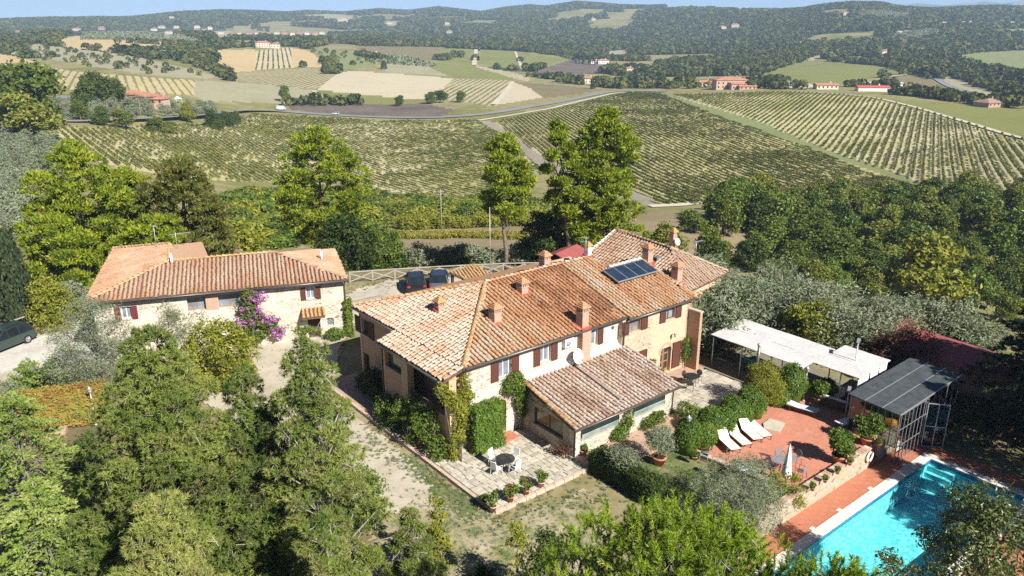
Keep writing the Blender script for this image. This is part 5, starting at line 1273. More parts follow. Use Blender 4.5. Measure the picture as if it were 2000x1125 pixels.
G_KERB = groundmat('pinkish kerb stone', [(0.42, 0.30, 0.22), (0.52, 0.40, 0.31), (0.50, 0.42, 0.34)], 3)
for a, b in (((-2.2, -5.7), (-2.2, 13.0)), ((-2.2, -5.7), (4.6, -5.7))):
    L = math.hypot(b[0] - a[0], b[1] - a[1]); n = int(L / 0.62)
    for i in range(n):
        mb = MB(); p = [np.array(a) + (np.array(b) - np.array(a)) * (i + f) / n for f in (0.02, 0.98)]
        mb.bar((*p[0], 0.03), (*p[1], 0.03), 0.2, 0.26); mb.build('kerb_stone', G_KERB, PT)
sheet('brick_path', [(-2.1, 0.4), (-0.9, 0.4), (0.4, 8), (0.4, 14.0), (-2.1, 14.0)], 0.07, G_PATH, 0.1)
sheet('brick_path', [(4.6, -6.75), (13.6, -6.75), (13.6, -4.35), (4.6, -4.35)], 0.05, G_PATH, 0.08)
sheet('brick_path', [(13.2, -1.25), (20.6, -1.25), (20.6, -0.02), (13.2, -0.02)], 0.075, G_PATH, 0.1)
CY = sheet('courtyard', [(13.6, -6.9), (21.0, -6.4), (21.6, -9.0), (26.5, -12.2), (27.5, -1.0), (20.6, 1.0), (20.6, -1.25), (13.6, -1.25)], 0.035, G_JOINT, 0.06)
g = random.Random(9)
for q in irregular((0.35, 0.6), 13.65, 20.6, -6.7, -1.35, 0.4, 0.95, 0.016, g):
    cx, cy = sum(p[0] for p in q) / 4, sum(p[1] for p in q) / 4
    mb = MB(); mb.prism([(x - cx, y - cy) for x, y in q], 0, 0.03 + g.uniform(-0.006, 0.008)); mb.build('paving_stone', g.choice(PAV), CY, (cx, cy, 0.036))
sheet('terrace', [(10.5, -8.0), (11.5, -14.4), (20.2, -14.4), (20.2, -12.4), (25.0, -12.4), (23.0, -8.6), (20.6, -6.95), (18.8, -7.0)], 0.11, G_TERR, 0.4)
mb = MB(); mb.prism([(10.4, -8.1), (10.2, -7.95), (18.7, -6.75), (18.8, -7.0)], -0.1, 0.2); o = mb.build('terrace_kerb', G_KERB); o.location = ORI; o.rotation_euler = (0, 0, TH); struct(o)
# retaining wall between terrace and pool deck, brick coped, with the stair gap
t = thing('retaining_wall', 'low stone retaining wall with brick coping between red terrace and pool deck', 'wall', ORI, TH)
W_RET = stonemat('retaining wall stone', [(0.34, 0.28, 0.19), (0.48, 0.41, 0.30), (0.42, 0.35, 0.24), (0.56, 0.50, 0.40), (0.26, 0.20, 0.14)], 3.6, (0.40, 0.33, 0.24))
for a, b in ((7.6, 18.7), (19.9, 23.0)):
    mb = MB(); mb.box(a, b, -14.75, -14.41, -1.1, 0.28); mb.build('wall_body', W_RET, t)
    n = int((b - a) / 0.3)
    for i in range(n):
        mb = MB(); u = a + (b - a) * i / n; mb.box(u + 0.008, u + (b - a) / n - 0.008, -14.79, -14.37, 0.281, 0.345 + 0.008 * (i % 3)); mb.build('coping_brick', W_CHIM if i % 4 else W_STONESTEP, t)
mb = MB(); mb.box(19.9, 20.25, -14.4, -12.9, -0.9, 0.5); mb.build('return_wall', W_RET, t)
t = thing('terrace_edge_wall', 'knee-high brick wall edging the red terrace above the small lawn', 'wall', ORI, TH)
mb = MB(); mb.prism([(10.15, -8.0), (11.2, -14.6), (11.49, -14.5), (10.45, -8.05)], -0.05, 0.26); mb.build('wall_body', W_BRICKD, t)
for i in range(22):
    f0, f1 = i / 22 + 0.002, (i + 1) / 22 - 0.002; mb = MB(); mb.bar((10.3 + 1.05 * f0, -8.02 - 6.53 * f0, 0.295), (10.3 + 1.05 * f1, -8.02 - 6.53 * f1, 0.295), 0.34, 0.06); mb.build('coping_brick', G_KERB, t)
# steps down to the pool
t = thing('garden_steps', 'red brick steps through the gap in the retaining wall beside the life ring', 'steps', ORI, TH)
for k in range(4):
    mb = MB(); mb.box(18.72, 19.88, -14.75 + 0.34 * k, -14.41 + 0.34 * k, -1.1, -0.74 + 0.27 * k - 0.0); mb.build('step', plain('step brick', (0.40, 0.16, 0.10), 0.85), t)
# pool
sheet('pool_deck', [(3.6, -16.1), (23.05, -16.1), (23.05, -22.35), (4.0, -22.35), (4.0, -24.5), (24.4, -24.5), (24.4, -14.74), (3.6, -14.74)], -0.98, G_DECK)
PB = plain('turquoise pool lining', (0.10, 0.50, 0.58), 0.5, 0.3, 0, 0.10, 0.8)
t = NT('pool lining'); v = t.coord(); vo = t.n('TexVoronoi'); vo.inputs['Scale'].default_value = 7.0; t.l(v, vo.inputs['Vector'])
PB = t.pbr(t.ramp(vo.outputs['Color'], [(0.15, (0.13, 0.48, 0.52)), (0.85, (0.45, 0.74, 0.74))]), 0.5, 0.2)  # pale and deep cells put mottled ripple light into the lining colour
mb = MB(); u0, u1, w0, w1 = 5.2, 22.5, -21.8, -16.65
mb.face([(u0, w0, -2.9), (u1, w0, -2.5), (u1, w1, -2.5), (u0, w1, -2.9)])
for a, b in (((u0, w0), (u1, w0)), ((u1, w0), (u1, w1)), ((u1, w1), (u0, w1)), ((u0, w1), (u0, w0))): mb.face([(*a, -3.0), (*b, -3.0), (*b, -0.95), (*a, -0.95)])
for k in range(3): mb.box(u1 - 0.9, u1 - 0.3 * k - 0.0, w1 - 1.5 - 0.0, w1 - 0.002, -2.6, -1.9 + 0.3 * k) if k == 0 else mb.box(u1 - 0.9 + 0.3 * k, u1 - 0.002, w1 - 1.5 + 0.002 * k, w1 - 0.004, -1.9 + 0.3 * (k - 1) + 0.001, -1.9 + 0.3 * k)
o = struct(mb.build('swimming_pool', PB)); o.location = ORI; o.rotation_euler = (0, 0, TH)
POOL = o
t = NT('pool water'); v = t.coord(); b1 = t.noise(v, 3.2, 3, 0.6)
bn = t.n('Bump'); bn.inputs['Strength'].default_value = 0.4; bn.inputs['Distance'].default_value = 0.06; t.l(b1, bn.inputs['Height'])
tr = t.n('BsdfTransparent'); tr.inputs[0].default_value = (0.62, 0.96, 0.99, 1); gl = t.n('BsdfGlossy'); gl.inputs[1].default_value = 0.03; t.l(bn.outputs[0], gl.inputs['Normal'])
ge = t.n('NewGeometry'); dt = t.n('VectorMath', operation='DOT_PRODUCT'); t.l(ge.outputs['Incoming'], dt.inputs[0]); t.l(bn.outputs[0], dt.inputs[1])
sch = t.math('ADD', 0.02, t.math('MULTIPLY', 0.98, t.math('POWER', t.math('SUBTRACT', 1.0, t.math('ABSOLUTE', dt.outputs['Value']), clamp=True), 5.0))); mx = t.n('MixShader')
t.l(sch, mx.inputs[0]); t.l(tr.outputs[0], mx.inputs[1]); t.l(gl.outputs[0], mx.inputs[2]); t.l(mx.outputs[0], t.out.inputs[0])
WATER = t.m
sheet('pool_water', [(u0, w0), (u1, w0), (u1, w1), (u0, w1)], -1.12, WATER)
for a, b in (((u0, w0), (u1, w0)), ((u1, w0), (u1, w1)), ((u1, w1), (u0, w1)), ((u0, w1), (u0, w0))):
    c = np.array([(u0 + u1) / 2, (w0 + w1) / 2]); p, q = [np.array(k) + np.sign(c - np.array(k)) * 0.012 for k in (a, b)]
    mb = MB(); mb.bar((*p, -1.1), (*q, -1.1), 0.02, 0.22); mb.build('waterline_tiles', plain('blue waterline tiles', (0.03, 0.16, 0.28), 0.3, 0.5, 0, 0.3, 9), POOL)
COPE = groundmat('travertine coping', [(0.56, 0.51, 0.44), (0.66, 0.62, 0.55), (0.70, 0.66, 0.60)], 2)
for a, b, wd in (((u0 - 0.6, w1 + 0.29), (u1 + 0.6, w1 + 0.29), 0.58), ((u1 + 0.29, w1 - 0.005), (u1 + 0.29, w0 + 0.005), 0.58), ((u0 - 0.6, w0 - 0.29), (u1 + 0.6, w0 - 0.29), 0.58), ((u0 - 0.29, w1 - 0.005), (u0 - 0.29, w0 + 0.005), 0.58)):
    L = math.hypot(b[0] - a[0], b[1] - a[1]); n = int(L / 0.5)
    for i in range(n):
        p = [np.array(a) + (np.array(b) - np.array(a)) * (i + f) / n for f in (0.006, 0.994)]; mb = MB(); mb.bar((*p[0], -0.97), (*p[1], -0.97), wd, 0.07); mb.build('coping_stone', COPE, POOL)
mb = MB(); mb.box(21.3, 22.2, -15.5, -14.9, -0.975, -0.95); o = mb.build('manhole_cover', GALV); o.location = ORI; o.rotation_euler = (0, 0, TH); tag(o, 'grey metal inspection cover in the pool deck near the glasshouse corner', 'manhole cover')
for k, u in enumerate((20.5, 16.5, 13.2, 10.6)):
    mb = MB(); mb.box(0, 0.3, 0, 0.16, 0, 0.02); o = mb.build('skimmer_lid', WHITE, None, loc(u, -16.02, -0.975), TH); tag(o, ('white lid in the deck nearest the glasshouse corner', 'white lid in the deck below the life ring', 'white lid in the deck below the small wall pots', 'white lid in the deck nearest the stone pine')[k], 'lid', 'white lids along the pool')

# ------------------------------------------------------------------ furniture
CREAM = plain('cream canvas', (0.78, 0.70, 0.56), 0.85, 0.1, 0, 0.05, 4)
WHITEC = plain('white canvas', (0.82, 0.81, 0.80), 0.85, 0.1, 0, 0.05, 4)
GREYC = plain('grey canvas', (0.42, 0.44, 0.47), 0.85, 0.1, 0, 0.08, 4)
BLACKM = plain('dark iron', (0.03, 0.03, 0.032), 0.5, 0.4, 0.3)
GREENM = plain('green grey metal', (0.32, 0.40, 0.36), 0.55, 0.3, 0.2)
TERRA = plain('terracotta pot', (0.50, 0.20, 0.11), 0.85, 0.1, 0, 0.2, 5)
TERRAP = plain('pale terracotta pot', (0.55, 0.33, 0.24), 0.85, 0.1, 0, 0.2, 5)
SOIL = plain('potting soil', (0.05, 0.035, 0.025), 0.95, 0.05)
WICK = plain('white wicker', (0.74, 0.70, 0.68), 0.8, 0.15, 0, 0.1, 30)
def lounger(label, p, rz, fab, back=0.9, L=1.95, w=0.66, group=None):
    t = thing('sun_lounger', label, 'sun lounger', p, rz, group)
    h = 0.36; bl = 0.68
    mb = MB(); mb.box(-w / 2, w / 2, bl, L, h, h + 0.035); mb.build('bed', fab, t)
    mb = MB(); dy, dz = bl * math.cos(back), bl * math.sin(back)
    mb.hexa([(-w / 2, bl - dy, h + dz), (w / 2, bl - dy, h + dz), (w / 2, bl, h), (-w / 2, bl, h), (-w / 2, bl - dy + 0.02, h + dz + 0.035), (w / 2, bl - dy + 0.02, h + dz + 0.035), (w / 2, bl - 0.004, h + 0.035), (-w / 2, bl - 0.004, h + 0.035)]); mb.build('backrest', fab, t)
    mb = MB()
    for x in (-w / 2 - 0.02, w / 2 + 0.02): mb.bar((x, 0.05, h), (x, L, h), 0.035)
    mb.bar((-w / 2, L, h), (w / 2, L, h), 0.035); mb.bar((-w / 2, 0.05, h), (w / 2, 0.05, h), 0.03); mb.build('frame', WOODD, t)
    for x in (-w / 2 - 0.02, w / 2 + 0.02):
        for y in (0.25, L - 0.12): mb = MB(); mb.bar((x, y, 0), (x, y, h), 0.035); mb.build('leg', WOODD, t)
    if back > 0.3: mb = MB(); mb.bar((-w / 2, bl - dy * 0.6, h + dz * 0.6), (-w / 2, 0.1, h), 0.025); mb.bar((w / 2, bl - dy * 0.6, h + dz * 0.6), (w / 2, 0.1, h), 0.025); mb.build('strut', WOODD, t)
    return t
ZT = 0.11
def terr(x, y, z=ZT): return at(x, y, z)
LS = [((1403, 857), (1441, 893), 0.75, 'cream sun lounger nearest the green chair, back raised, first of the row'), ((1423, 848), (1462, 882), 0.7, 'cream sun lounger with raised back, second of the row from the green chair'), ((1446, 838), (1484, 872), 0.75, 'cream sun lounger with raised back, third of the row beside the flat one'), ((1462, 833), (1503, 867), 0.06, 'cream sun lounger lying quite flat at the far end of the row')]
for a, b, bk, lb in LS:
    A, B = terr(*a), terr(*b); d = B - A; lounger(lb, A, math.atan2(d[1], d[0]) - PI / 2, CREAM, bk, group='cream loungers on the red terrace')
def simple_table(label, p, rz, top, legs, r=0.55, h=0.73, name='garden_table', oval=1.0, mesh=False, cat='table'):
    t = thing(name, label, cat, p, rz)
    mb = MB(); n = 24
    mb.prism([(r * oval * math.cos(2 * PI * i / n), r * math.sin(2 * PI * i / n)) for i in range(n)], h - 0.03, h); mb.build('tabletop', top, t)
    for i in range(4):
        a = PI / 4 + i * PI / 2; mb = MB(); mb.bar((r * 0.62 * oval * math.cos(a), r * 0.62 * math.sin(a), h - 0.03), (r * 0.72 * oval * math.cos(a), r * 0.72 * math.sin(a), 0), 0.035); mb.build('leg', legs, t)
    return t
def gridmat(name, c, s=60.0, hole=0.45):
    t = NT(name); v = t.coord(scale=(s, s, s)); w = t.n('TexChecker'); w.inputs['Scale'].default_value = 1; t.l(v, w.inputs['Vector'])
    b = t.n('BsdfPrincipled'); b.inputs['Base Color'].default_value = (*c, 1); b.inputs['Roughness'].default_value = 0.5
    tr = t.n('BsdfTransparent'); mx = t.n('MixShader'); mx.inputs[0].default_value = hole
    t.l(b.outputs[0], mx.inputs[1]); t.l(tr.outputs[0], mx.inputs[2]); t.l(mx.outputs[0], t.out.inputs[0]); return t.m
MESHM = gridmat('grey wire mesh', (0.30, 0.29, 0.29)); BMESH = gridmat('black wire mesh', (0.035, 0.035, 0.04), hole=0.2)
def mesh_chair(label, p, rz, mat=None, frame=None, group=None, round_back=True, name='garden_chair', hb=0.9):
    mat = mat or MESHM; frame = frame or BLACKM
    t = thing(name, label, 'chair', p, rz, group)
    mb = MB(); n = 12; mb.prism([(0.23 * math.cos(2 * PI * i / n), 0.22 * math.sin(2 * PI * i / n)) for i in range(n)] if round_back else [(-0.23, -0.22), (0.23, -0.22), (0.23, 0.22), (-0.23, 0.22)], 0.43, 0.455); mb.build('seat', mat, t)
    mb = MB()
    if round_back:
        q = [(0.23 * math.cos(2 * PI * i / n), 0.66 + 0.22 * math.sin(2 * PI * i / n)) for i in range(n)]
        mb.poly([(x, -0.24 - 0.12 * (z - 0.45), z) for x, z in q] + [(x, -0.22 - 0.12 * (z - 0.45), z) for x, z in q], [tuple(range(n)), tuple(range(2 * n - 1, n - 1, -1))] + [(i, (i + 1) % n, n + (i + 1) % n, n + i) for i in range(n)])
    else:
        mb.hexa([(-0.23, -0.25, 0.47), (0.23, -0.25, 0.47), (0.23, -0.21, 0.47), (-0.23, -0.21, 0.47), (-0.21, -0.33, hb), (0.21, -0.33, hb), (0.21, -0.29, hb), (-0.21, -0.29, hb)])
    mb.build('backrest', mat, t)
    for x in (-0.22, 0.22):
        for y, yy in ((-0.22, -0.27), (0.2, 0.23)): mb = MB(); mb.tube([(x, y, 0.44), (x * 1.1, yy, 0)], 0.013, 5); mb.build('leg', frame, t)
        mb = MB(); mb.tube([(x * 1.1, 0.2, 0.44), (x * 1.15, 0.2, 0.64), (x * 1.15, -0.05, 0.67), (x, -0.26, 0.64)], 0.014, 5); mb.build('armrest', frame, t)
    return t
# patio: round black table and four white chairs
PC = at(987, 917, 0.12)
simple_table('round black mesh garden table between four white chairs on the stone patio', PC, 0.3, BMESH, BLACKM, 0.55, 0.72)
for (x, y), lb in (((966, 909), 'white wicker chair behind the black table, left of the back pair'), ((1003, 908), 'white wicker chair behind the black table, right of the back pair'), ((970, 928), 'white wicker chair in front of the black table, on the left'), ((1005, 926), 'white wicker chair in front of the black table, on the right')):
    p = at(x, y, 0.12); d = PC - p; mesh_chair(lb, p, math.atan2(d[1], d[0]) - PI / 2, WICK, WHITE, 'white chairs round the black table', False, 'wicker_chair', 0.98)
# pots
def potted(label, p, r, h, plant, pmat=None, flower=None, name='potted_plant', group=None, cat='potted plant', ps=1.0, pz=0.0, rz=None):
    t = thing(name, label, cat, p, R.uniform(0, 6) if rz is None else rz, group)
    mb = MB(); mb.lathe([(r * 0.62, 0), (r * 0.88, h * 0.8), (r * 0.9, h * 0.8), (r * 1.02, h * 0.82), (r * 1.04, h), (r * 0.9, h), (r * 0.86, h * 0.88), (0.01, h * 0.88)], 16); pot = mb.build('pot', pmat or TERRA, t)
    mb = MB(); mb.lathe([(r * 0.85, 0), (0.01, 0.01)], 12, (0, 0, h * 0.885), cap=False); mb.build('soil', SOIL, pot)
    o = link('plant', plant, t, (0, 0, h * 0.85 + pz)); o.scale = (ps,) * 3
    if flower is not None: f = link('flowers', flower, t, (0, 0, h * 0.85 + pz)); f.scale = (ps,) * 3
    return t
PB1 = foliage('plant', [(0, 0, 0.30, 0.22, 0.22, 0.26), (0.1, 0, 0.5, 0.14, 0.14, 0.16), (-0.1, 0.08, 0.42, 0.15, 0.15, 0.18)], L_GREEN, 501, 60, 8, 0.05, 0.055, 0.6)
PB2 = foliage('plant', [(0, 0, 0.28, 0.24, 0.24, 0.22), (-0.12, 0.1, 0.4, 0.15, 0.15, 0.15)], L_GREEN, 502, 60, 8, 0.05, 0.06, 0.6)
FLW = foliage('flowers', [(0, 0, 0.4, 0.22, 0.22, 0.22)], L_FLOWER, 503, 6, 7, 0.03, 0.04, 0.8)
SMALLB = foliage('plant', [(0, 0, 0.18, 0.2, 0.2, 0.16)], L_GREEN, 504, 45, 7, 0.04, 0.05, 0.6)
LEMON = foliage('plant', [(0, 0, 0.75, 0.55, 0.55, 0.45), (0.35, 0.2, 1.0, 0.35, 0.35, 0.3), (-0.35, -0.1, 0.95, 0.38, 0.38, 0.32), (0.05, -0.35, 1.15, 0.3, 0.3, 0.28), (-0.1, 0.35, 0.6, 0.35, 0.35, 0.3)], L_GREEN, 505, 260, 11, 0.09, 0.085, 0.55)
OLIVP = foliage('plant', [(0, 0, 1.05, 0.65, 0.65, 0.55), (0.35, 0.3, 1.3, 0.4, 0.4, 0.4), (-0.4, 0, 1.25, 0.4, 0.4, 0.42), (0.1, -0.4, 0.8, 0.4, 0.4, 0.35)], L_OLIVE, 506, 330, 9, 0.13, 0.075, 0.28)
def spiky(name, mat, seed, n=34, L=0.6, w=0.035, droop=0.5):
    g = np.random.default_rng(seed); V, F = [], []
    for i in range(n):
        a = g.uniform(0, 2 * PI); el = g.uniform(0.2, 1.35); d = np.array([math.cos(a) * math.cos(el), math.sin(a) * math.cos(el), math.sin(el)]); x = np.array([-math.sin(a), math.cos(a), 0])
        l = L * g.uniform(0.7, 1.1); p = [np.zeros(3), d * l * 0.5, d * l + np.array([0, 0, -droop * l * math.cos(el)])]
        k = len(V); V += [p[0] - x * w * 0.6, p[0] + x * w * 0.6, p[1] + x * w, p[1] - x * w, p[2] + x * 0.004, p[2] - x * 0.004]; F += [(k, k + 1, k + 2, k + 3), (k + 3, k + 2, k + 4, k + 5)]
    return np_mesh(name, np.array(V), np.array(F), mat, np.repeat(g.random(n), 2))
AGAVE = spiky('plant', L_GREEN, 507, 40, 0.62)
for x, y, s, fl, lb in ((946, 986, 0.72, FLW, 'small pot of red geraniums in the far left corner of the patio edge row'), (963, 999, 1.0, None, 'terracotta pot with a leafy green plant at the patio corner'), (997, 980, 1.05, FLW, 'terracotta pot of red geraniums, third from the patio corner'), (1028, 966, 0.95, FLW, 'terracotta pot with scattered red flowers, second from the hedge'), (1057, 951, 1.0, None, 'terracotta pot with a bushy green plant nearest the clipped hedge')):
    potted(lb, at(x, y, 0.12), 0.2 * s, 0.36 * s, PB1 if fl is None else PB2, TERRAP if fl is None else TERRA, fl, group='pots along the patio edge', ps=s * 1.15)
potted('big terracotta pot with a grey olive on the lawn beside the dark hedge', at(1216, 943, 0.02), 0.46, 0.62, OLIVP, TERRA, cat='potted tree', name='potted_olive')
potted('big terracotta pot with a grey olive near the brick path and box hedge', at(1287, 907, 0.02), 0.42, 0.55, OLIVP, TERRA, cat='potted tree', name='potted_olive', ps=1.05)
potted('terracotta pot with a spiky palm-like plant on the lawn', at(1316, 976, 0.02), 0.26, 0.34, AGAVE, TERRA, ps=1.2)
potted('small pot of yellow-green foliage at the near annex corner', at(1140, 887, 0.06), 0.26, 0.3, SMALLB, TERRAP, ps=1.1)
potted('pot with a leafy plant near the far end of the annex wall', at(1283, 826, 0.06), 0.28, 0.34, SMALLB, TERRA, ps=1.3)
for x, y, z, s, lb in ((1356, 898, 0.33, 1.0, 'planter on the terrace edge wall beside the green chair'), (1388, 920, 0.33, 0.9, 'planter on the terrace edge wall, next towards the grey olive bush'), (1420, 938, 0.33, 0.9, 'planter on the terrace edge wall just above the grey olive bush'), (1586, 958, 0.35, 0.85, 'small pot on the retaining wall, nearest the yellow-green shrubs'), (1611, 942, 0.35, 0.8, 'small pot on the retaining wall, second from the yellow-green shrubs'), (1635, 925, 0.35, 0.8, 'small pot on the retaining wall, halfway to the life ring'), (1659, 908, 0.35, 0.85, 'small pot on the retaining wall, nearest the life ring'), (1717, 872, 0.35, 0.9, 'small pot on the retaining wall beyond the steps')):
    potted(lb, at(x, y, z), 0.17 * s, 0.24 * s, SMALLB, TERRA if z > 0.34 else TERRAP, group='small pots on the low walls', ps=s)
potted('big terracotta pot with a spreading lemon tree on the red terrace', at(1638, 905, ZT), 0.44, 0.58, LEMON, TERRA, cat='potted tree', name='potted_lemon', ps=1.05)
potted('big terracotta pot with a dense lemon tree by the steps and iron rail', at(1692, 868, ZT), 0.42, 0.5, LEMON, TERRA, cat='potted tree', name='potted_lemon', ps=1.0, rz=2.0)
potted('pot with a lemon bush in shade near the white pergola, left of two', at(1597, 787, ZT), 0.36, 0.42, LEMON, TERRAP, cat='potted tree', name='potted_lemon', ps=0.85, rz=1.0)
potted('orange pot with a lemon bush in shade near the sofas, right of two', at(1616, 782, ZT), 0.36, 0.45, LEMON, TERRA, cat='potted tree', name='potted_lemon', ps=0.8, rz=4.0)
# terrace furniture
t = thing('parasol', 'closed white parasol standing on the red terrace among mesh chairs', 'parasol', terr(1533, 947))
mb = MB(); mb.lathe([(0.32, 0), (0.32, 0.06), (0.06, 0.09)], 14); mb.build('base', W_STONESTEP, t)
mb = MB(); mb.tube([(0, 0, 0.05), (0, 0, 2.55)], 0.028, 8); mb.build('pole', WOODF, t)
mb = MB(); n, prof = 16, [(0.27, 0.50), (0.30, 0.62), (0.26, 0.9), (0.21, 1.25), (0.16, 1.6), (0.12, 1.95), (0.08, 2.25), (0.03, 2.5), (0.01, 2.56)]
vs = [(r * (1.0 if j % 2 else 0.70) * math.cos(2 * PI * j / n), r * (1.0 if j % 2 else 0.70) * math.sin(2 * PI * j / n), z + (0.06 if (j % 2 and k == 0) else 0)) for k, (r, z) in enumerate(prof) for j in range(n)]
mb.poly(vs, [(k * n + j, k * n + (j + 1) % n, (k + 1) * n + (j + 1) % n, (k + 1) * n + j) for k in range(len(prof) - 1) for j in range(n)], smooth=True); mb.build('canopy', WHITEC, t)
mb = MB(); mb.lathe([(0.21, 1.18), (0.225, 1.22), (0.21, 1.27)], 12, cap=False); mb.build('strap', GREYC, t)
TC = terr(1527, 918); simple_table('oval grey mesh dining table beside the closed parasol', TC, TH - 0.3, MESHM, BLACKM, 0.5, 0.73, oval=1.5)
for (x, y), lb in (((1501, 914), 'round-backed mesh chair left of the oval table'), ((1521, 904), 'round-backed mesh chair behind the oval table'), ((1552, 907), 'round-backed mesh chair right of the oval table behind the parasol'), ((1562, 933), 'round-backed mesh chair at the near right of the parasol'), ((1508, 930), 'round-backed mesh chair at the near left of the oval table')):
    p = terr(x, y); d = TC - p; mesh_chair(lb, p, math.atan2(d[1], d[0]) - PI / 2, group='mesh chairs round the oval table')
mesh_chair('pale green metal chair in the terrace corner beside the loungers', terr(1374, 900), 1.2, GREENM, GREENM, None, False)
mesh_chair('dark green folding chair beside the small round table above the olive bush', terr(1465, 937), 2.6, plain('dark green paint', (0.10, 0.17, 0.13)), GREENM, None, False)
simple_table('small round pale green table beside the dark green folding chair', terr(1446, 932), 0, plain('pale green paint', (0.58, 0.66, 0.62)), GREENM, 0.42, 0.7, 'side_table')
t = thing('side_table', 'low square cream table behind the cream loungers by the box hedge', 'table', terr(1425, 852), TH)
mb = MB(); mb.box(-0.4, 0.4, -0.25, 0.25, 0.36, 0.4); mb.build('tabletop', CREAM, t)
for x in (-0.36, 0.36):
    for y in (-0.2, 0.2): mb = MB(); mb.bar((x, y, 0), (x, y, 0.36), 0.04); mb.build('leg', WOODD, t)
A, B = terr(1537, 797), terr(1577, 808); d = B - A; lounger('grey-white sun lounger lying flat by the small tree in the terrace far corner', A, math.atan2(d[1], d[0]) - PI / 2, plain('pale grey canvas', (0.55, 0.58, 0.66), 0.85), 0.15)
A, B = terr(1636, 838), terr(1662, 830); d = B - A; lounger('white sun lounger lying low in the shade before the glasshouse', A, math.atan2(d[1], d[0]) - PI / 2, WHITEC, 0.05, 1.3)
A, B = terr(1682, 822), terr(1733, 838); d = B - A; lounger('grey sun bed with a pillow beside the glasshouse wall', A, math.atan2(d[1], d[0]) - PI / 2, GREYC, 0.3)
mb = MB(); mb.lathe([(0.01, -0.65), (0.2, -0.6), (0.28, -0.3), (0.28, 0.35), (0.2, 0.6), (0.01, 0.65)], 10); o = mb.build('inflatable', plain('orange vinyl', (0.75, 0.33, 0.03), 0.35, 0.5), None, terr(1729, 838) + np.array([0, 0, 0.45]), 0.6); o.rotation_euler = (rad(70), 0, TH); tag(o, 'orange inflatable mattress slung over the end of the grey sun bed', 'inflatable')
mb = MB(); mb.lathe([(0.01, -0.5), (0.22, -0.45), (0.25, 0.3), (0.01, 0.5)], 9); o = mb.build('inflatable', plain('yellow vinyl', (0.70, 0.62, 0.05), 0.35, 0.5), None, loc(21.0, -13.9, 0.45), 0.3); o.rotation_euler = (rad(90), 0, TH + 0.5); tag(o, 'yellow inflatable float inside the glasshouse', 'inflatable')
t = thing('stone_slab', 'flat grey stone slab lying on the terrace below the box hedge', 'slab', terr(1510, 832), TH + 0.4)
mb = MB(); mb.prism([(-0.7, -0.5), (0.6, -0.6), (0.75, 0.35), (-0.1, 0.6), (-0.75, 0.4)], 0, 0.09); mb.build('slab', PAV[2], t)
simple_table('round black iron table in the courtyard beyond the annex', at(1350, 752, 0.06), 0, BLACKM, BLACKM, 0.5, 0.72)
for (x, y), lb in (((1340, 748), 'black iron chair left of the courtyard table'), ((1361, 746), 'black iron chair right of the courtyard table'), ((1347, 762), 'black iron chair in front of the courtyard table')):
    p = at(x, y, 0.06); d = at(1350, 752, 0.06) - p; mesh_chair(lb, p, math.atan2(d[1], d[0]) - PI / 2, BMESH, BLACKM, 'black chairs in the courtyard')
# lamps on posts
def lamp_post(label, p, h, kind='globe', rz=0.0):
    t = thing('lamp_post', label, 'lamp', p, rz)
    mb = MB(); mb.tube([(0, 0, 0), (0, 0, h)], [0.05, 0.035], 8); mb.lathe([(0.09, 0), (0.09, 0.08), (0.05, 0.12)], 10); mb.build('post', plain('pale grey post', (0.45, 0.46, 0.46), 0.5), t)
    if kind == 'globe':
        mb = MB(); mb.lathe([(0.06, 0), (0.15, 0.26), (0.16, 0.28)], 8, (0, 0, h)); l = mb.build('lantern', WHITE, t)
        mb = MB(); mb.lathe([(0.2, 0), (0.05, 0.12), (0.02, 0.2)], 8, (0, 0, h + 0.285)); mb.build('lamp_cap', GALV, l)
    else:
        mb = MB(); mb.bar((0, 0.1, h), (0, -0.45, h + 0.05), 0.2, 0.09); mb.build('lamp_head', GALV, t)
    return t
lamp_post('white garden lantern on a post before the near end of the box hedge', at(1340, 886, 0.02), 2.05)
lamp_post('white garden lantern on a post at the terrace step beside the big box ball', terr(1569, 783), 2.05)
lamp_post('tall street lamp pole rising in front of the reed pergola corner', terr(1660, 775), 4.0, 'arm', TH + 2)
lamp_post('lamp on a bent post in front of the glasshouse corner', terr(1650, 818), 2.0, 'arm', TH + 2)
lamp_post('grey garden lantern on a post in the orange creeper hedge', at(188, 830, 0), 2.2)
# life ring on the wall end
t = thing('life_ring', 'white life ring with red bands hanging on the retaining wall end by the steps', 'life ring', loc(18.45, -14.86, -0.12), TH)
n, m_ = 24, 8
for seg in range(8):
    mb = MB(); vs = []
    for i in range(4):
        a = 2 * PI * (seg + i / 3) / 8
        for j in range(m_):
            b = 2 * PI * j / m_; rr = 0.29 + 0.075 * math.cos(b); vs.append((rr * math.cos(a), 0.06 * math.sin(b), rr * math.sin(a)))
    mb.poly(vs, [(i * m_ + j, i * m_ + (j + 1) % m_, (i + 1) * m_ + (j + 1) % m_, (i + 1) * m_ + j) for i in range(3) for j in range(m_)], smooth=True); mb.build('band' if seg % 2 else 'ring_segment', plain('red band', (0.55, 0.05, 0.05)) if seg % 2 and seg in (1, 5) else WHITE, t)
mb = MB(); mb.tube([(0, 0.04, 0.3), (0, 0.1, 0.5)], 0.015, 5); mb.build('hook', BLACKM, t)
# iron rail by the steps
t = thing('iron_railing', 'black iron railing of upright bars at the head of the steps', 'railing', loc(19.3, -13.0, ZT), TH)
mb = MB(); mb.bar((-0.6, 0, 0.6), (0.6, 0, 0.6), 0.04); mb.bar((-0.6, 0, 0.06), (0.6, 0, 0.06), 0.03); mb.build('rail', BLACKM, t)
for i in range(11): mb = MB(); mb.bar((-0.6 + 0.12 * i, 0, 0), (-0.6 + 0.12 * i, 0, 0.62), 0.022); mb.build('bar', BLACKM, t)
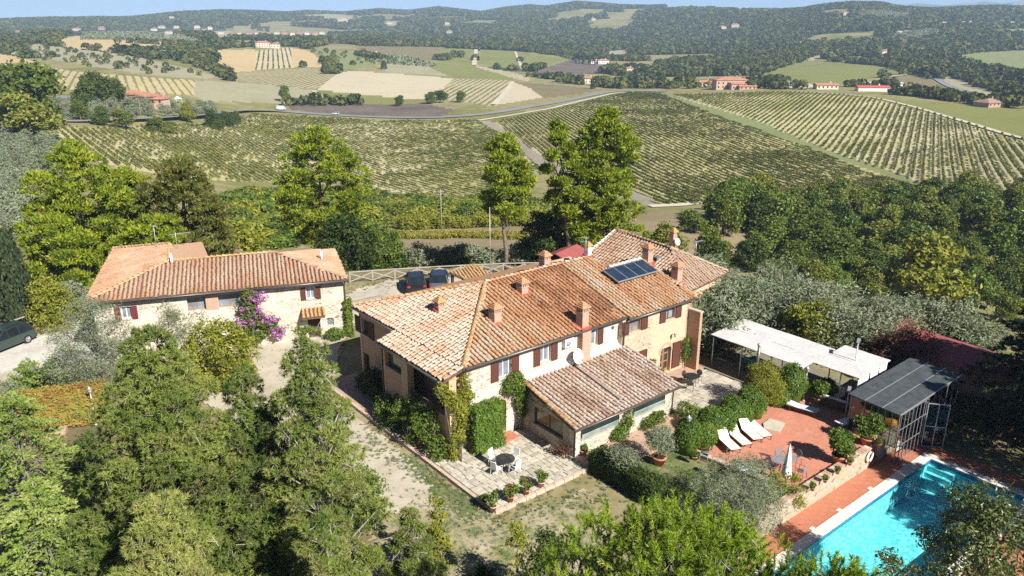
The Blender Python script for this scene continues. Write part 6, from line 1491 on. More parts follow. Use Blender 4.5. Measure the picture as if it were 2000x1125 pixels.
# open iron gates at the porch
for sx, lb in ((-1, 'left leaf of the open grey iron gate at the porch stairs'), (1, 'right leaf of the open grey iron gate beside the ivy block')):
    t = thing('iron_gate', lb, 'gate', loc(-0.52 if sx < 0 else 0.28, -0.05, 0.12), TH + (-1.9 if sx < 0 else -1.25))
    mb = MB(); mb.bar((0, 0, 0.05), (0.72, 0, 0.05), 0.035); mb.bar((0, 0, 1.15), (0.72, 0, 1.15), 0.035); mb.bar((0.02, 0, 0), (0.02, 0, 1.2), 0.04); mb.bar((0.70, 0, 0), (0.70, 0, 1.3), 0.04); mb.build('frame', GUT, t)
    for i in range(6): mb = MB(); mb.bar((0.11 + 0.1 * i, 0, 0.06), (0.11 + 0.1 * i, 0, 1.25), 0.018); mb.build('bar', GUT, t)
# reed pergola
def reedmat():
    t = NT('sun-bleached reed mat'); v = t.coord(scale=(1.2, 26, 1)); a = t.noise(v, 2.0, 4, 0.7); b = t.noise(t.coord(scale=(0.6, 0.6, 1)), 1.5, 4)
    c = t.ramp(t.math('ADD', t.math('MULTIPLY', a, 0.7), t.math('MULTIPLY', b, 0.3)), [(0.3, (0.34, 0.32, 0.30)), (0.5, (0.56, 0.545, 0.52)), (0.7, (0.70, 0.69, 0.67))])
    return t.pbr(c, 0.9, 0.1, 0, a, 0.6, 0.03)
REED = reedmat()
PG = thing('reed_pergola', 'long white reed-roofed pergola on thin posts beside the courtyard', 'pergola', ORI, TH)
for k in range(4):                                                # reed mats laid side by side across the slope
    wa, wb = -1.1 - 1.86 * k, -1.1 - 1.86 * (k + 1)
    for h_, (ua, ub) in enumerate(((21.05, 23.0), (23.0, 24.95))):
        mb = MB(); z = [2.52 + 0.07 * (u - 21.05) + 0.012 * ((k + h_) % 2) for u in (ua, ub, ub, ua)]
        mb.prism([(ua + 0.01, wb + 0.012), (ub - 0.01, wb + 0.012), (ub - 0.01, wa - 0.012), (ua + 0.01, wa - 0.012)], z, [q + 0.05 for q in z]); mb.build('reed_mat', REED, PG)
for k in range(2):
    wa, wb = -8.56 - 1.62 * k, -8.56 - 1.62 * (k + 1)
    for h_, (ua, ub) in enumerate(((22.2, 24.1), (24.1, 26.1))):
        mb = MB(); z = [2.6 + 0.05 * (u - 22.2) + 0.012 * ((k + h_) % 2) for u in (ua, ub, ub, ua)]
        mb.prism([(ua + 0.01, wb + 0.012), (ub - 0.01, wb + 0.012), (ub - 0.01, wa - 0.012), (ua + 0.01, wa - 0.012)], z, [q + 0.05 for q in z]); mb.build('reed_mat', REED, PG)
for u, w in [(21.2, -1.3), (21.2, -3.7), (21.2, -6.1), (21.25, -8.4), (24.8, -1.3), (24.8, -4.8), (24.8, -8.4), (22.35, -11.65), (25.9, -11.65), (25.9, -8.7)]:
    mb = MB(); mb.tube([(u, w, 0.03), (u, w, 2.55 + 0.06 * (u - 21.2))], 0.045, 7); mb.build('post', GALV, PG)
for w in (-1.3, -3.7, -6.1, -8.3): mb = MB(); mb.bar((21.1, w, 2.46), (24.9, w, 2.72), 0.07, 0.1); mb.build('rafter', WOODD, PG)
for w in (-8.75, -11.65): mb = MB(); mb.bar((22.25, w, 2.55), (26.0, w, 2.74), 0.07, 0.1); mb.build('rafter', WOODD, PG)
for a, b in ((22.4, 23.5), (23.75, 24.7), (24.9, 25.8)):          # white curtains at the end
    mb = MB(); n = 14; vs = []
    for i in range(n + 1):
        u = a + (b - a) * i / n; wv = 0.05 * math.sin(i * 2.1); pin = 1 - 0.35 * (i / n)
        vs += [(u, -11.7 + wv, 2.5 + 0.05 * (u - 22.2)), (a + (u - a) * 0.62, -11.7 + wv * 0.8, 0.35)]
    mb.poly(vs, [(2 * i, 2 * i + 2, 2 * i + 3, 2 * i + 1) for i in range(n)], smooth=True); mb.build('curtain', WHITEC, PG)
t = thing('flue_pipe', 'dark stove flue pipe with a cap rising through the pergola edge', 'pipe', loc(20.75, -5.35, 0.04), TH)
mb = MB(); mb.tube([(0, 0, 0), (0, 0, 3.15)], 0.1, 10); mb.build('pipe', GUT, t)
mb = MB(); mb.lathe([(0.16, 0), (0.16, 0.05), (0.02, 0.14)], 10, (0, 0, 3.17)); mb.build('cap', GALV, t)
t = thing('table_tennis_table', 'turquoise table tennis table in the shade under the reed roof', 'table', loc(22.9, -4.3, 0.04), TH + 1.4)
for x in (-0.69, 0.69): mb = MB(); mb.box(x - 0.68, x + 0.68, -0.76, 0.76, 0.74, 0.77); mb.build('half_top', plain('turquoise table', (0.02, 0.20, 0.24), 0.5), t)
mb = MB(); mb.box(-0.01, 0.01, -0.85, 0.85, 0.775, 0.92); mb.build('net', BLACKM, t)
for x in (-1.0, 1.0):
    for y in (-0.6, 0.6): mb = MB(); mb.bar((x, y, 0), (x, y, 0.74), 0.05); mb.build('leg', BLACKM, t)
def sofa(label, p, rz, L=1.9):
    t = thing('sofa', label, 'sofa', p, rz)
    mb = MB(); mb.box(-L / 2, L / 2, -0.4, 0.4, 0.05, 0.32); mb.box(-L / 2, L / 2, -0.42, -0.3, 0.32, 0.72); mb.build('base', plain('brown wicker', (0.10, 0.075, 0.06), 0.8), t)
    for k in range(2):
        mb = MB(); x = -L / 2 + k * L / 2; mb.box(x + 0.02, x + L / 2 - 0.02, -0.28, 0.4, 0.325, 0.46); mb.build('cushion', WHITEC, t)
        mb = MB(); mb.box(x + 0.02, x + L / 2 - 0.02, -0.295, -0.14, 0.47, 0.80); mb.build('back_cushion', WHITEC, t)
sofa('brown wicker sofa with white cushions under the pergola, facing the terrace', loc(23.6, -9.3, 0.04), TH + 1.7)
sofa('brown wicker sofa with white cushions at the pergola edge, back to the terrace', loc(22.2, -10.3, 0.04), TH - 1.45, 1.8)
simple_table('low table with a dark bowl between the wicker sofas', loc(22.95, -9.9, 0.04), TH, WHITE, WICK, 0.4, 0.4, 'coffee_table')
# glasshouse
GH = thing('glasshouse', 'dark-roofed glasshouse with thin metal frames beside the pool', 'glasshouse', ORI, TH)
DROOF = groundmat('grey shade cloth roof', [(0.045, 0.052, 0.058), (0.065, 0.073, 0.078), (0.09, 0.097, 0.098)], 2.0, rough=0.6)  # roof tone darkened in place of the shade the cedar casts
for k in range(3):
    wa, wb = -12.3 - 1.08 * k, -12.3 - 1.08 * (k + 1); za, zb = 2.62 - 0.05 * k, 2.57 - 0.05 * k
    mb = MB(); mb.prism([(19.9, wb + 0.02), (28.0, wb + 0.02), (27.6, wa - 0.02), (19.9, wa - 0.02)], [zb - 0.14, zb + 0.1, za + 0.1, za - 0.14], [zb - 0.08, zb + 0.16, za + 0.16, za - 0.08]); mb.build('roof_sheet', DROOF, GH)
    mb = MB(); mb.bar((19.9, wb, zb - 0.09), (28.0, wb, zb + 0.15), 0.05, 0.05); mb.build('roof_bar', GALV, GH)
PANE = glassmat('glasshouse pane', (0.055, 0.05, 0.045), 0.05)
t_ = NT('clear glass pane'); tr = t_.n('BsdfTransparent'); tr.inputs[0].default_value = (0.75, 0.8, 0.8, 1); gl = t_.n('BsdfGlossy'); gl.inputs[1].default_value = 0.03; fr = t_.n('Fresnel'); fr.inputs[0].default_value = 1.5; mx = t_.n('MixShader')
t_.l(fr.outputs[0], mx.inputs[0]); t_.l(tr.outputs[0], mx.inputs[1]); t_.l(gl.outputs[0], mx.inputs[2]); t_.l(mx.outputs[0], t_.out.inputs[0]); CLEAR = t_.m
GFR = plain('weathered grey frame', (0.22, 0.22, 0.22), 0.5, 0.3, 0.3)
def glazed(a, b, z0, zt, n, rails=(0.5,), fr_mat=GFR):
    a, b = np.array(a), np.array(b)
    for i in range(n + 1):
        p = a + (b - a) * i / n; mb = MB(); mb.bar((*p, z0), (*p, zt), 0.05); mb.build('mullion', fr_mat or GALV, GH)
    for z in (z0 + 0.03, zt - 0.03, *[z0 + (zt - z0) * r_ for r_ in rails]): mb = MB(); mb.bar((*a, z), (*b, z), 0.04); mb.build('rail', fr_mat or GALV, GH)
    for i in range(n):
        p, q = a + (b - a) * (i + 0.04) / n, a + (b - a) * (i + 0.96) / n; mb = MB(); mb.bar((*p, (z0 + zt) / 2), (*q, (z0 + zt) / 2), 0.008, zt - z0 - 0.1); mb.build('pane', CLEAR, GH)
glazed((20.1, -12.5), (20.1, -15.45), 0.12, 2.35, 7, (0.5,)); glazed((20.2, -15.5), (23.6, -15.5), -0.95, 2.32, 7, (0.33, 0.68)); glazed((23.6, -15.5), (27.8, -15.5), -0.95, 2.45, 5, (0.5,)); glazed((20.2, -12.4), (27.4, -12.4), 0.05, 2.5, 7)
t = thing('glass_door', 'glass door leaf swung open at the pool side of the glasshouse', 'door', loc(23.6, -15.55, -0.95), TH - 0.9)
mb = MB(); mb.box(0.05, 1.15, -0.01, 0.01, 0.05, 2.9); mb.build('pane', CLEAR, t)
for b in (((0, 0, 0), (0, 0, 2.95)), ((1.2, 0, 0), (1.2, 0, 2.95)), ((0.6, 0, 0), (0.6, 0, 2.95)), ((0, 0, 0.02), (1.2, 0, 0.02)), ((0, 0, 1.4), (1.2, 0, 1.4)), ((0, 0, 2.93), (1.2, 0, 2.93))): mb = MB(); mb.bar(*b, 0.05); mb.build('frame_bar', GALV, t)
mb = MB(); mb.box(20.3, 27.5, -15.3, -12.5, -0.96, -0.90); mb.build('floor', G_DECK, GH)
mb = MB(); mb.box(20.5, 22.4, -13.2, -12.6, -0.2, 0.55); mb.build('bench', WOODF, GH)
# timber cross-rail fences
FW = plain('weathered grey timber', (0.34, 0.31, 0.27), 0.9, 0.1, 0, 0.2, 5)
def cross_fence(label, pts, post=2.1, h=1.15, mat=None, zf=None):
    P = [np.array(q) for q in pts]; seg = [0]
    for a, b in zip(P, P[1:]): seg.append(seg[-1] + np.linalg.norm((b - a)[:2]))
    n = max(1, int(seg[-1] / post)); t = thing('timber_fence', label, 'fence', tuple(P[0])); base = P[0]; Q = []
    for i in range(n + 1):
        s = seg[-1] * i / n; q = np.array([np.interp(s, seg, [p[0] for p in P]), np.interp(s, seg, [p[1] for p in P]), 0.0]); q[2] = float(ground(q[0], q[1])) if zf is None else zf; Q.append(q - base)
    for q in Q: mb = MB(); mb.bar(q + (0, 0, -0.1), q + (0, 0, h), 0.12); mb.build('post', mat or FW, t)
    for a, b in zip(Q, Q[1:]):
        for z0, z1, nm in ((h - 0.06, h - 0.06, 'rail'), (0.12, h - 0.2, 'brace'), (h - 0.2, 0.12, 'brace')): mb = MB(); mb.bar(a + (0, 0, z0), b + (0, 0, z1), 0.085); mb.build(nm, mat or FW, t)
cross_fence('grey timber cross-rail fence behind the parked cars', [at(684, 549, 0), at(790, 540, 0), at(880, 534, 0), at(960, 529, 0), at(1064, 521, 0)])
cross_fence('weathered timber cross-rail fence along the drive beside the small house', [at(28, 650, 0), at(60, 636, 0), at(150, 614, 0), at(205, 606, 0)])
cross_fence('dark timber cross-rail fence in the shade beyond the pool garden', [at(1850, 838, -1.0), at(1930, 852, -1.0), at(2060, 880, -1.0)], mat=WOODD, zf=-0.6)
t = thing('bar_fence', 'fine grey metal bar fence across the yard by the small house', 'fence', at(692, 600, 0))
a, b = at(684, 602, 0), at(760, 586, 0); d = (b - a)
for i in range(31): q = d * i / 30 + a - at(692, 600, 0); mb = MB(); mb.bar(q, q + (0, 0, 1.3), 0.02); mb.build('bar', GALV, t)
for z in (0.1, 1.25): mb = MB(); mb.bar(a - at(692, 600, 0) + (0, 0, z), b - at(692, 600, 0) + (0, 0, z), 0.04); mb.build('rail', GALV, t)
# ------------------------------------------------------------------ the small house on the left
SA = at(165, 593, 4.9); SB = at(682, 545, 4.9); SA[2] = 0; STH = math.atan2(SB[1] - SA[1], SB[0] - SA[0]); SL = math.hypot(*(SB - SA)[:2])
SH = thing('guest_house', 'long stone guest house with pinkish-orange tiled roof and dark red shutters', 'house', SA, STH)
def on_small(u, w, z=0.0): return SA + np.array([u * math.cos(STH) - w * math.sin(STH), u * math.sin(STH) + w * math.cos(STH), z])
sf = Wall((0, 0.5, 0), (1, 0, 0), (0, -1, 0))
win = [(2.15, 2.85, 3.25, 4.2), (15.35, 16.05, 3.4, 4.32), (6.7, 8.0, 3.35, 4.45), (8.9, 11.4, 3.35, 4.45), (15.3, 16.25, 0.05, 2.05), (16.75, 17.3, 0.95, 1.65)]
mb = MB(); sf.panel(mb, 0.35, 18.25, 0, 4.85, 0.5, win); mb.build('wall', W_RUB, SH)
mb = MB(); mb.box(0.35, 0.8, 0.501, 14.2, 0, 4.85); mb.box(17.8, 18.25, 0.501, 8.5, 0, 4.85); mb.box(0.8, 17.8, 8.2, 8.6, 0, 4.85); mb.box(0.8, 5.0, 14.0, 14.3, 0, 4.85); mb.build('wall', W_RUB, SH)
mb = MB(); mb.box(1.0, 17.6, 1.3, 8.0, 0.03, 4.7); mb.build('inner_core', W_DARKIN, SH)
sf.window(SH, *win[0], (1, 1), shm=WOODR, pane=GLASS); sf.window(SH, *win[1], (1, 1), shm=WOODB, pane=GLASS)
sf.window(SH, *win[2], depth=0.35, pane=GLASS, frame=WOODF, sill=False); sf.window(SH, *win[3], depth=0.35, pane=GLASS, frame=WOODF, mull=2, sill=False)
sf.window(SH, *win[5], depth=0.15, pane=GLASS, frame=WHITE, mull=0, bars=True, sill=False)
mb = MB(); sf.box(mb, 15.32, 16.23, -0.4, -0.34, 0.05, 2.03); mb.build('door', WOODD, SH)
mb = MB(); sf.box(mb, 8.02, 8.88, -0.3, 0.02, 3.3, 4.5); mb.build('brick_pillar', W_CHIM, SH)
AWN = link('door_canopy', MB().mesh('canopy', T_UNDER), SH)
roof_plane(AWN, (14.85, -0.45, 2.2), (1, 0, 0), (0, 0.9, 0.42), [(0, 0), (1.75, 0), (1.75, 1.05), (0, 1.05)], T_RIDGE, seed=41)
SR = link('roof', MB().mesh('roof', T_UNDER), SH)
def quad2(P, mat, seed, vf=None): quad_roof(SR, P, mat, seed, vf)
edge = lambda s, t: np.where(t < 0.5, 0.0, 0.12)
quad2([(0, 0, 4.9), (11.2, 0, 4.9), (18.5, 0, 4.9), (13.3, 4.55, 6.2), (5.35, 4.55, 6.2)], T_SMALL, 42, edge)
quad2([(-0.2, 14.8, 4.9), (0, 0, 4.9), (5.35, 4.55, 6.2), (5.0, 9.9, 6.2)], T_SMALL, 43, lambda s, t: -0.1 + 0 * s)
quad2([(18.5, 0, 4.9), (18.4, 9.0, 4.9), (13.3, 4.55, 6.2)], T_SMALL, 44)
mb = MB(); mb.poly([(18.4, 9.0, 4.89), (5.6, 9.2, 4.89), (5.35, 4.57, 6.19), (13.3, 4.57, 6.19)], [(0, 1, 2, 3)]); mb.poly([(5.36, 4.57, 6.19), (5.02, 9.9, 6.19), (7.2, 14.0, 5.2), (8.0, 8.5, 5.2)], [(0, 1, 2, 3)]); mb.build('roof_back', T_SMALL, SR)
ridge_line(SR, (0.1, 0.1, 4.98), (5.35, 4.55, 6.27)); ridge_line(SR, (5.35, 4.55, 6.27), (13.3, 4.55, 6.27)); ridge_line(SR, (18.35, 0.15, 4.98), (13.3, 4.55, 6.27), T_SMALL); ridge_line(SR, (5.35, 4.6, 6.27), (5.0, 9.9, 6.27)); ridge_line(SR, (-0.2, 14.8, 4.97), (5.0, 9.9, 6.27), T_RIDGE)
gutter(SH, (0.1, -0.09, 4.82), (11.2, -0.09, 4.82), 0.06); gutter(SH, (11.2, -0.09, 4.82), (18.6, -0.09, 4.82), 0.09, down=[[(18.4, -0.05, 4.8), (18.3, 0.42, 4.4), (18.3, 0.42, 0.05)]])
mb = MB(); mb.box(0.1, 18.3, 0.0, 0.49, 4.7, 4.8); mb.build('eaves_board', WOODD, SH)
for u, w, z, h in ((5.6, 4.3, 6.2, 0.75), (17.0, 4.6, 5.35, 0.7)): mb = MB(); mb.tube([(u, w, z - 0.2), (u, w, z + h)], 0.1, 8); mb.build('vent_pipe', WHITE, SH)
antenna('aerial with a bundle of grey rods on the guest house left wing ridge', on_small(5.6, 9.3, 6.1), STH, 1.3, [(1.15, 1.6, 7, 0.2)])
antenna('small whip aerial on the guest house ridge, left of the rod aerial', on_small(3.9, 10.2, 5.9), STH, 2.0, [(1.9, 0.3, 3, 1.2)])
wall_lamp('wall lantern under the tiled canopy of the guest house door', on_small(16.4, 0.45, 2.15), STH)

# ------------------------------------------------------------------ sheds with red roofs
REDR = plain('dull red sheet roof', (0.30, 0.085, 0.08), 0.7, 0.2, 0, 0.12, 1.5)
def shed(label, c, rz, L, Wd, h, rise, roofm=None, wallm=None, name='shed'):
    t = thing(name, label, 'shed', c, rz)
    mb = MB(); mb.box(-L / 2 + 0.2, L / 2 - 0.2, -Wd / 2 + 0.2, Wd / 2 - 0.2, -0.3, h); mb.build('wall', wallm or W_BRICKD, t)
    n = max(1, int(L / 1.4))
    for s in (-1, 1):
        for i in range(n):
            a, b = -L / 2 + L * i / n + 0.012, -L / 2 + L * (i + 1) / n - 0.012; mb = MB()
            mb.hexa([(a, s * Wd / 2, h - 0.02), (b, s * Wd / 2, h - 0.02), (b, s * 0.01, h + rise - 0.02), (a, s * 0.01, h + rise - 0.02), (a, s * Wd / 2, h + 0.05), (b, s * Wd / 2, h + 0.05), (b, s * 0.01, h + rise + 0.05), (a, s * 0.01, h + rise + 0.05)]); mb.build('roof_sheet', roofm or REDR, t)
    return t
shed('red-roofed shed half hidden by reddish leaves beyond the glasshouse, the right one', at_d(1880, 735, 58.5) * [1, 1, 0], TH - 1.62, 8.0, 4.6, 2.2, 0.7)
shed('red-roofed shed peeping out between olives behind the pergola, the left one', at_d(1725, 668, 64.0) * [1, 1, 0], TH - 1.62, 4.5, 3.4, 2.0, 0.6)
shed('small red-roofed shed behind the farmhouse ridge and chimney', at_d(1105, 540, 74.0) * [1, 1, 0], TH + 0.3, 4.2, 3.6, 2.2, 0.7)

# ------------------------------------------------------------------ far houses
H_PINK = plain('pink render', (0.50, 0.34, 0.27), 0.9, 0.1, 0, 0.08, 0.3); H_CREAM = plain('cream render', (0.62, 0.54, 0.43), 0.9, 0.1, 0, 0.08, 0.3); H_WHITE = plain('white render', (0.72, 0.68, 0.62), 0.9, 0.1, 0, 0.05, 0.3); H_BRICK = plain('brick house wall', (0.42, 0.27, 0.20), 0.9, 0.1, 0, 0.12, 0.4)
H_ROOF = plain('far clay roof', (0.40, 0.20, 0.13), 0.9, 0.1, 0, 0.25, 0.5); H_ROOFB = plain('far brown roof', (0.30, 0.20, 0.15), 0.9, 0.1, 0, 0.25, 0.5)
def far_house(label, x, y, blocks, rz=0.0, wallm=None, roofm=None, name='house', cat='house', zoff=0.0, group=None, win=True):
    """blocks: (dx, dy, length, depth, eave height, rise, style) around the place seen at photo pixel (x, y)."""
    t = thing(name, label, cat, at_t(x, y) + np.array([0, 0, zoff]), rz, group)
    for dx, dy, L, Wd, h, rise, st in blocks:
        mb = MB(); mb.box(dx - L / 2, dx + L / 2, dy - Wd / 2, dy + Wd / 2, -4, h); mb.build('wall', wallm or H_CREAM, t)
        mb = MB(); e = 0.5; x0, x1, y0, y1 = dx - L / 2 - e, dx + L / 2 + e, dy - Wd / 2 - e, dy + Wd / 2 + e
        hip = min(L, Wd) / 2 if st == 'hip' else 0.0
        vs = [(x0, y0, h), (x1, y0, h), (x1, y1, h), (x0, y1, h), (x0 + hip, dy, h + rise), (x1 - hip, dy, h + rise), (x0, y0, h - 0.25), (x1, y0, h - 0.25), (x1, y1, h - 0.25), (x0, y1, h - 0.25)]
        mb.poly(vs, [(0, 1, 5, 4), (2, 3, 4, 5), (1, 2, 5), (3, 0, 4), (9, 8, 7, 6), (0, 6, 7, 1), (1, 7, 8, 2), (2, 8, 9, 3), (3, 9, 6, 0)]); r = mb.build('roof', roofm or H_ROOF, t)
        if win:
            nwin = max(2, int(L / 3.2)); rowsn = 2 if h > 4.6 else 1
            for k in range(nwin):
                for j in range(rowsn):
                    xx = dx - L / 2 + L * (k + 0.5) / nwin; zz = 1.1 + j * 2.9; mb = MB(); mb.box(xx - 0.5, xx + 0.5, dy - Wd / 2 - 0.05, dy - Wd / 2 + 0.02, zz, zz + 1.4); mb.build('window', W_DARKIN, t)
        mb = MB(); mb.box(dx + L * 0.2, dx + L * 0.2 + 0.8, dy + 0.4, dy + 1.2, h, h + rise + 1.0); mb.build('chimney', wallm or H_CREAM, r)
    return t
far_house('pink two-part farmhouse with clay roof in the olive grove by the bend of the road', 268, 203, [(-3, 0, 14, 9, 5.0, 1.6, 'hip'), (7, -1, 9, 8, 4.2, 1.4, 'hip'), (13, -2, 7, 6, 3.0, 1.0, 'gable')], -0.12, H_PINK)
far_house('large pink villa with stepped lower wings and clay roofs at the top of the vineyard', 1428, 174, [(0, 4, 25, 12, 7.0, 2.0, 'hip'), (6, -5, 17, 7, 4.5, 1.2, 'gable'), (9, -10, 13, 5, 3.0, 1.0, 'gable')], 0.05, H_PINK)
far_house('low pink outbuilding left of the large villa', 1375, 168, [(0, 0, 14, 8, 3.4, 1.4, 'hip')], 0.1, H_PINK)
far_house('small white house with red roof standing alone by the olive rows', 732, 112, [(0, 0, 11, 8, 5.2, 1.6, 'hip')], 0.1, H_WHITE)
far_house('cream country house with a long front below the hill village', 520, 93, [(-4, 0, 18, 11, 7.0, 2.0, 'hip'), (12, 2, 12, 9, 5.0, 1.5, 'hip')], 0.1, H_CREAM)
far_house('white house with terrace among cypresses on the mid hill', 1178, 125, [(0, 0, 15, 9, 5.5, 1.6, 'hip'), (-12, 3, 11, 8, 4.5, 1.4, 'gable')], 0.0, H_WHITE)
far_house('small pale house among trees below the cypress house', 1228, 142, [(0, 0, 9, 7, 5.5, 1.4, 'hip')], 0.2, H_CREAM)
far_house('pale house with a long wall among trees left of the tall cypress', 1148, 163, [(0, 0, 13, 7, 5.0, 1.4, 'hip')], 0.0, H_CREAM)
far_house('farmhouse group under trees at the end of the pale road', 1727, 106, [(0, 0, 16, 10, 5.0, 1.6, 'hip'), (12, 5, 10, 8, 4.0, 1.4, 'hip'), (-12, -3, 9, 7, 4.0, 1.4, 'gable')], 0.3, H_CREAM, H_ROOFB)
far_house('long shed with a bright red roof in the yard beyond the right vineyard', 1703, 178, [(0, 0, 22, 7, 3.0, 1.0, 'gable')], -0.05, H_WHITE, plain('red sheet roof', (0.50, 0.10, 0.09)), win=False, name='shed', cat='shed')
far_house('grey-roofed low depot left of the long red-roofed shed', 1728, 170, [(0, 0, 26, 9, 3.2, 0.8, 'gable')], -0.05, H_WHITE, plain('grey sheet roof', (0.42, 0.42, 0.42)), win=False, name='shed', cat='shed')
far_house('low pale house at the left end of the depot yard', 1612, 174, [(0, 0, 16, 8, 3.2, 1.2, 'gable')], 0.0, H_CREAM)
far_house('brown-roofed house among trees at the right edge below the road', 1930, 208, [(0, 0, 13, 10, 2.6, 2.0, 'hip')], 0.4, H_BRICK, H_ROOFB)
far_house('brick farmhouse on the wooded knoll at upper left', 199, 58, [(0, 0, 17, 12, 7.0, 2.2, 'hip')], 0.2, H_BRICK)
far_house('pale house among trees left of the wooded knoll', 150, 60, [(0, 0, 22, 11, 6.0, 2.2, 'hip')], 0.0, H_CREAM)
far_house('orange-roofed house at the far left behind trees', 35, 66, [(0, 0, 14, 10, 6.0, 2.2, 'hip')], 0.0, H_BRICK)
for k, (x, y, L, lb) in enumerate(((301, 60, 16, 'white house at the left end of the hilltop hamlet'), (316, 55, 20, 'largest clay-roofed house of the hilltop hamlet'), (330, 66, 22, 'long red-roofed house below the hilltop hamlet'), (345, 55, 16, 'house on the right side of the hilltop hamlet'), (385, 55, 18, 'house just right of the hamlet by the pale field'), (410, 57, 14, 'small pale house further along the ridge from the hamlet'))):
    far_house(lb, x, y, [(0, 0, L, 10, 6.0, 2.4, 'hip')], 0.1 * k, H_CREAM if k else H_WHITE, win=True)
for k, x in enumerate((432, 450, 468, 488, 503, 525, 541, 556, 571, 586, 600, 615, 629)):
    far_house('small red-roofed village house in the long row along the far ridge', x, 67 + (k % 3), [(0, 0, 14 + 2 * (k % 2), 10, 6.5, 2.6, 'hip')], 0.2 * (k % 3), H_BRICK if k % 2 else H_CREAM, plain('village roof', (0.34, 0.18, 0.13)), group='village houses along the far ridge', win=False)
for k, (x, y, L) in enumerate(((672, 38, 24), (760, 47, 26), (872, 48, 22), (878, 65, 20), (1158, 40, 18), (1410, 57, 22), (1435, 53, 24), (1650, 30, 22), (335, 36, 22))):
    far_house('tiny pale farmhouse in the distant wooded hills', x, y, [(0, 0, L * 0.8, 12, 6, 2.5, 'hip')], 0.3 * (k % 3), plain('weathered far wall', (0.42, 0.36, 0.29), 0.9), group='tiny farmhouses in the distant hills', win=False)
t = thing('gazebo', 'small white gazebo tent on the lawn right of the pink farmhouse', 'tent', at_t(348, 201))
mb = MB(); mb.lathe([(2.4, 2.2), (0.1, 3.6)], 4, cap=False); mb.build('canopy', WHITEC, t)
for a in range(4): mb = MB(); q = (2.2 * math.cos(a * PI / 2), 2.2 * math.sin(a * PI / 2)); mb.bar((*q, 0), (*q, 2.2), 0.1); mb.build('post', WHITE, t)

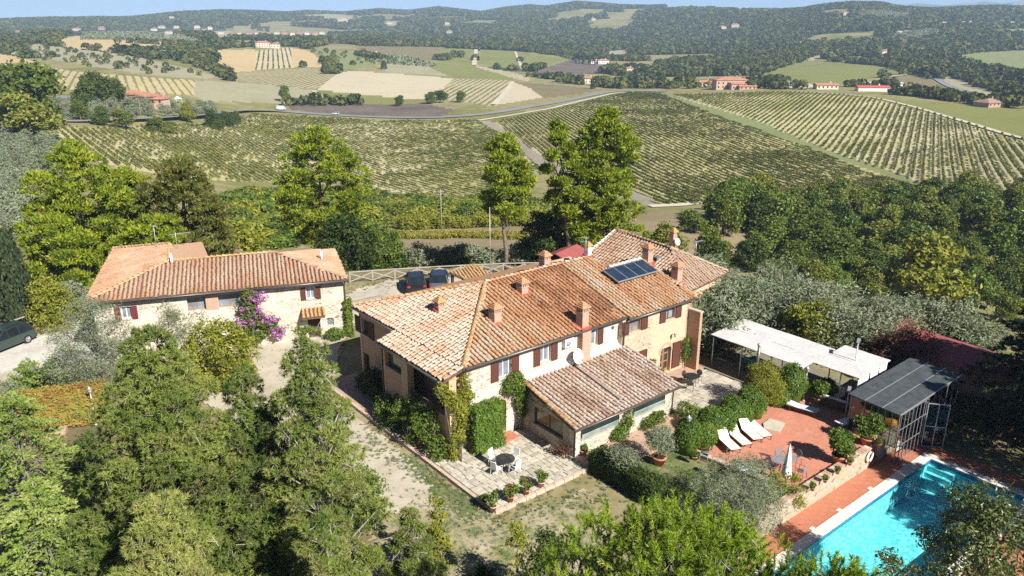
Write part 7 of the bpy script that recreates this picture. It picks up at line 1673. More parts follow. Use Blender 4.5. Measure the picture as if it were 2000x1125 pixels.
# ------------------------------------------------------------------ vehicles
RUB = plain('tyre rubber', (0.02, 0.02, 0.022), 0.8, 0.2); RIM = plain('alloy rim', (0.45, 0.46, 0.48), 0.3, 0.5, 0.8); CARG = glassmat('car glass', (0.015, 0.02, 0.025), 0.05)
TAIL = plain('tail lamp red', (0.35, 0.02, 0.02), 0.3, 0.5); HEADL = plain('head lamp', (0.7, 0.72, 0.75), 0.2, 0.5)
def carpaint(name, c):
    t = NT(name); m = t.pbr(c, 0.3, 0.5, 0.3); t.b.inputs['Coat Weight'].default_value = 0.6; t.b.inputs['Coat Roughness'].default_value = 0.08; return m
def car(label, p, rz, paint, L=4.45, Wd=1.8, H=1.62, cat='car', group=None, roof_c=None, van=False):
    """Side outline lofted across the width, nose at +x."""
    t = thing('parked_car' if not van else 'van', label, cat, p, rz, group); h = L / 2
    low = [(-h, 0.42), (-h + 0.02, 0.75), (-h + 0.08, 0.98), (h - 1.05, 0.98), (h - 0.3, 0.86), (h, 0.68), (h, 0.40), (h - 0.25, 0.28), (-h + 0.25, 0.28)]
    if van: low = [(-h, 0.4), (-h, 1.25), (h - 0.75, 1.25), (h - 0.1, 0.95), (h, 0.7), (h, 0.4), (h - 0.2, 0.28), (-h + 0.2, 0.28)]
    mb = MB(); n = len(low); ys = [(-Wd / 2, 0.965), (-Wd / 2 + 0.09, 1.0), (Wd / 2 - 0.09, 1.0), (Wd / 2, 0.965)]
    vs = [(x * s, y, 0.3 + (z - 0.3) * (s if i not in (1, 2) else 1)) for i, (y, s) in enumerate(ys) for x, z in low]
    mb.poly(vs, [(k * n + j, k * n + (j + 1) % n, (k + 1) * n + (j + 1) % n, (k + 1) * n + j) for k in range(3) for j in range(n)] + [tuple(range(n - 1, -1, -1)), tuple(range(3 * n, 4 * n))]); b = mb.build('body', paint, t)
    zb = 0.98 if not van else 1.25
    up_ = [(-h + 0.12, zb), (-h + 0.55, H - 0.04), (-h + 1.0, H), (h - 2.0, H - 0.02), (h - 1.1, zb)] if not van else [(-h, zb), (-h + 0.05, H - 0.05), (-h + 0.3, H), (h - 1.6, H), (h - 0.72, zb)]
    def shell(w0, w1, grow=0.0): return [(x, s * (w0 + (w1 - w0) * (z - zb) / (H - zb)), z + grow) for s in (-1, 1) for x, z in up_]
    mb = MB(); m_ = len(up_); vs = shell(Wd / 2 - 0.05, Wd / 2 - 0.22); mb.poly(vs, [tuple(range(m_ - 1, -1, -1)), tuple(range(m_, 2 * m_))] + [(j, j + 1, m_ + j + 1, m_ + j) for j in range(m_ - 1)]); mb.build('cabin_glass', CARG if not van else paint, t)
    mb = MB(); x0, x1 = up_[1][0] - 0.02, up_[3][0] + 0.05; mb.prism([(x0, -Wd / 2 + 0.2), (x1, -Wd / 2 + 0.2), (x1, Wd / 2 - 0.2), (x0, Wd / 2 - 0.2)], [H - 0.03, H - 0.01, H - 0.01, H - 0.03], [H + 0.02, H + 0.035, H + 0.035, H + 0.02]); mb.build('car_roof', roof_c or paint, t)
    for s in (-1, 1):
        for xa, xb in ((up_[0][0], up_[1][0]), (-h + 1.35, -h + 1.38), (0.0, 0.05), (up_[4][0], up_[3][0])):
            mb = MB(); mb.bar((xa, s * (Wd / 2 - 0.045), zb), (xb, s * (Wd / 2 - 0.205), H), 0.07, 0.05); mb.build('pillar', roof_c or paint, t)
        for x in (-h + 0.85, h - 0.85):
            mb = MB(); mb.tube([(x, s * (Wd / 2 - 0.2), 0.34), (x, s * (Wd / 2 + 0.01), 0.34)], 0.345, 18); w = mb.build('wheel', RUB, t)
            mb = MB(); mb.tube([(x, s * (Wd / 2 + 0.005), 0.34), (x, s * (Wd / 2 + 0.03), 0.34)], 0.22, 12)
            for k in range(5): a = 2 * PI * k / 5; mb.bar((x, s * (Wd / 2 + 0.03), 0.34), (x + 0.2 * math.cos(a), s * (Wd / 2 + 0.03), 0.34 + 0.2 * math.sin(a)), 0.05, 0.03)
            mb.build('rim', RIM, w)
        mb = MB(); mb.box(-h - 0.015, -h + 0.12, s * (Wd / 2 - 0.16) - 0.14, s * (Wd / 2 - 0.16) + 0.14, 0.78, 0.96); mb.build('tail_lamp', TAIL, t)
        mb = MB(); mb.box(h - 0.18, h + 0.01, s * (Wd / 2 - 0.24) - 0.17, s * (Wd / 2 - 0.24) + 0.17, 0.60, 0.72); mb.build('headlight', HEADL, t)
        mb = MB(); mb.box(h - 1.35, h - 1.2, s * (Wd / 2 + 0.08) - 0.09, s * (Wd / 2 + 0.08) + 0.09, 0.95, 1.08); mb.build('mirror', paint, t)
        mb = MB(); mb.bar((-h + 1.1, s * (Wd / 2 - 0.35), H + 0.08), (h - 2.1, s * (Wd / 2 - 0.35), H + 0.08), 0.035); mb.build('roof_rail', RUB, t)
    mb = MB(); mb.box(-h - 0.03, -h + 0.15, -Wd / 2 + 0.04, Wd / 2 - 0.04, 0.3, 0.55); mb.box(h - 0.15, h + 0.03, -Wd / 2 + 0.04, Wd / 2 - 0.04, 0.28, 0.48); mb.build('bumper', RUB, t)
    return t
a, b = at(2, 692, 0), at(44, 675, 0); d = b - a
cdir = math.atan2(d[1], d[0])
car('dark green estate car parked on the drive at the left edge', at(8, 680, 0), cdir + PI, carpaint('dark green paint', (0.035, 0.06, 0.05)), 4.5)
car('black car with red tail lamps parked by the cross-rail fence, nearer the guest house', at(812, 563, 0), 1.75, carpaint('black paint', (0.012, 0.012, 0.014)), 4.3, 1.8, 1.6)
car('dark blue-grey car parked by the cross-rail fence, nearer the carport', at(858, 559, 0), 1.65, carpaint('blue grey paint', (0.10, 0.12, 0.15)), 4.2, 1.78, 1.6, roof_c=carpaint('blue black roof', (0.02, 0.03, 0.05)))
car('white van driving on the country road beyond the vineyard', at_t(550, 216) + np.array([0, 0, 0.5]), 0.05, carpaint('white paint', (0.75, 0.75, 0.75)), 5.5, 2.0, 2.4, cat='van', van=True)
car('white car on the country road beyond the vineyard, right of the van', at_t(656, 225) + np.array([0, 0, 0.5]), 3.1, carpaint('white paint', (0.75, 0.75, 0.75)), 4.3)
car('pale car on the road bend by the pink farmhouse', at_t(174, 200) + np.array([0, 0, 0.5]), 2.8, carpaint('white paint', (0.75, 0.75, 0.75)), 4.3)
t = thing('white_cover', 'low white covered shape on the grass by the far clipped hedge', 'cover', at(1456, 592, 0), -0.75)
mb = MB(); mb.lathe([(0.75, 0), (0.72, 0.25), (0.5, 0.5), (0.2, 0.62), (0.01, 0.65)], 14); o = mb.build('cover', WHITEC, t); o.scale = (1.3, 0.8, 0.9)
# roadside poles
for (x, y, ht), lb in (((277, 237, 9), 'wooden utility pole by the road below the pink farmhouse'), ((863, 458, 9), 'thin wooden pole standing in the dry meadow'), ((945, 500, 0), None)):
    if lb:
        t = thing('utility_pole', lb, 'pole', at_t(x, y)); mb = MB(); mb.tube([(0, 0, -0.3), (0, 0, ht)], [0.09, 0.06], 6); mb.build('pole', FW, t); mb = MB(); mb.bar((-0.7, 0, ht - 0.5), (0.7, 0, ht - 0.5), 0.1); mb.build('crossarm', FW, t)
# ------------------------------------------------------------------ tall pines behind the houses
def pine(label, x, ytop, dist, wpx, seed, mat=None, bare=0.3, nb=26, lean=0.0, z=None, group=None, nclump=620, per=32, shape='cone', name='pine_tree', xb=None):
    """Aleppo pine: flat tufted pads of needles carried on ascending limbs."""
    p, h = where(x, ytop, dist, z); dist = math.hypot(p[0], p[1]); wd = wide_at(wpx, dist); g = np.random.default_rng(seed); blobs = []
    if xb is not None: q, _ = where(xb, ytop, dist, p[2]); off = p - q; p = q
    else: off = np.zeros(3)
    for i in range(nb):
        t = (i + 0.6) / nb; zz = h * (bare + (1 - bare) * t) - 0.4
        env = {'cone': min(1.0, 0.55 + 0.9 * t) * (1.0 - 0.80 * t ** 2.2), 'round': math.sin(PI * min(1, max(0.14, 0.14 + 0.80 * t))) , 'full': (1 - 0.75 * t ** 3) * (0.8 + 0.2 * t)}[shape]
        a = i * 2.4 + g.uniform(-0.5, 0.5); r = wd / 2 * env * g.uniform(0.45, 0.86) if t < 0.94 else 0.0
        q = wd * g.uniform(0.13, 0.19) * (1.05 - 0.35 * t)
        f = zz / h; c = off * f * f
        blobs.append((r * math.cos(a) + c[0] + lean * f * h * 0.1, r * math.sin(a) + c[1], zz, q, q, q * 0.62))
    crown = foliage('crown', blobs, mat or L_PINE, seed + 7, int(nclump * 1.3), per, 0.22, 0.34, 0.2, 'tri', 0.62, 0.5, 0.85, 0.75, 0.075, 0.6, 0.52)
    k = 6; stem = [(off[0] * (i / k) ** 2 + 0.18 * math.sin(i * 1.7 + seed) * (i > 0), off[1] * (i / k) ** 2 + 0.12 * math.cos(i * 2.3) * (i > 0), h * 0.92 * i / k - (0.4 if i == 0 else 0)) for i in range(k + 1)]
    tr = trunk_mesh('trunk', B_PINE, stem, 0.26, 0.06, limb_set(g, blobs, (0, 0, 0), stem[-1], r=0.07))
    return make_tree(name, label, 'tree', crown, tr, p, 0, group)
pine('broad bright green pine at the far left behind the guest house', 135, 283, 84, 200, 101, bare=0.12, nb=34, nclump=1000, shape='full')
pine('pine with grey-brown dry patches right behind the guest house', 345, 314, 84, 185, 102, L_PINE_DRY, bare=0.10, nb=34, nclump=950, shape='full')
pine('bright green pine filling the gap between the two big left pines', 240, 330, 88, 140, 103, bare=0.15, nb=24, nclump=600, shape='full')
pine('lower pine branches spreading at the foot of the left pine group', 95, 420, 79, 130, 104, bare=0.05, nb=18, nclump=450, shape='full')
pine('lower yellow-green pine at the right foot of the left pine group', 290, 425, 80, 190, 105, bare=0.05, nb=18, nclump=520, shape='full')
pine('tall broad pine with visible trunk between the guest house and farmhouse', 618, 252, 95, 205, 106, bare=0.22, nb=34, nclump=1000, shape='round')
pine('slender pine with a long bare curving trunk behind the farmhouse', 985, 264, 77, 118, 107, bare=0.46, nb=20, nclump=520, xb=985, shape='round')
pine('leaning pine with a crooked bare trunk, left of the tallest pine', 1085, 232, 80, 92, 108, bare=0.36, nb=18, nclump=460, xb=1118, shape='round')
pine('tallest dense pine behind the rear wing of the farmhouse', 1185, 212, 83, 178, 109, bare=0.16, nb=40, nclump=1250, shape='full')
pine('pine top joined to the left side of the tallest pine', 1140, 290, 82, 112, 110, bare=0.3, nb=14, nclump=330, shape='round')

# ------------------------------------------------------------------ foreground pines
def near_pine(label, x, ytop, dist, wpx, seed, mat, nb=40, bare=0.12, ntuft=3600, k=15, L=0.18, w=0.021, twig=True, bark=B_PINE, env=None, flat=0.55, z=0.0, name='pine_tree', spread=1.0, updir=0.35, along=0.0, bias=0.5, ntw=900, tw=0.013, tl=(0.3, 0.7)):
    """Close pine: limbs, dead grey twigs and brushes of needles."""
    p, h = where(x, ytop, dist, z); dist = math.hypot(p[0], p[1]); wd = wide_at(wpx, dist); g = np.random.default_rng(seed); blobs, limbs = [], []
    env = env or (lambda t: (1 - t) ** 0.75 * min(1, 0.55 + 2.5 * t) + 0.04)
    for i in range(nb):
        t = (i + 0.5) / nb; zz = h * (bare + (1 - bare) * t) - 0.25; a = i * 2.399 + g.uniform(-0.4, 0.4)
        for f in ((0.55, 0.95) if env(t) > 0.35 else (0.75,)):
            r = wd / 2 * env(t) * f * g.uniform(0.75, 1.08); q = wd * (0.055 + 0.055 * env(t)) * g.uniform(0.8, 1.25) * (1.1 if f < 0.8 else 0.9)
            blobs.append((r * math.cos(a), r * math.sin(a), zz + 0.12 * r, q, q, q * flat))
    P, D = blob_points(g, blobs, int(ntuft * 1.9), 0.62, 0.35); D = _unit(D + np.array([0, 0, updir]) + 0.45 * g.normal(size=D.shape))
    cl = vnoise(P[:, 0] * 0.9 + 50, (P[:, 1] + P[:, 2]) * 0.9 + 50, seed); v = np.clip(bias + 0.75 * (cl - 0.5) + 0.2 * (g.random(len(P)) - 0.5), 0, 1)
    crown = tufts('crown', P, D, mat, seed + 3, k, L, w, spread, along, v=v)
    m = MB(); m.tube([(0.10 * math.sin(i * 1.3), 0.1 * math.cos(i * 1.9), h * 0.94 * i / 7 - (0.3 if i == 0 else 0)) for i in range(8)], [0.24 - 0.2 * i / 7 for i in range(8)], 8)
    for q, a0, b0 in limb_set(g, blobs, (0, 0, 0), (0, 0, h), r=0.05): m.tube(q, [a0 + (b0 - a0) * i / (len(q) - 1) for i in range(len(q))], 5)
    t = make_tree(name, label, 'tree', crown, m.mesh('trunk', bark), p)
    if twig:
        V, F = [], []; idx = g.choice(len(P), min(len(P), ntw), replace=False); q = P[idx]; s = q - D[idx] * g.uniform(*tl, len(idx))[:, None] + g.normal(0, 0.1, (len(idx), 3)); s[:, 2] -= 0.08
        x_ = _unit(np.cross(q - s, g.normal(size=q.shape))) * tw
        V = np.stack([s - x_, s + x_, q + x_ * 0.4, q - x_ * 0.4], 1).reshape(-1, 3); F = np.arange(len(V)).reshape(-1, 4)
        link('twigs', np_mesh('twigs', V, F, B_TWIG), t)
    return t
near_pine('large dark green pine in the left foreground with grey inner twigs', 285, 642, 29.5, 450, 201, L_DARKP, 84, ntuft=8200, bias=0.5, flat=0.75)
near_pine('see-through olive-green pine in the foreground with bare grey branches', 596, 632, 27.5, 330, 202, L_DARKP, 60, ntuft=2700, k=18, L=0.21, bias=0.66, ntw=1500, tw=0.012, tl=(0.3, 0.8), bark=B_TWIG, env=lambda t: (1 - t) ** 0.8 * min(1, 0.5 + 2 * t) + 0.05)
near_pine('dark pine between the two foreground pines, lower and in shade', 472, 712, 29.5, 290, 203, L_DARKP, 50, ntuft=3300, bias=0.12, flat=0.75)  # low bias puts this pine's shade into its needle colour
near_pine('yellowish pine at the bottom edge left of centre', 300, 960, 24.5, 420, 204, L_DARKP, 40, ntuft=3600, bias=0.75)
near_pine('small pine with a reddish dry tip at the bottom edge', 800, 985, 26.5, 190, 205, L_DARKP, 26, ntuft=1500, bias=0.5)
near_pine('pine spreading along the bottom edge under the see-through pine', 620, 1000, 23.5, 280, 206, L_DARKP, 30, ntuft=1800, bias=0.6)
stoneenv = lambda t: math.sqrt(max(0.0, 1 - (0.15 + 0.85 * t) ** 2)) * 0.98 + 0.03
near_pine('big bright yellow-green stone pine crown at the bottom centre', 1350, 1060, 16.5, 680, 207, L_STONEP, 70, bare=0.72, ntuft=1250, k=72, L=0.14, w=0.011, env=stoneenv, flat=0.5, along=0.40, updir=1.1, spread=1.0, name='stone_pine', bias=0.5)
near_pine('bright green stone pine branches reaching over the pool corner', 1655, 1095, 16.0, 240, 208, L_STONEP, 24, bare=0.75, ntuft=330, k=72, L=0.14, w=0.011, env=stoneenv, flat=0.5, along=0.40, updir=1.1, spread=1.0, name='stone_pine', bias=0.45)
def sprays(label, x, ytop, dist, wpx, seed, mat, n=90, L=1.5, h_bare=0.05, droop=0.35, z=0.0, name='cedar_tree', env=None, nk=46, nl=0.11, bias=0.5, up=0.1):
    """Cedar or juniper: flat sprays of short needles along long side shoots."""
    p, h = where(x, ytop, dist, z); dist = math.hypot(p[0], p[1]); wd = wide_at(wpx, dist); g = np.random.default_rng(seed); env = env or (lambda t: (1 - t) ** 0.7 + 0.06)
    P, D, vv = [], [], []; m = MB(); m.tube([(0, 0, -0.3), (0, 0, h * 0.55), (0, 0, h * 0.97)], [0.2, 0.12, 0.03], 7)
    for i in range(n):
        t = (i + 0.5) / n; zz = h * (h_bare + (0.97 - h_bare) * t); a = i * 2.399 + g.uniform(-0.3, 0.3); r = wd / 2 * env(t) * g.uniform(0.8, 1.1)
        d = np.array([math.cos(a), math.sin(a), 0]); x_ = np.array([-math.sin(a), math.cos(a), 0]); s = g.uniform(0.18, 1, nk) ** 0.75; sp = (1 - s) * r * 0.36 + 0.1
        q = np.array([0, 0, zz]) + np.outer(s * r, d) + np.outer(g.uniform(-1, 1, nk) * sp, x_); q[:, 2] += up * r * s - droop * r * s ** 2 * 0.6 + g.normal(0, 0.05, nk)
        P.append(q); D.append(_unit(d + 0.9 * g.normal(size=(nk, 3)) * np.array([1, 1, 0.35]) + np.array([0, 0, 0.1]))); vv.append(np.full(nk, bias + g.uniform(-0.25, 0.25)) + 0.25 * (s - 0.6))
        m.tube([(0, 0, zz), (*(d[:2] * r * 0.5), zz + up * r * 0.5 - droop * r * 0.15), (*(d[:2] * r * 0.95), zz + up * r - droop * r * 0.55)], [0.035, 0.02, 0.008], 4)
    P, D, vv = np.concatenate(P), np.concatenate(D), np.clip(np.concatenate(vv), 0, 1)
    return make_tree(name, label, 'tree', tufts('crown', P, D, mat, seed + 1, 11, nl, 0.026, 0.8, 0.12, v=vv), m.mesh('trunk', B_GREY), p)
sprays('light green cedar with flat drooping sprays at the left edge', 15, 765, -1080, 330, 211, L_CEDAR, 130, bias=0.55)
sprays('light green cedar at the bottom left corner', 60, 930, -1280, 330, 212, L_CEDAR, 110, bias=0.62)
sprays('low spreading juniper by the drive', 75, 718, -775, 120, 213, L_CEDAR, 60, L=1, droop=-0.3, name='juniper', env=lambda t: 1.0 - 0.5 * t, nk=38, bias=0.5, up=0.25)
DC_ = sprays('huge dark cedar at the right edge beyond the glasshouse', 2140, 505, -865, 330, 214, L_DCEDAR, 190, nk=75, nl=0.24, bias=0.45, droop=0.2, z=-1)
DCED = DC_.name; DCED_H = max(v.co.z for v in DC_.children[0].data.vertices)
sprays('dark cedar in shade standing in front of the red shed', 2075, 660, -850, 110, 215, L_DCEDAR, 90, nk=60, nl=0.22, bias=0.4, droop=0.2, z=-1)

for k, (u, w, hh, lb) in enumerate(((20.4, -28.5, 12.5, 'tall dark cedar beyond the right edge, shading the far half of the pool'), (25.5, -27.0, 13.5, 'second tall dark cedar beyond the right edge, shading the glasshouse'))):
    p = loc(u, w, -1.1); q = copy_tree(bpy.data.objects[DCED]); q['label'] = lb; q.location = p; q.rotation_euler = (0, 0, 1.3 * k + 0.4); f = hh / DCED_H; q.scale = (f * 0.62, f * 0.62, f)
# ------------------------------------------------------------------ garden trees and shrubs
def crown_tree(name, label, x, ytop, dist, wpx, mat, seed, n=500, per=16, size=0.07, aspect=0.5, nb=14, low=0.25, crad=0.16, bark=B_GREY, kind='quad', z=None, cat='tree', inner=0.6, group=None, stems=1, vv=0.5, jit=0.9, hk=1.0, width=0.02):
    p, h = where(x, ytop, dist, z); dist = math.hypot(p[0], p[1]); wd = wide_at(wpx, dist); g = np.random.default_rng(seed); blobs = []
    for i in range(nb):
        t = (i + 0.5) / nb; a = i * 2.4 + g.uniform(-0.6, 0.6); e = math.sin(PI * (0.2 + 0.68 * t)); q = wd * g.uniform(0.15, 0.24)
        r = max(0, wd / 2 * e * g.uniform(0.55, 0.98) - q * 0.5); blobs.append((r * math.cos(a), r * math.sin(a), h * (low + (0.93 - low) * t) - q * 0.2, q, q, q * 0.85))
    crown = foliage('crown', blobs, mat, seed + 1, n, per, crad, size, aspect, kind, inner, 0.2, vv, jit, width)
    tr = None
    if stems:
        m = MB()
        for s_ in range(stems):
            o = g.normal(0, 0.12 * (stems > 1), 2); m.tube([(o[0], o[1], -0.2), (o[0] * 2 + 0.06, o[1] * 2, h * 0.35), (o[0] * 3, o[1] * 3, h * 0.75)], [0.05 * wd ** 0.5, 0.035 * wd ** 0.5, 0.012], 6)
        for q, a0, b0 in limb_set(g, blobs, (0, 0, 0), (0, 0, h * 0.8), r=0.03): m.tube(q, [a0 + (b0 - a0) * i / (len(q) - 1) for i in range(len(q))], 4)
        tr = m.mesh('trunk', bark)
    return make_tree(name, label, cat, crown, tr, p, 0, group)
crown_tree('olive_tree', 'big grey-green olive in front of the guest house left window', 172, 590, -770, 165, L_OLIVE, 301, 900, 18, 0.085, 0.28, 18, 0.12, 0.18, z=0)
crown_tree('olive_tree', 'smaller grey olive against the pale guest house wall', 345, 586, -688, 118, L_OLIVE, 302, 420, 16, 0.085, 0.28, 13, 0.25, 0.18, z=0)
crown_tree('olive_tree', 'large dense grey olive bush below the red terrace', 1452, 905, -1012, 225, L_OLIVE, 303, 900, 18, 0.07, 0.25, 16, 0.10, 0.14, z=0)
crown_tree('bay_tree', 'yellow-green leafy tree below the bougainvillea', 420, 632, -755, 185, L_YELL, 304, 900, 14, 0.10, 0.55, 14, 0.1, 0.16, z=0, cat='tree')
crown_tree('shrub', 'round leafy green shrub at the right foot of the see-through pine', 690, 915, -1030, 150, L_GREEN, 305, 520, 14, 0.075, 0.6, 12, 0.1, 0.14, z=0, cat='shrub')
crown_tree('shrub', 'dark leafy shrub behind the stone pine at the bottom', 1075, 1040, 27, 130, L_DARK, 306, 420, 14, 0.07, 0.55, 10, 0.1, 0.14, z=0, cat='shrub')
crown_tree('magnolia_tree', 'glossy dark-leaved tree overhanging the pool at the bottom right', 1935, 950, -1230, 195, L_MAG, 307, 760, 13, 0.105, 0.42, 17, 0.2, 0.17, z=-1.2)
crown_tree('magnolia_tree', 'lower glossy-leaved branches against the pool water at the bottom', 1755, 1065, -1260, 100, L_MAG, 308, 120, 11, 0.085, 0.42, 8, 0.45, 0.13, z=-1.2)
crown_tree('acacia_tree', 'small feathery yellow-green tree by the terrace steps', 1500, 712, -797, 88, L_YELL, 309, 480, 16, 0.06, 0.4, 12, 0.32, 0.14, z=0.1)
crown_tree('walnut_tree', 'golden-yellow leafy tree behind the reed pergola', 1590, 592, -690, 115, L_YELL, 310, 620, 15, 0.12, 0.55, 14, 0.12, 0.2, z=0)
crown_tree('plum_tree', 'reddish-leaved tree in front of the red sheds', 1785, 648, -735, 140, L_RED, 311, 520, 14, 0.09, 0.55, 14, 0.1, 0.2, z=0)
crown_tree('plum_tree', 'sparse reddish tree beside the left red shed', 1722, 650, -712, 70, L_RED, 312, 220, 14, 0.09, 0.55, 9, 0.1, 0.2, z=0)
crown_tree('bay_bush', 'big dark green evergreen bush at the right end of the farmhouse', 1416, 566, -672, 150, L_DARK, 313, 850, 16, 0.10, 0.45, 16, 0.08, 0.2, z=0, cat='bush')
crown_tree('oak_tree', 'dark green oak between the broad pine and the cars', 668, 425, 84, 140, L_DARK, 314, 700, 15, 0.17, 0.6, 14, 0.08, 0.28, cat='tree')
crown_tree('poplar_tree', 'pale green leafy tree right of the dark oak', 738, 440, 86, 92, L_GREEN, 315, 480, 15, 0.14, 0.6, 12, 0.08, 0.25)
crown_tree('oak_tree', 'dark evergreen behind the farmhouse ridge, below the leaning pine', 1070, 415, 84, 110, L_OAK, 316, 560, 15, 0.16, 0.6, 13, 0.06, 0.26)
crown_tree('oak_tree', 'dark evergreen between the two right pine trunks', 1145, 440, 88, 110, L_OAK, 317, 480, 15, 0.16, 0.6, 12, 0.06, 0.26)
crown_tree('oak_tree', 'dark green tree right of the rear wing roof ridge', 1300, 440, 86, 100, L_OAK, 318, 480, 15, 0.16, 0.6, 12, 0.06, 0.26)
crown_tree('shrub', 'yellow-green bush beside the drive behind the cross-rail fence', 85, 545, -640, 95, L_YELL, 319, 420, 14, 0.11, 0.5, 11, 0.08, 0.2, cat='shrub', stems=0)
crown_tree('shrub', 'pale dusty bush at the left end of the guest house', 135, 548, -605, 70, L_OLIVE, 320, 260, 14, 0.11, 0.4, 9, 0.08, 0.2, cat='shrub', stems=0)
crown_tree('shrub', 'grey-leaved shrub at the left edge below the drive', 10, 745, -805, 70, L_OLIVE, 321, 200, 14, 0.07, 0.35, 8, 0.1, 0.14, z=0, cat='shrub', stems=0)
crown_tree('shrub', 'yellow-leaved shrubs on the corner of the terrace above the pool, left one', 1520, 915, -990, 60, L_YELL, 322, 200, 12, 0.05, 0.5, 8, 0.1, 0.1, z=-0.6, cat='shrub')
crown_tree('shrub', 'yellow-leaved shrub on the corner of the terrace above the pool, right one', 1555, 925, -990, 56, L_YELL, 323, 190, 12, 0.05, 0.5, 8, 0.1, 0.1, z=-0.6, cat='shrub')
for k, (x, y, d, w) in enumerate(((850, 955, 29.5, 60), (858, 1010, 28.2, 62), (1010, 1005, 27.3, 60))):
    crown_tree('young_tree', ('slender yellow-leaved young tree on the lawn nearest the patio corner', 'slender yellow-leaved young tree behind the small pine at the bottom', 'slender yellow-leaved young tree at the bottom centre beside the palm')[k], x, y, d, w, L_YELL, 330 + k, 150, 11, 0.055, 0.7, 13, 0.15, 0.08, z=0, jit=1.0)
t = thing('palm', 'dark green palm fronds at the bottom edge beside the young yellow tree', 'palm', at(945, 1135, 0), 0)
link('fronds', spiky('fronds', L_DARK, 340, 90, 1.25, 0.05, 0.55), t)
t = thing('shrub', 'low brownish shrub against the near annex corner beside the patio', 'shrub', at(1105, 893, 0.05), 0)
link('leaves', foliage('leaves', [(0, 0, 0.35, 0.5, 0.35, 0.4), (-0.5, 0.3, 0.3, 0.4, 0.3, 0.3)], L_RED, 341, 90, 9, 0.1, 0.06, 0.5), t)
crown_tree('shrub', 'dark green shrub below the orange creeper by the brick steps', 150, 850, -960, 90, L_DARK, 324, 300, 13, 0.08, 0.5, 9, 0.05, 0.16, z=0, cat='shrub', stems=0)
crown_tree('shrub', 'low mixed shrub between the light cedar and the large dark pine', 190, 905, -1010, 90, L_GREEN, 325, 280, 13, 0.07, 0.5, 9, 0.05, 0.16, z=0, cat='shrub', stems=0)
# clipped hedges and box balls
def clipped(label, c, size, mat, seed, n=700, rz=0.0, name='clipped_hedge', cat='hedge', leaf=0.05, ball=False, per=9):
    """Clipped evergreen: a dense skin of leaves over a dark solid core."""
    g = np.random.default_rng(seed); sx, sy, sz = size
    if ball:
        d = _unit(g.normal(size=(n, 3)) + np.array([0, 0, 0.25])); d[:, 2] = np.abs(d[:, 2]) * 1.0 - 0.25 * (g.random(n) < 0.4); d = _unit(d); P = d * np.array([sx / 2, sy / 2, sz * 0.55]) * (1 + 0.05 * g.normal(size=(n, 1))) + np.array([0, 0, sz * 0.45]); N = d
    else:
        A = np.array([sx * sy, sx * sz, sx * sz, sy * sz, sy * sz]); f = g.choice(5, n, p=A / A.sum()); q = g.uniform(-0.5, 0.5, (n, 3)); P = q * np.array(size); N = np.zeros((n, 3))
        P[f == 0, 2] = sz / 2; N[f == 0, 2] = 1; P[f == 1, 1] = -sy / 2; N[f == 1, 1] = -1; P[f == 2, 1] = sy / 2; N[f == 2, 1] = 1; P[f == 3, 0] = -sx / 2; N[f == 3, 0] = -1; P[f == 4, 0] = sx / 2; N[f == 4, 0] = 1
        P[:, 2] += sz / 2; wob = 0.10 * (vnoise(P[:, 0] * 1.6 + 9, (P[:, 1] + P[:, 2]) * 1.6 + 9, seed) - 0.5); P += N * wob[:, None]
    t = thing(name, label, cat, c, rz)
    k = np.repeat(np.arange(n), per); p = P[k] + g.normal(size=(len(k), 3)) * 0.055; nn = _unit(N[k] + 0.75 * g.normal(size=(len(k), 3)))
    v = np.clip(0.5 + 0.6 * (vnoise(P[k, 0] * 2.5, (P[k, 1] + P[k, 2]) * 2.5, seed + 1) - 0.5) + 0.3 * (g.random(len(k)) - 0.5), 0, 1)
    V, F = leaf_quads(g, p, nn, leaf * g.uniform(0.7, 1.3, len(k)), 0.6); link('leaves', np_mesh('leaves', V, F, mat, v), t)
    mb = MB()
    if ball: mb.lathe([(0.01, 0.0), (sx * 0.36, 0.02), (sx * 0.44, sz * 0.45), (sx * 0.34, sz * 0.8), (0.01, sz * 0.93)], 14)
    else: mb.box(-sx / 2 + 0.07, sx / 2 - 0.07, -sy / 2 + 0.07, sy / 2 - 0.07, 0, sz - 0.07)
    mb.build('core', mat, t)
    return t
a, b = at(1150, 906, 0), at(1212, 985, 0)
clipped('long dark clipped hedge between the patio lawn and the olive pot', loc(4.95, -8.1, 0), (1.15, 4.6, 1.25), L_DARK, 401, 1300, TH, leaf=0.055)
clipped('square block of clipped ivy beside the red door', loc(1.32, -0.35, 0), (2.1, 0.85, 3.0), L_BOX, 402, 1100, TH, 'ivy_block', 'climber')
for k, (x, y, s, h, lb) in enumerate(((1342, 882, 1.5, 2.1, 'round box bush nearest the annex, behind the garden lantern'), (1376, 876, 1.25, 1.6, 'round box bush in the front row, second from the lantern'), (1386, 852, 1.6, 1.9, 'round box bush in the back row, second from the annex'), (1412, 850, 1.3, 1.7, 'round box bush in the front row, third from the lantern'), (1428, 830, 1.5, 1.9, 'round box bush in the back row, third from the annex'), (1446, 832, 1.35, 1.45, 'darkest round box bush in the front row'), (1460, 812, 1.55, 2.0, 'round box bush in the back row beside the small tree'), (1474, 815, 1.2, 1.7, 'round box bush at the far end of the front row'), (1543, 783, 1.75, 2.6, 'tall box ball behind the feathery tree'), (1518, 792, 1.35, 1.35, 'low box ball at the foot of the feathery tree'))):
    clipped(lb, at(x, y, 0.05), (s, s, h), L_BOX, 410 + k, int(420 * s * s ** 0.5), name='box_bush', cat='bush', ball=True, leaf=0.045)
clipped('sunlit clipped hedge on the grass beyond the dark bush', at(1490, 590, 0), (5.2, 1.4, 1.3), L_GREEN, 421, 700, -0.5, leaf=0.08)
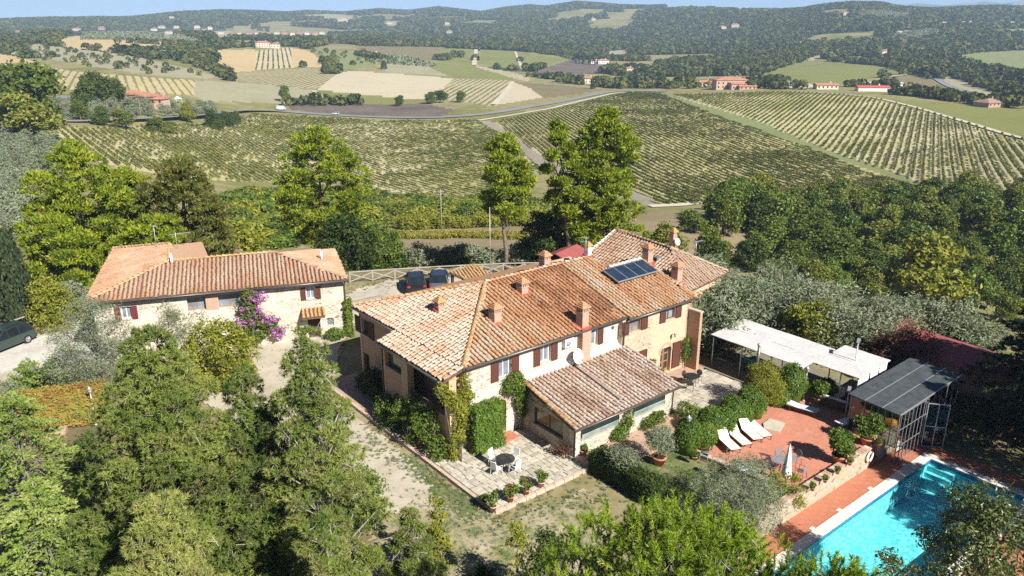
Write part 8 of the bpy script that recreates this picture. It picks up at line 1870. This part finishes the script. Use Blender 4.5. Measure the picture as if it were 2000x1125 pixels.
clipped('green ivy column climbing the right corner of the guest house', on_small(18.45, 0.6, 0), (0.5, 1.0, 3.0), L_GREEN, 422, 300, STH, 'ivy_column', 'climber', leaf=0.07)
clipped('orange and yellow creeper sprawling over the left foreground wall', at(125, 815, 0.2), (5.0, 3.0, 1.6), L_AUT, 423, 1500, 0.35, 'autumn_creeper', 'creeper', leaf=0.07, per=10)
# climbers
def climber(label, p, blobs, mat, seed, n=240, per=14, size=0.06, rz=0.0, name='climber', flowers=None, aspect=0.6, crad=0.1):
    t = thing(name, label, 'climber', p, rz); link('leaves', foliage('leaves', blobs, mat, seed, n, per, crad, size, aspect, 'quad', 0.5, 0.2), t)
    m = MB(); c = np.array([b[:3] for b in blobs]); lo = c[c[:, 2].argmin()]
    for q in c[:: max(1, len(c) // 6)]: m.tube([(lo[0], lo[1], 0), (*((lo + q) / 2)[:2], (lo[2] + q[2]) / 2), tuple(q)], [0.03, 0.02, 0.008], 4)
    m.build('stems', B_GREY, t)
    if flowers is not None: link('flowers', flowers, t)
    return t
g = np.random.default_rng(77)
climber('yellow-green creeper hanging over the porch corner post', loc(-0.9, -0.1, 0), [(0.0 + 1.0 * t * math.sin(t * 4), -0.15, 0.4 + 4.3 * t, 0.42, 0.3, 0.42) for t in np.linspace(0, 1, 9)] + [(1.0, 0.2, 3.9, 0.4, 0.25, 0.5), (1.4, 0.25, 3.3, 0.35, 0.22, 0.5), (1.2, 0.25, 4.6, 0.35, 0.22, 0.4), (0.8, 0.1, 3.0, 0.45, 0.3, 0.35)], L_YELL, 431, 460, 12, 0.065, TH)
climber('fresh green climber tumbling from the wall over the red door', loc(3.75, 0.15, 0), [(0, -0.1, 3.6, 0.75, 0.35, 0.55), (0.35, -0.15, 3.1, 0.6, 0.35, 0.6), (-0.35, -0.1, 3.2, 0.5, 0.3, 0.4), (0.45, -0.2, 2.4, 0.4, 0.3, 0.6), (0.5, -0.25, 1.6, 0.25, 0.2, 0.6)], L_GREEN, 432, 420, 14, 0.06, TH)
climber('dark creepers and shrubs massed along the shaded left wall of the porch', loc(-1.2, 2.4, 0), [(-0.3 + 0.3 * math.sin(k * 2.0), -1.9 + 0.75 * k, 0.7 + 0.5 * (k % 3), 0.75, 0.6, 0.75) for k in range(8)] + [(0.0, 1.0, 2.5, 0.4, 0.7, 0.5), (0.0, -0.6, 2.4, 0.4, 0.7, 0.5)], L_GREEN, 433, 620, 14, 0.07, TH, 'creeper_bank')
climber('bright green bushy creeper at the left foot of the creeper bank', loc(-1.5, 6.6, 0), [(0, 0, 0.6, 0.7, 0.6, 0.7), (0.1, 0.3, 1.2, 0.5, 0.5, 0.5), (-0.3, -0.5, 0.5, 0.5, 0.5, 0.5)], L_GREEN, 434, 260, 13, 0.06, TH, 'shrub')
climber('dark shrubs against the shaded far part of the left wall', loc(-0.6, 9.8, 0), [(0, -1.2, 0.8, 0.7, 0.7, 0.8), (0, 0, 1.2, 0.7, 0.8, 1.0), (0, 1.1, 0.7, 0.6, 0.7, 0.7)], L_DARK, 435, 300, 13, 0.08, TH, 'shrub')
climber('white-flowered shrub under the left annex window', loc(8.4, -4.55, 0), [(0, 0, 0.5, 0.75, 0.35, 0.5), (0.3, 0, 0.95, 0.5, 0.3, 0.35), (-0.4, 0, 0.4, 0.5, 0.3, 0.4)], L_GREEN, 436, 190, 12, 0.055, TH, 'shrub')
climber('thin climber on a wall trellis between the annex windows', loc(9.0, -4.4, 0), [(0, 0, 1.6, 0.35, 0.15, 0.5), (0.1, 0, 0.8, 0.3, 0.15, 0.5)], L_GREEN, 437, 100, 11, 0.05, TH)
climber('leafy shrub with pale flowers under the right annex window', loc(10.6, -4.6, 0), [(0, 0, 0.35, 0.6, 0.35, 0.4), (0.7, 0, 0.5, 0.5, 0.3, 0.4), (1.3, 0.05, 0.4, 0.4, 0.3, 0.35)], L_GREEN, 438, 170, 12, 0.055, TH, 'shrub')
climber('light green bush at the far annex corner by the downpipe', loc(13.5, -5.2, 0), [(0, 0, 0.6, 0.6, 0.6, 0.6), (0.3, -0.4, 0.5, 0.5, 0.5, 0.5)], L_GREEN, 439, 150, 12, 0.055, TH, 'shrub')
climber('climbing plant beside the arched door and open shutter', loc(19.5, -0.25, 0), [(0, 0, 1.2, 0.3, 0.2, 0.7), (-0.1, 0, 2.0, 0.3, 0.2, 0.4)], L_GREEN, 440, 110, 12, 0.055, TH)
climber('round green shrub left of the arched door', loc(16.2, -0.5, 0), [(0, 0, 0.6, 0.5, 0.4, 0.6), (-0.4, 0.2, 1.3, 0.25, 0.15, 0.6)], L_GREEN, 441, 130, 12, 0.055, TH, 'shrub')
climber('green shrub at the foot of the guest house wall by the grille window', on_small(17.3, -0.2, 0), [(0, 0, 0.5, 0.75, 0.5, 0.5)], L_GREEN, 442, 130, 12, 0.07, STH, 'shrub')
bb = [(0.25 * math.sin(k), -0.3, 1.0 + 0.5 * k, 0.95 - 0.04 * k, 0.5, 0.6) for k in range(8)] + [(1.3, -0.3, 2.0, 0.7, 0.45, 0.6), (1.6, -0.3, 1.2, 0.6, 0.45, 0.5), (-0.9, -0.3, 1.8, 0.7, 0.45, 0.6)]
climber('magenta bougainvillea climbing the guest house wall to the eaves', on_small(11.2, 0.35, 0), bb, L_GREEN, 443, 420, 12, 0.085, STH, 'bougainvillea', flowers=foliage('flowers', [(0.3, -0.45, 4.2, 1.0, 0.4, 0.5), (0.0, -0.5, 3.3, 0.8, 0.4, 0.5), (0.5, -0.5, 2.4, 0.9, 0.4, 0.5), (1.5, -0.45, 1.9, 0.6, 0.35, 0.6), (1.8, -0.45, 1.1, 0.5, 0.35, 0.5), (-0.8, -0.45, 2.3, 0.45, 0.3, 0.4)], L_BOUG, 444, 120, 14, 0.11, 0.075, 0.8, 'quad', 0.5))
t = thing('brick_steps', 'red brick steps half buried in foliage at the lower left', 'steps', at(108, 858, 0.1), 0.25)
for k in range(4): mb = MB(); mb.box(-0.5, 0.5, -0.3 + 0.3 * k, 0.0 + 0.3 * k, 0, 0.10 * (k + 1)); mb.build('step', W_CHIM, t)

# ------------------------------------------------------------------ copies of wild trees
OAKS = [broad(600 + i, L_OAK, 330, 14, 0.036, nb=12, crad=0.055) for i in range(5)]
YELT = broad(620, L_YELL, 430, 15, 0.036, nb=14, crad=0.055)
GRNT = [broad(630 + i, L_GREEN, 260, 13, 0.036, nb=10, crad=0.055) for i in range(2)]
OLV = [broad(640 + i, L_OLIVE, 300, 14, 0.030, wide=0.55, nb=12, low=0.22, crad=0.055, aspect=0.3) for i in range(4)]
OLVF = [broad(650 + i, L_OLIVE, 90, 12, 0.055, wide=0.55, nb=8, low=0.2, crad=0.07, aspect=0.4) for i in range(3)]
BUSH = [bush(660 + i, L_OAK if i % 3 == 0 else (L_YELL if i % 3 == 1 else L_GREEN), 150, 12, 0.075) for i in range(6)]
BUSHG = [bush(670 + i, L_OLIVE, 150, 12, 0.07, aspect=0.35) for i in range(2)]
def plant(kinds, name, label, cat, pts, group, seed=0):
    """Copies of a tree standing at (x, y, height, width) places."""
    g = random.Random(seed); first = {}
    for x, y, h, wd in pts:
        k = g.randrange(len(kinds)); z = float(ground(x, y)); lb = label(x, y, z, h) if callable(label) else label
        if k not in first:
            c = kinds[k]; first[k] = make_tree(name, lb, cat, c[0], c[1], (0, 0, 0), 0, group) if isinstance(c, tuple) else make_tree(name, lb, cat, c, None, (0, 0, 0), 0, group); o = first[k]
        else: o = copy_tree(first[k]); o['label'] = lb
        o.location = (x, y, z - 0.05); o.rotation_euler = (0, 0, g.uniform(0, 6.28)); o.scale = (wd, wd, h)
def fill(poly, spacing, seed, hr, wr, zc=5.0, dmin=62):
    """Places over a stretch of land outlined by photo pixels at crown height zc."""
    W = np.array([at_t(*q, dmin)[:2] for q in poly]); lo, hi = W.min(0), W.max(0); g = np.random.default_rng(seed)
    xx, yy = np.meshgrid(np.arange(lo[0], hi[0], spacing), np.arange(lo[1], hi[1], spacing * 0.87)); xx = xx + (np.arange(xx.shape[0]) % 2)[:, None] * spacing / 2
    P = np.c_[xx.ravel(), yy.ravel()] + g.uniform(-0.33, 0.33, (xx.size, 2)) * spacing; P = P[inside(W, P[:, 0], P[:, 1])]
    X, Y = px(np.c_[P, ground(P[:, 0], P[:, 1])]); P = P[(X > -90) & (X < 2090)]
    return [(x, y, g.uniform(*hr), g.uniform(*wr)) for x, y in P]
wood = fill([(1330, 440), (1400, 425), (1480, 410), (1640, 400), (1850, 395), (2000, 390), (2150, 395), (2150, 560), (1800, 560), (1560, 540), (1470, 505), (1500, 470), (1350, 470)], 7.0, 31, (4.4, 9.0), (5.6, 10.4))
plant(OAKS + GRNT + [broad(660, L_YELL, 330, 14, 0.036, nb=12, crad=0.055, bias=0.2)], 'oak_tree', 'leafy oak in the wood filling the valley on the right', 'tree', wood, 'oaks in the valley wood', 1)
plant([YELT], 'poplar_tree', 'big yellow-green tree standing out in the dark valley wood', 'tree', [(*at_d(1835, 440, 150)[:2], 13.5, 14.0)], None, 2)
plant([YELT], 'maple_tree', 'small yellow tree at the upper edge of the valley wood', 'tree', [(*at_d(1478, 375, 205)[:2], 9, 9)], None, 3)
near = fill([(1330, 520), (1420, 500), (1560, 540), (1800, 560), (2080, 560), (2080, 660), (1900, 640), (1800, 610), (1600, 580), (1400, 545)], 6.4, 32, (4.5, 7.0), (5.0, 7.0))
plant(OAKS[:3] + GRNT, 'young_oak', 'young green tree between the silvery olives and the valley wood', 'tree', near, 'young trees above the olives', 4)
ol = [(1400, 500, 70), (1440, 520, 66), (1375, 525, 70), (1490, 545, 66), (1530, 520, 72), (1560, 560, 64), (1590, 540, 72), (1630, 555, 66), (1665, 590, 60), (1700, 560, 66), (1740, 575, 62), (1650, 620, 61), (1780, 590, 66), (1760, 630, 65), (1820, 600, 68), (1860, 620, 66), (1900, 610, 67), (1830, 650, 66), (1880, 640, 67), (1500, 580, 62), (1610, 575, 66), (1720, 600, 64), (1378, 550, 58.5), (1400, 550, 57.5), (1432, 550, 60), (1770, 570, 68), (1815, 560, 67), (1850, 580, 65), (1890, 570, 67), (1930, 590, 66), (1800, 620, 67), (1850, 630, 67)]
plant(OLV, 'olive_tree', 'silvery olive in the grove behind the pergola and red sheds', 'tree', [(*at_d(x, y, d)[:2], R.uniform(4.4, 5.8), R.uniform(4.8, 6.4)) for x, y, d in ol], 'olives behind the pergola', 5)
grove = fill([(-90, 270), (40, 250), (75, 262), (110, 300), (60, 420), (40, 470), (-90, 480)], 6.2, 33, (3.2, 4.4), (4.2, 5.6))
plant(OLVF, 'olive_tree', 'grey olive in the dense grove on the left slope', 'tree', grove, 'olives on the left slope', 6)
mid = fill([(60, 215), (150, 206), (330, 205), (430, 215), (400, 232), (200, 236), (80, 232)], 8.5, 34, (4.0, 5.5), (5.0, 7.0))
plant(OLVF, 'olive_tree', 'grey olive round the pink farmhouse by the road bend', 'tree', mid, 'olives round the pink farmhouse', 7)
thick = fill([(430, 480), (440, 395), (520, 385), (700, 378), (850, 402), (960, 412), (1040, 405), (1060, 430), (960, 432), (800, 436), (640, 470), (520, 490)], 4.6, 35, (2.6, 5.2), (4.2, 6.2))
plant(BUSH, 'thicket_bush', 'green and yellowing bush in the thicket between meadow and vineyard', 'bush', thick, 'bushes in the valley thicket', 8)
reeds = [(*at_t(x, 447 - (x - 800) * 0.03)[:2], R.uniform(2.2, 3.2), R.uniform(2.8, 3.8)) for x in range(790, 1060, 11)]
plant([bush(681, L_YELL, 150, 12, 0.07, flat=1.0)], 'reed_clump', 'yellow-green cane clump along the top of the dry meadow', 'bush', reeds, 'canes along the meadow edge', 9)
row = [(*at_d(x, y, d)[:2], R.uniform(2.2, 3.6), R.uniform(2.4, 3.2)) for x, y, d in [(800, 500, 87), (825, 500, 86), (845, 495, 86), (862, 496, 87), (880, 500, 86), (900, 495, 87), (918, 500, 86), (938, 496, 86), (955, 500, 86), (1010, 498, 86), (1030, 500, 85), (780, 505, 86), (1340, 470, 90), (1370, 480, 88), (1285, 430, 100), (1330, 440, 104)]]
plant(BUSHG + BUSH[:1], 'hedge_shrub', 'grey-green shrub in the row behind the cross-rail fence', 'shrub', row, 'shrubs behind the fence', 10)
roadside = [(155, 215, 360, 8, 8), (195, 218, 350, 7, 9), (235, 215, 345, 8, 9), (300, 220, 350, 6, 9), (325, 222, 352, 5, 8), (410, 205, 395, 8, 9), (440, 195, 410, 7, 9), (425, 213, 390, 5, 7), (458, 200, 420, 7, 6), (50, 150, 300, 24, 26), (15, 135, 340, 22, 24), (40, 180, 290, 15, 20), (185, 160, 410, 15, 16), (215, 165, 420, 12, 13), (160, 158, 400, 12, 12), (555, 178, 560, 11, 8), (860, 185, 560, 9, 11), (840, 195, 555, 8, 9), (900, 190, 560, 8, 9), (780, 210, 545, 7, 7), (1290, 140, 760, 12, 12), (1350, 140, 740, 12, 12), (1325, 145, 720, 10, 10), (1500, 160, 690, 9, 11)]
plant(OAKS, 'roadside_tree', lambda x, y, z, h: 'large dark green oak at the left edge above the road bend' if h > 20 else 'green tree standing by the country road beyond the vineyards', 'tree', [(*at_d(x, y, d)[:2], h, w) for x, y, d, h, w in roadside], 'trees along the country road', 11)
plant([YELT], 'umbrella_pine', 'small round bright green umbrella pine right of the pink farmhouse', 'tree', [(*at_d(360, 180, 395)[:2], 8.5, 7.5)], None, 12)
for k, (x, yt, d, w, lb) in enumerate(((3, 455, -625, 62, 'dark cypress at the left edge beside the drive'), (1244, 148, 700, 5, 'tall dark cypress at the crest of the middle vineyard'), (1466, 148, 690, 5, 'dark cypress pair right of the large pink villa'), (1158, 156, 690, 5, 'thin cypress by the pale house on the valley road'), (749, 118, 880, 6, 'dark cypress in the field right of the small white house'))):
    p, h = where(x, yt, d); d = math.hypot(p[0], p[1]); wd = wide_at(w * 2, d); g = np.random.default_rng(700 + k); n = 900 if k == 0 else 160
    z = g.random(n) ** 0.85; a = g.uniform(0, 2 * PI, n); r = 0.5 * np.clip(1 - z, 0, 1) ** 0.55 * np.minimum(1, 0.5 + z * 4); P = np.stack([r * np.cos(a), r * np.sin(a), z], -1); kk = np.repeat(np.arange(n), 7)
    V, F = leaf_quads(g, P[kk] + g.normal(size=(len(kk), 3)) * np.array([0.05, 0.05, 0.02]), _unit(np.stack([np.cos(a), np.sin(a), 0.3 + 0 * a], -1)[kk] + 0.6 * g.normal(size=(len(kk), 3))), 0.035 if k == 0 else 0.07, 0.6)
    make_tree('cypress_tree', lb, 'tree', np_mesh('crown', V, F, L_CYP, np.clip(0.5 + 0.4 * g.normal(size=len(kk)) * 0.5, 0, 1)), trunk_mesh('trunk', B_GREY, [(0, 0, -0.05), (0, 0, 0.5)], 0.03, 0.01), p, 0, None, (wd / 2 if k == 0 else wd, wd / 2 if k == 0 else wd, h))
g = np.random.default_rng(818); GP = []
for (x0, y0), (x1, y1), n_, sp in (((700, 850), (960, 1010), 380, 0.5), ((840, 960), (980, 1060), 260, 1.2), ((980, 1040), (1180, 960), 300, 1.2), ((1200, 900), (1420, 960), 260, 1.3), ((100, 650), (230, 615), 160, 0.8), ((700, 560), (880, 545), 200, 1.0), ((560, 700), (660, 780), 120, 1.2)):
    a, b = at(x0, y0, 0)[:2], at(x1, y1, 0)[:2]; f = g.random(n_)[:, None]; GP.append(a * (1 - f) + b * f + g.normal(0, sp, (n_, 2)))
GP = np.concatenate(GP)
scatter('weeds', np.c_[GP, np.full(len(GP), 0.01)], [proto('weed', foliage('weed', [(0, 0, 0.03, 0.13, 0.13, 0.04)], m_, 820 + k, 9, 5, 0.05, 0.05, 0.3)) for k, m_ in enumerate((L_OLIVE, L_GREEN, L_OLIVE))], g.uniform(0.3, 0.9, len(GP)), 'weeds and grass tufts scattered over gravel and lawn')
# meadow flowers: a yellow strip
g = np.random.default_rng(808); W = [at_t(780, 463)[:2], at_t(900, 462)[:2], at_t(1040, 466)[:2]]; s = g.uniform(0, 2, 900); i = np.minimum(s.astype(int), 1); f = (s - i)[:, None]; W = np.array(W); P = W[i] * (1 - f) + W[i + 1] * f + g.normal(0, 1.1, (900, 2))
scatter('yellow_wildflowers', np.c_[P, ground(P[:, 0], P[:, 1])], [proto('flower_clump', foliage('flower_clump', [(0, 0, 0.3, 0.5, 0.5, 0.35)], leafmat('wildflower yellow', [(0.17, 0.17, 0.03), (0.28, 0.26, 0.04), (0.34, 0.31, 0.05)]), 809, 14, 6, 0.1, 0.12, 0.7))], g.uniform(0.7, 1.5, 900), 'strip of yellow wildflowers across the dry meadow')

# ------------------------------------------------------------------ air
def haze():
    mb = MB(); mb.box(-9800, 9800, -40, 12100, float(ZG.min()) - 6, float(ZG.max()) + 40)
    t = NT('pale air'); pv = t.n('VolumePrincipled'); pv.inputs['Color'].default_value = (0.58, 0.78, 1.0, 1); pv.inputs['Density'].default_value = 0.00015; pv.inputs['Anisotropy'].default_value = 0.0
    t.l(pv.outputs[0], t.out.inputs['Volume']); o = mb.build('haze', t.m); stuff(o, 'faint blue haze over the far hills')
haze()
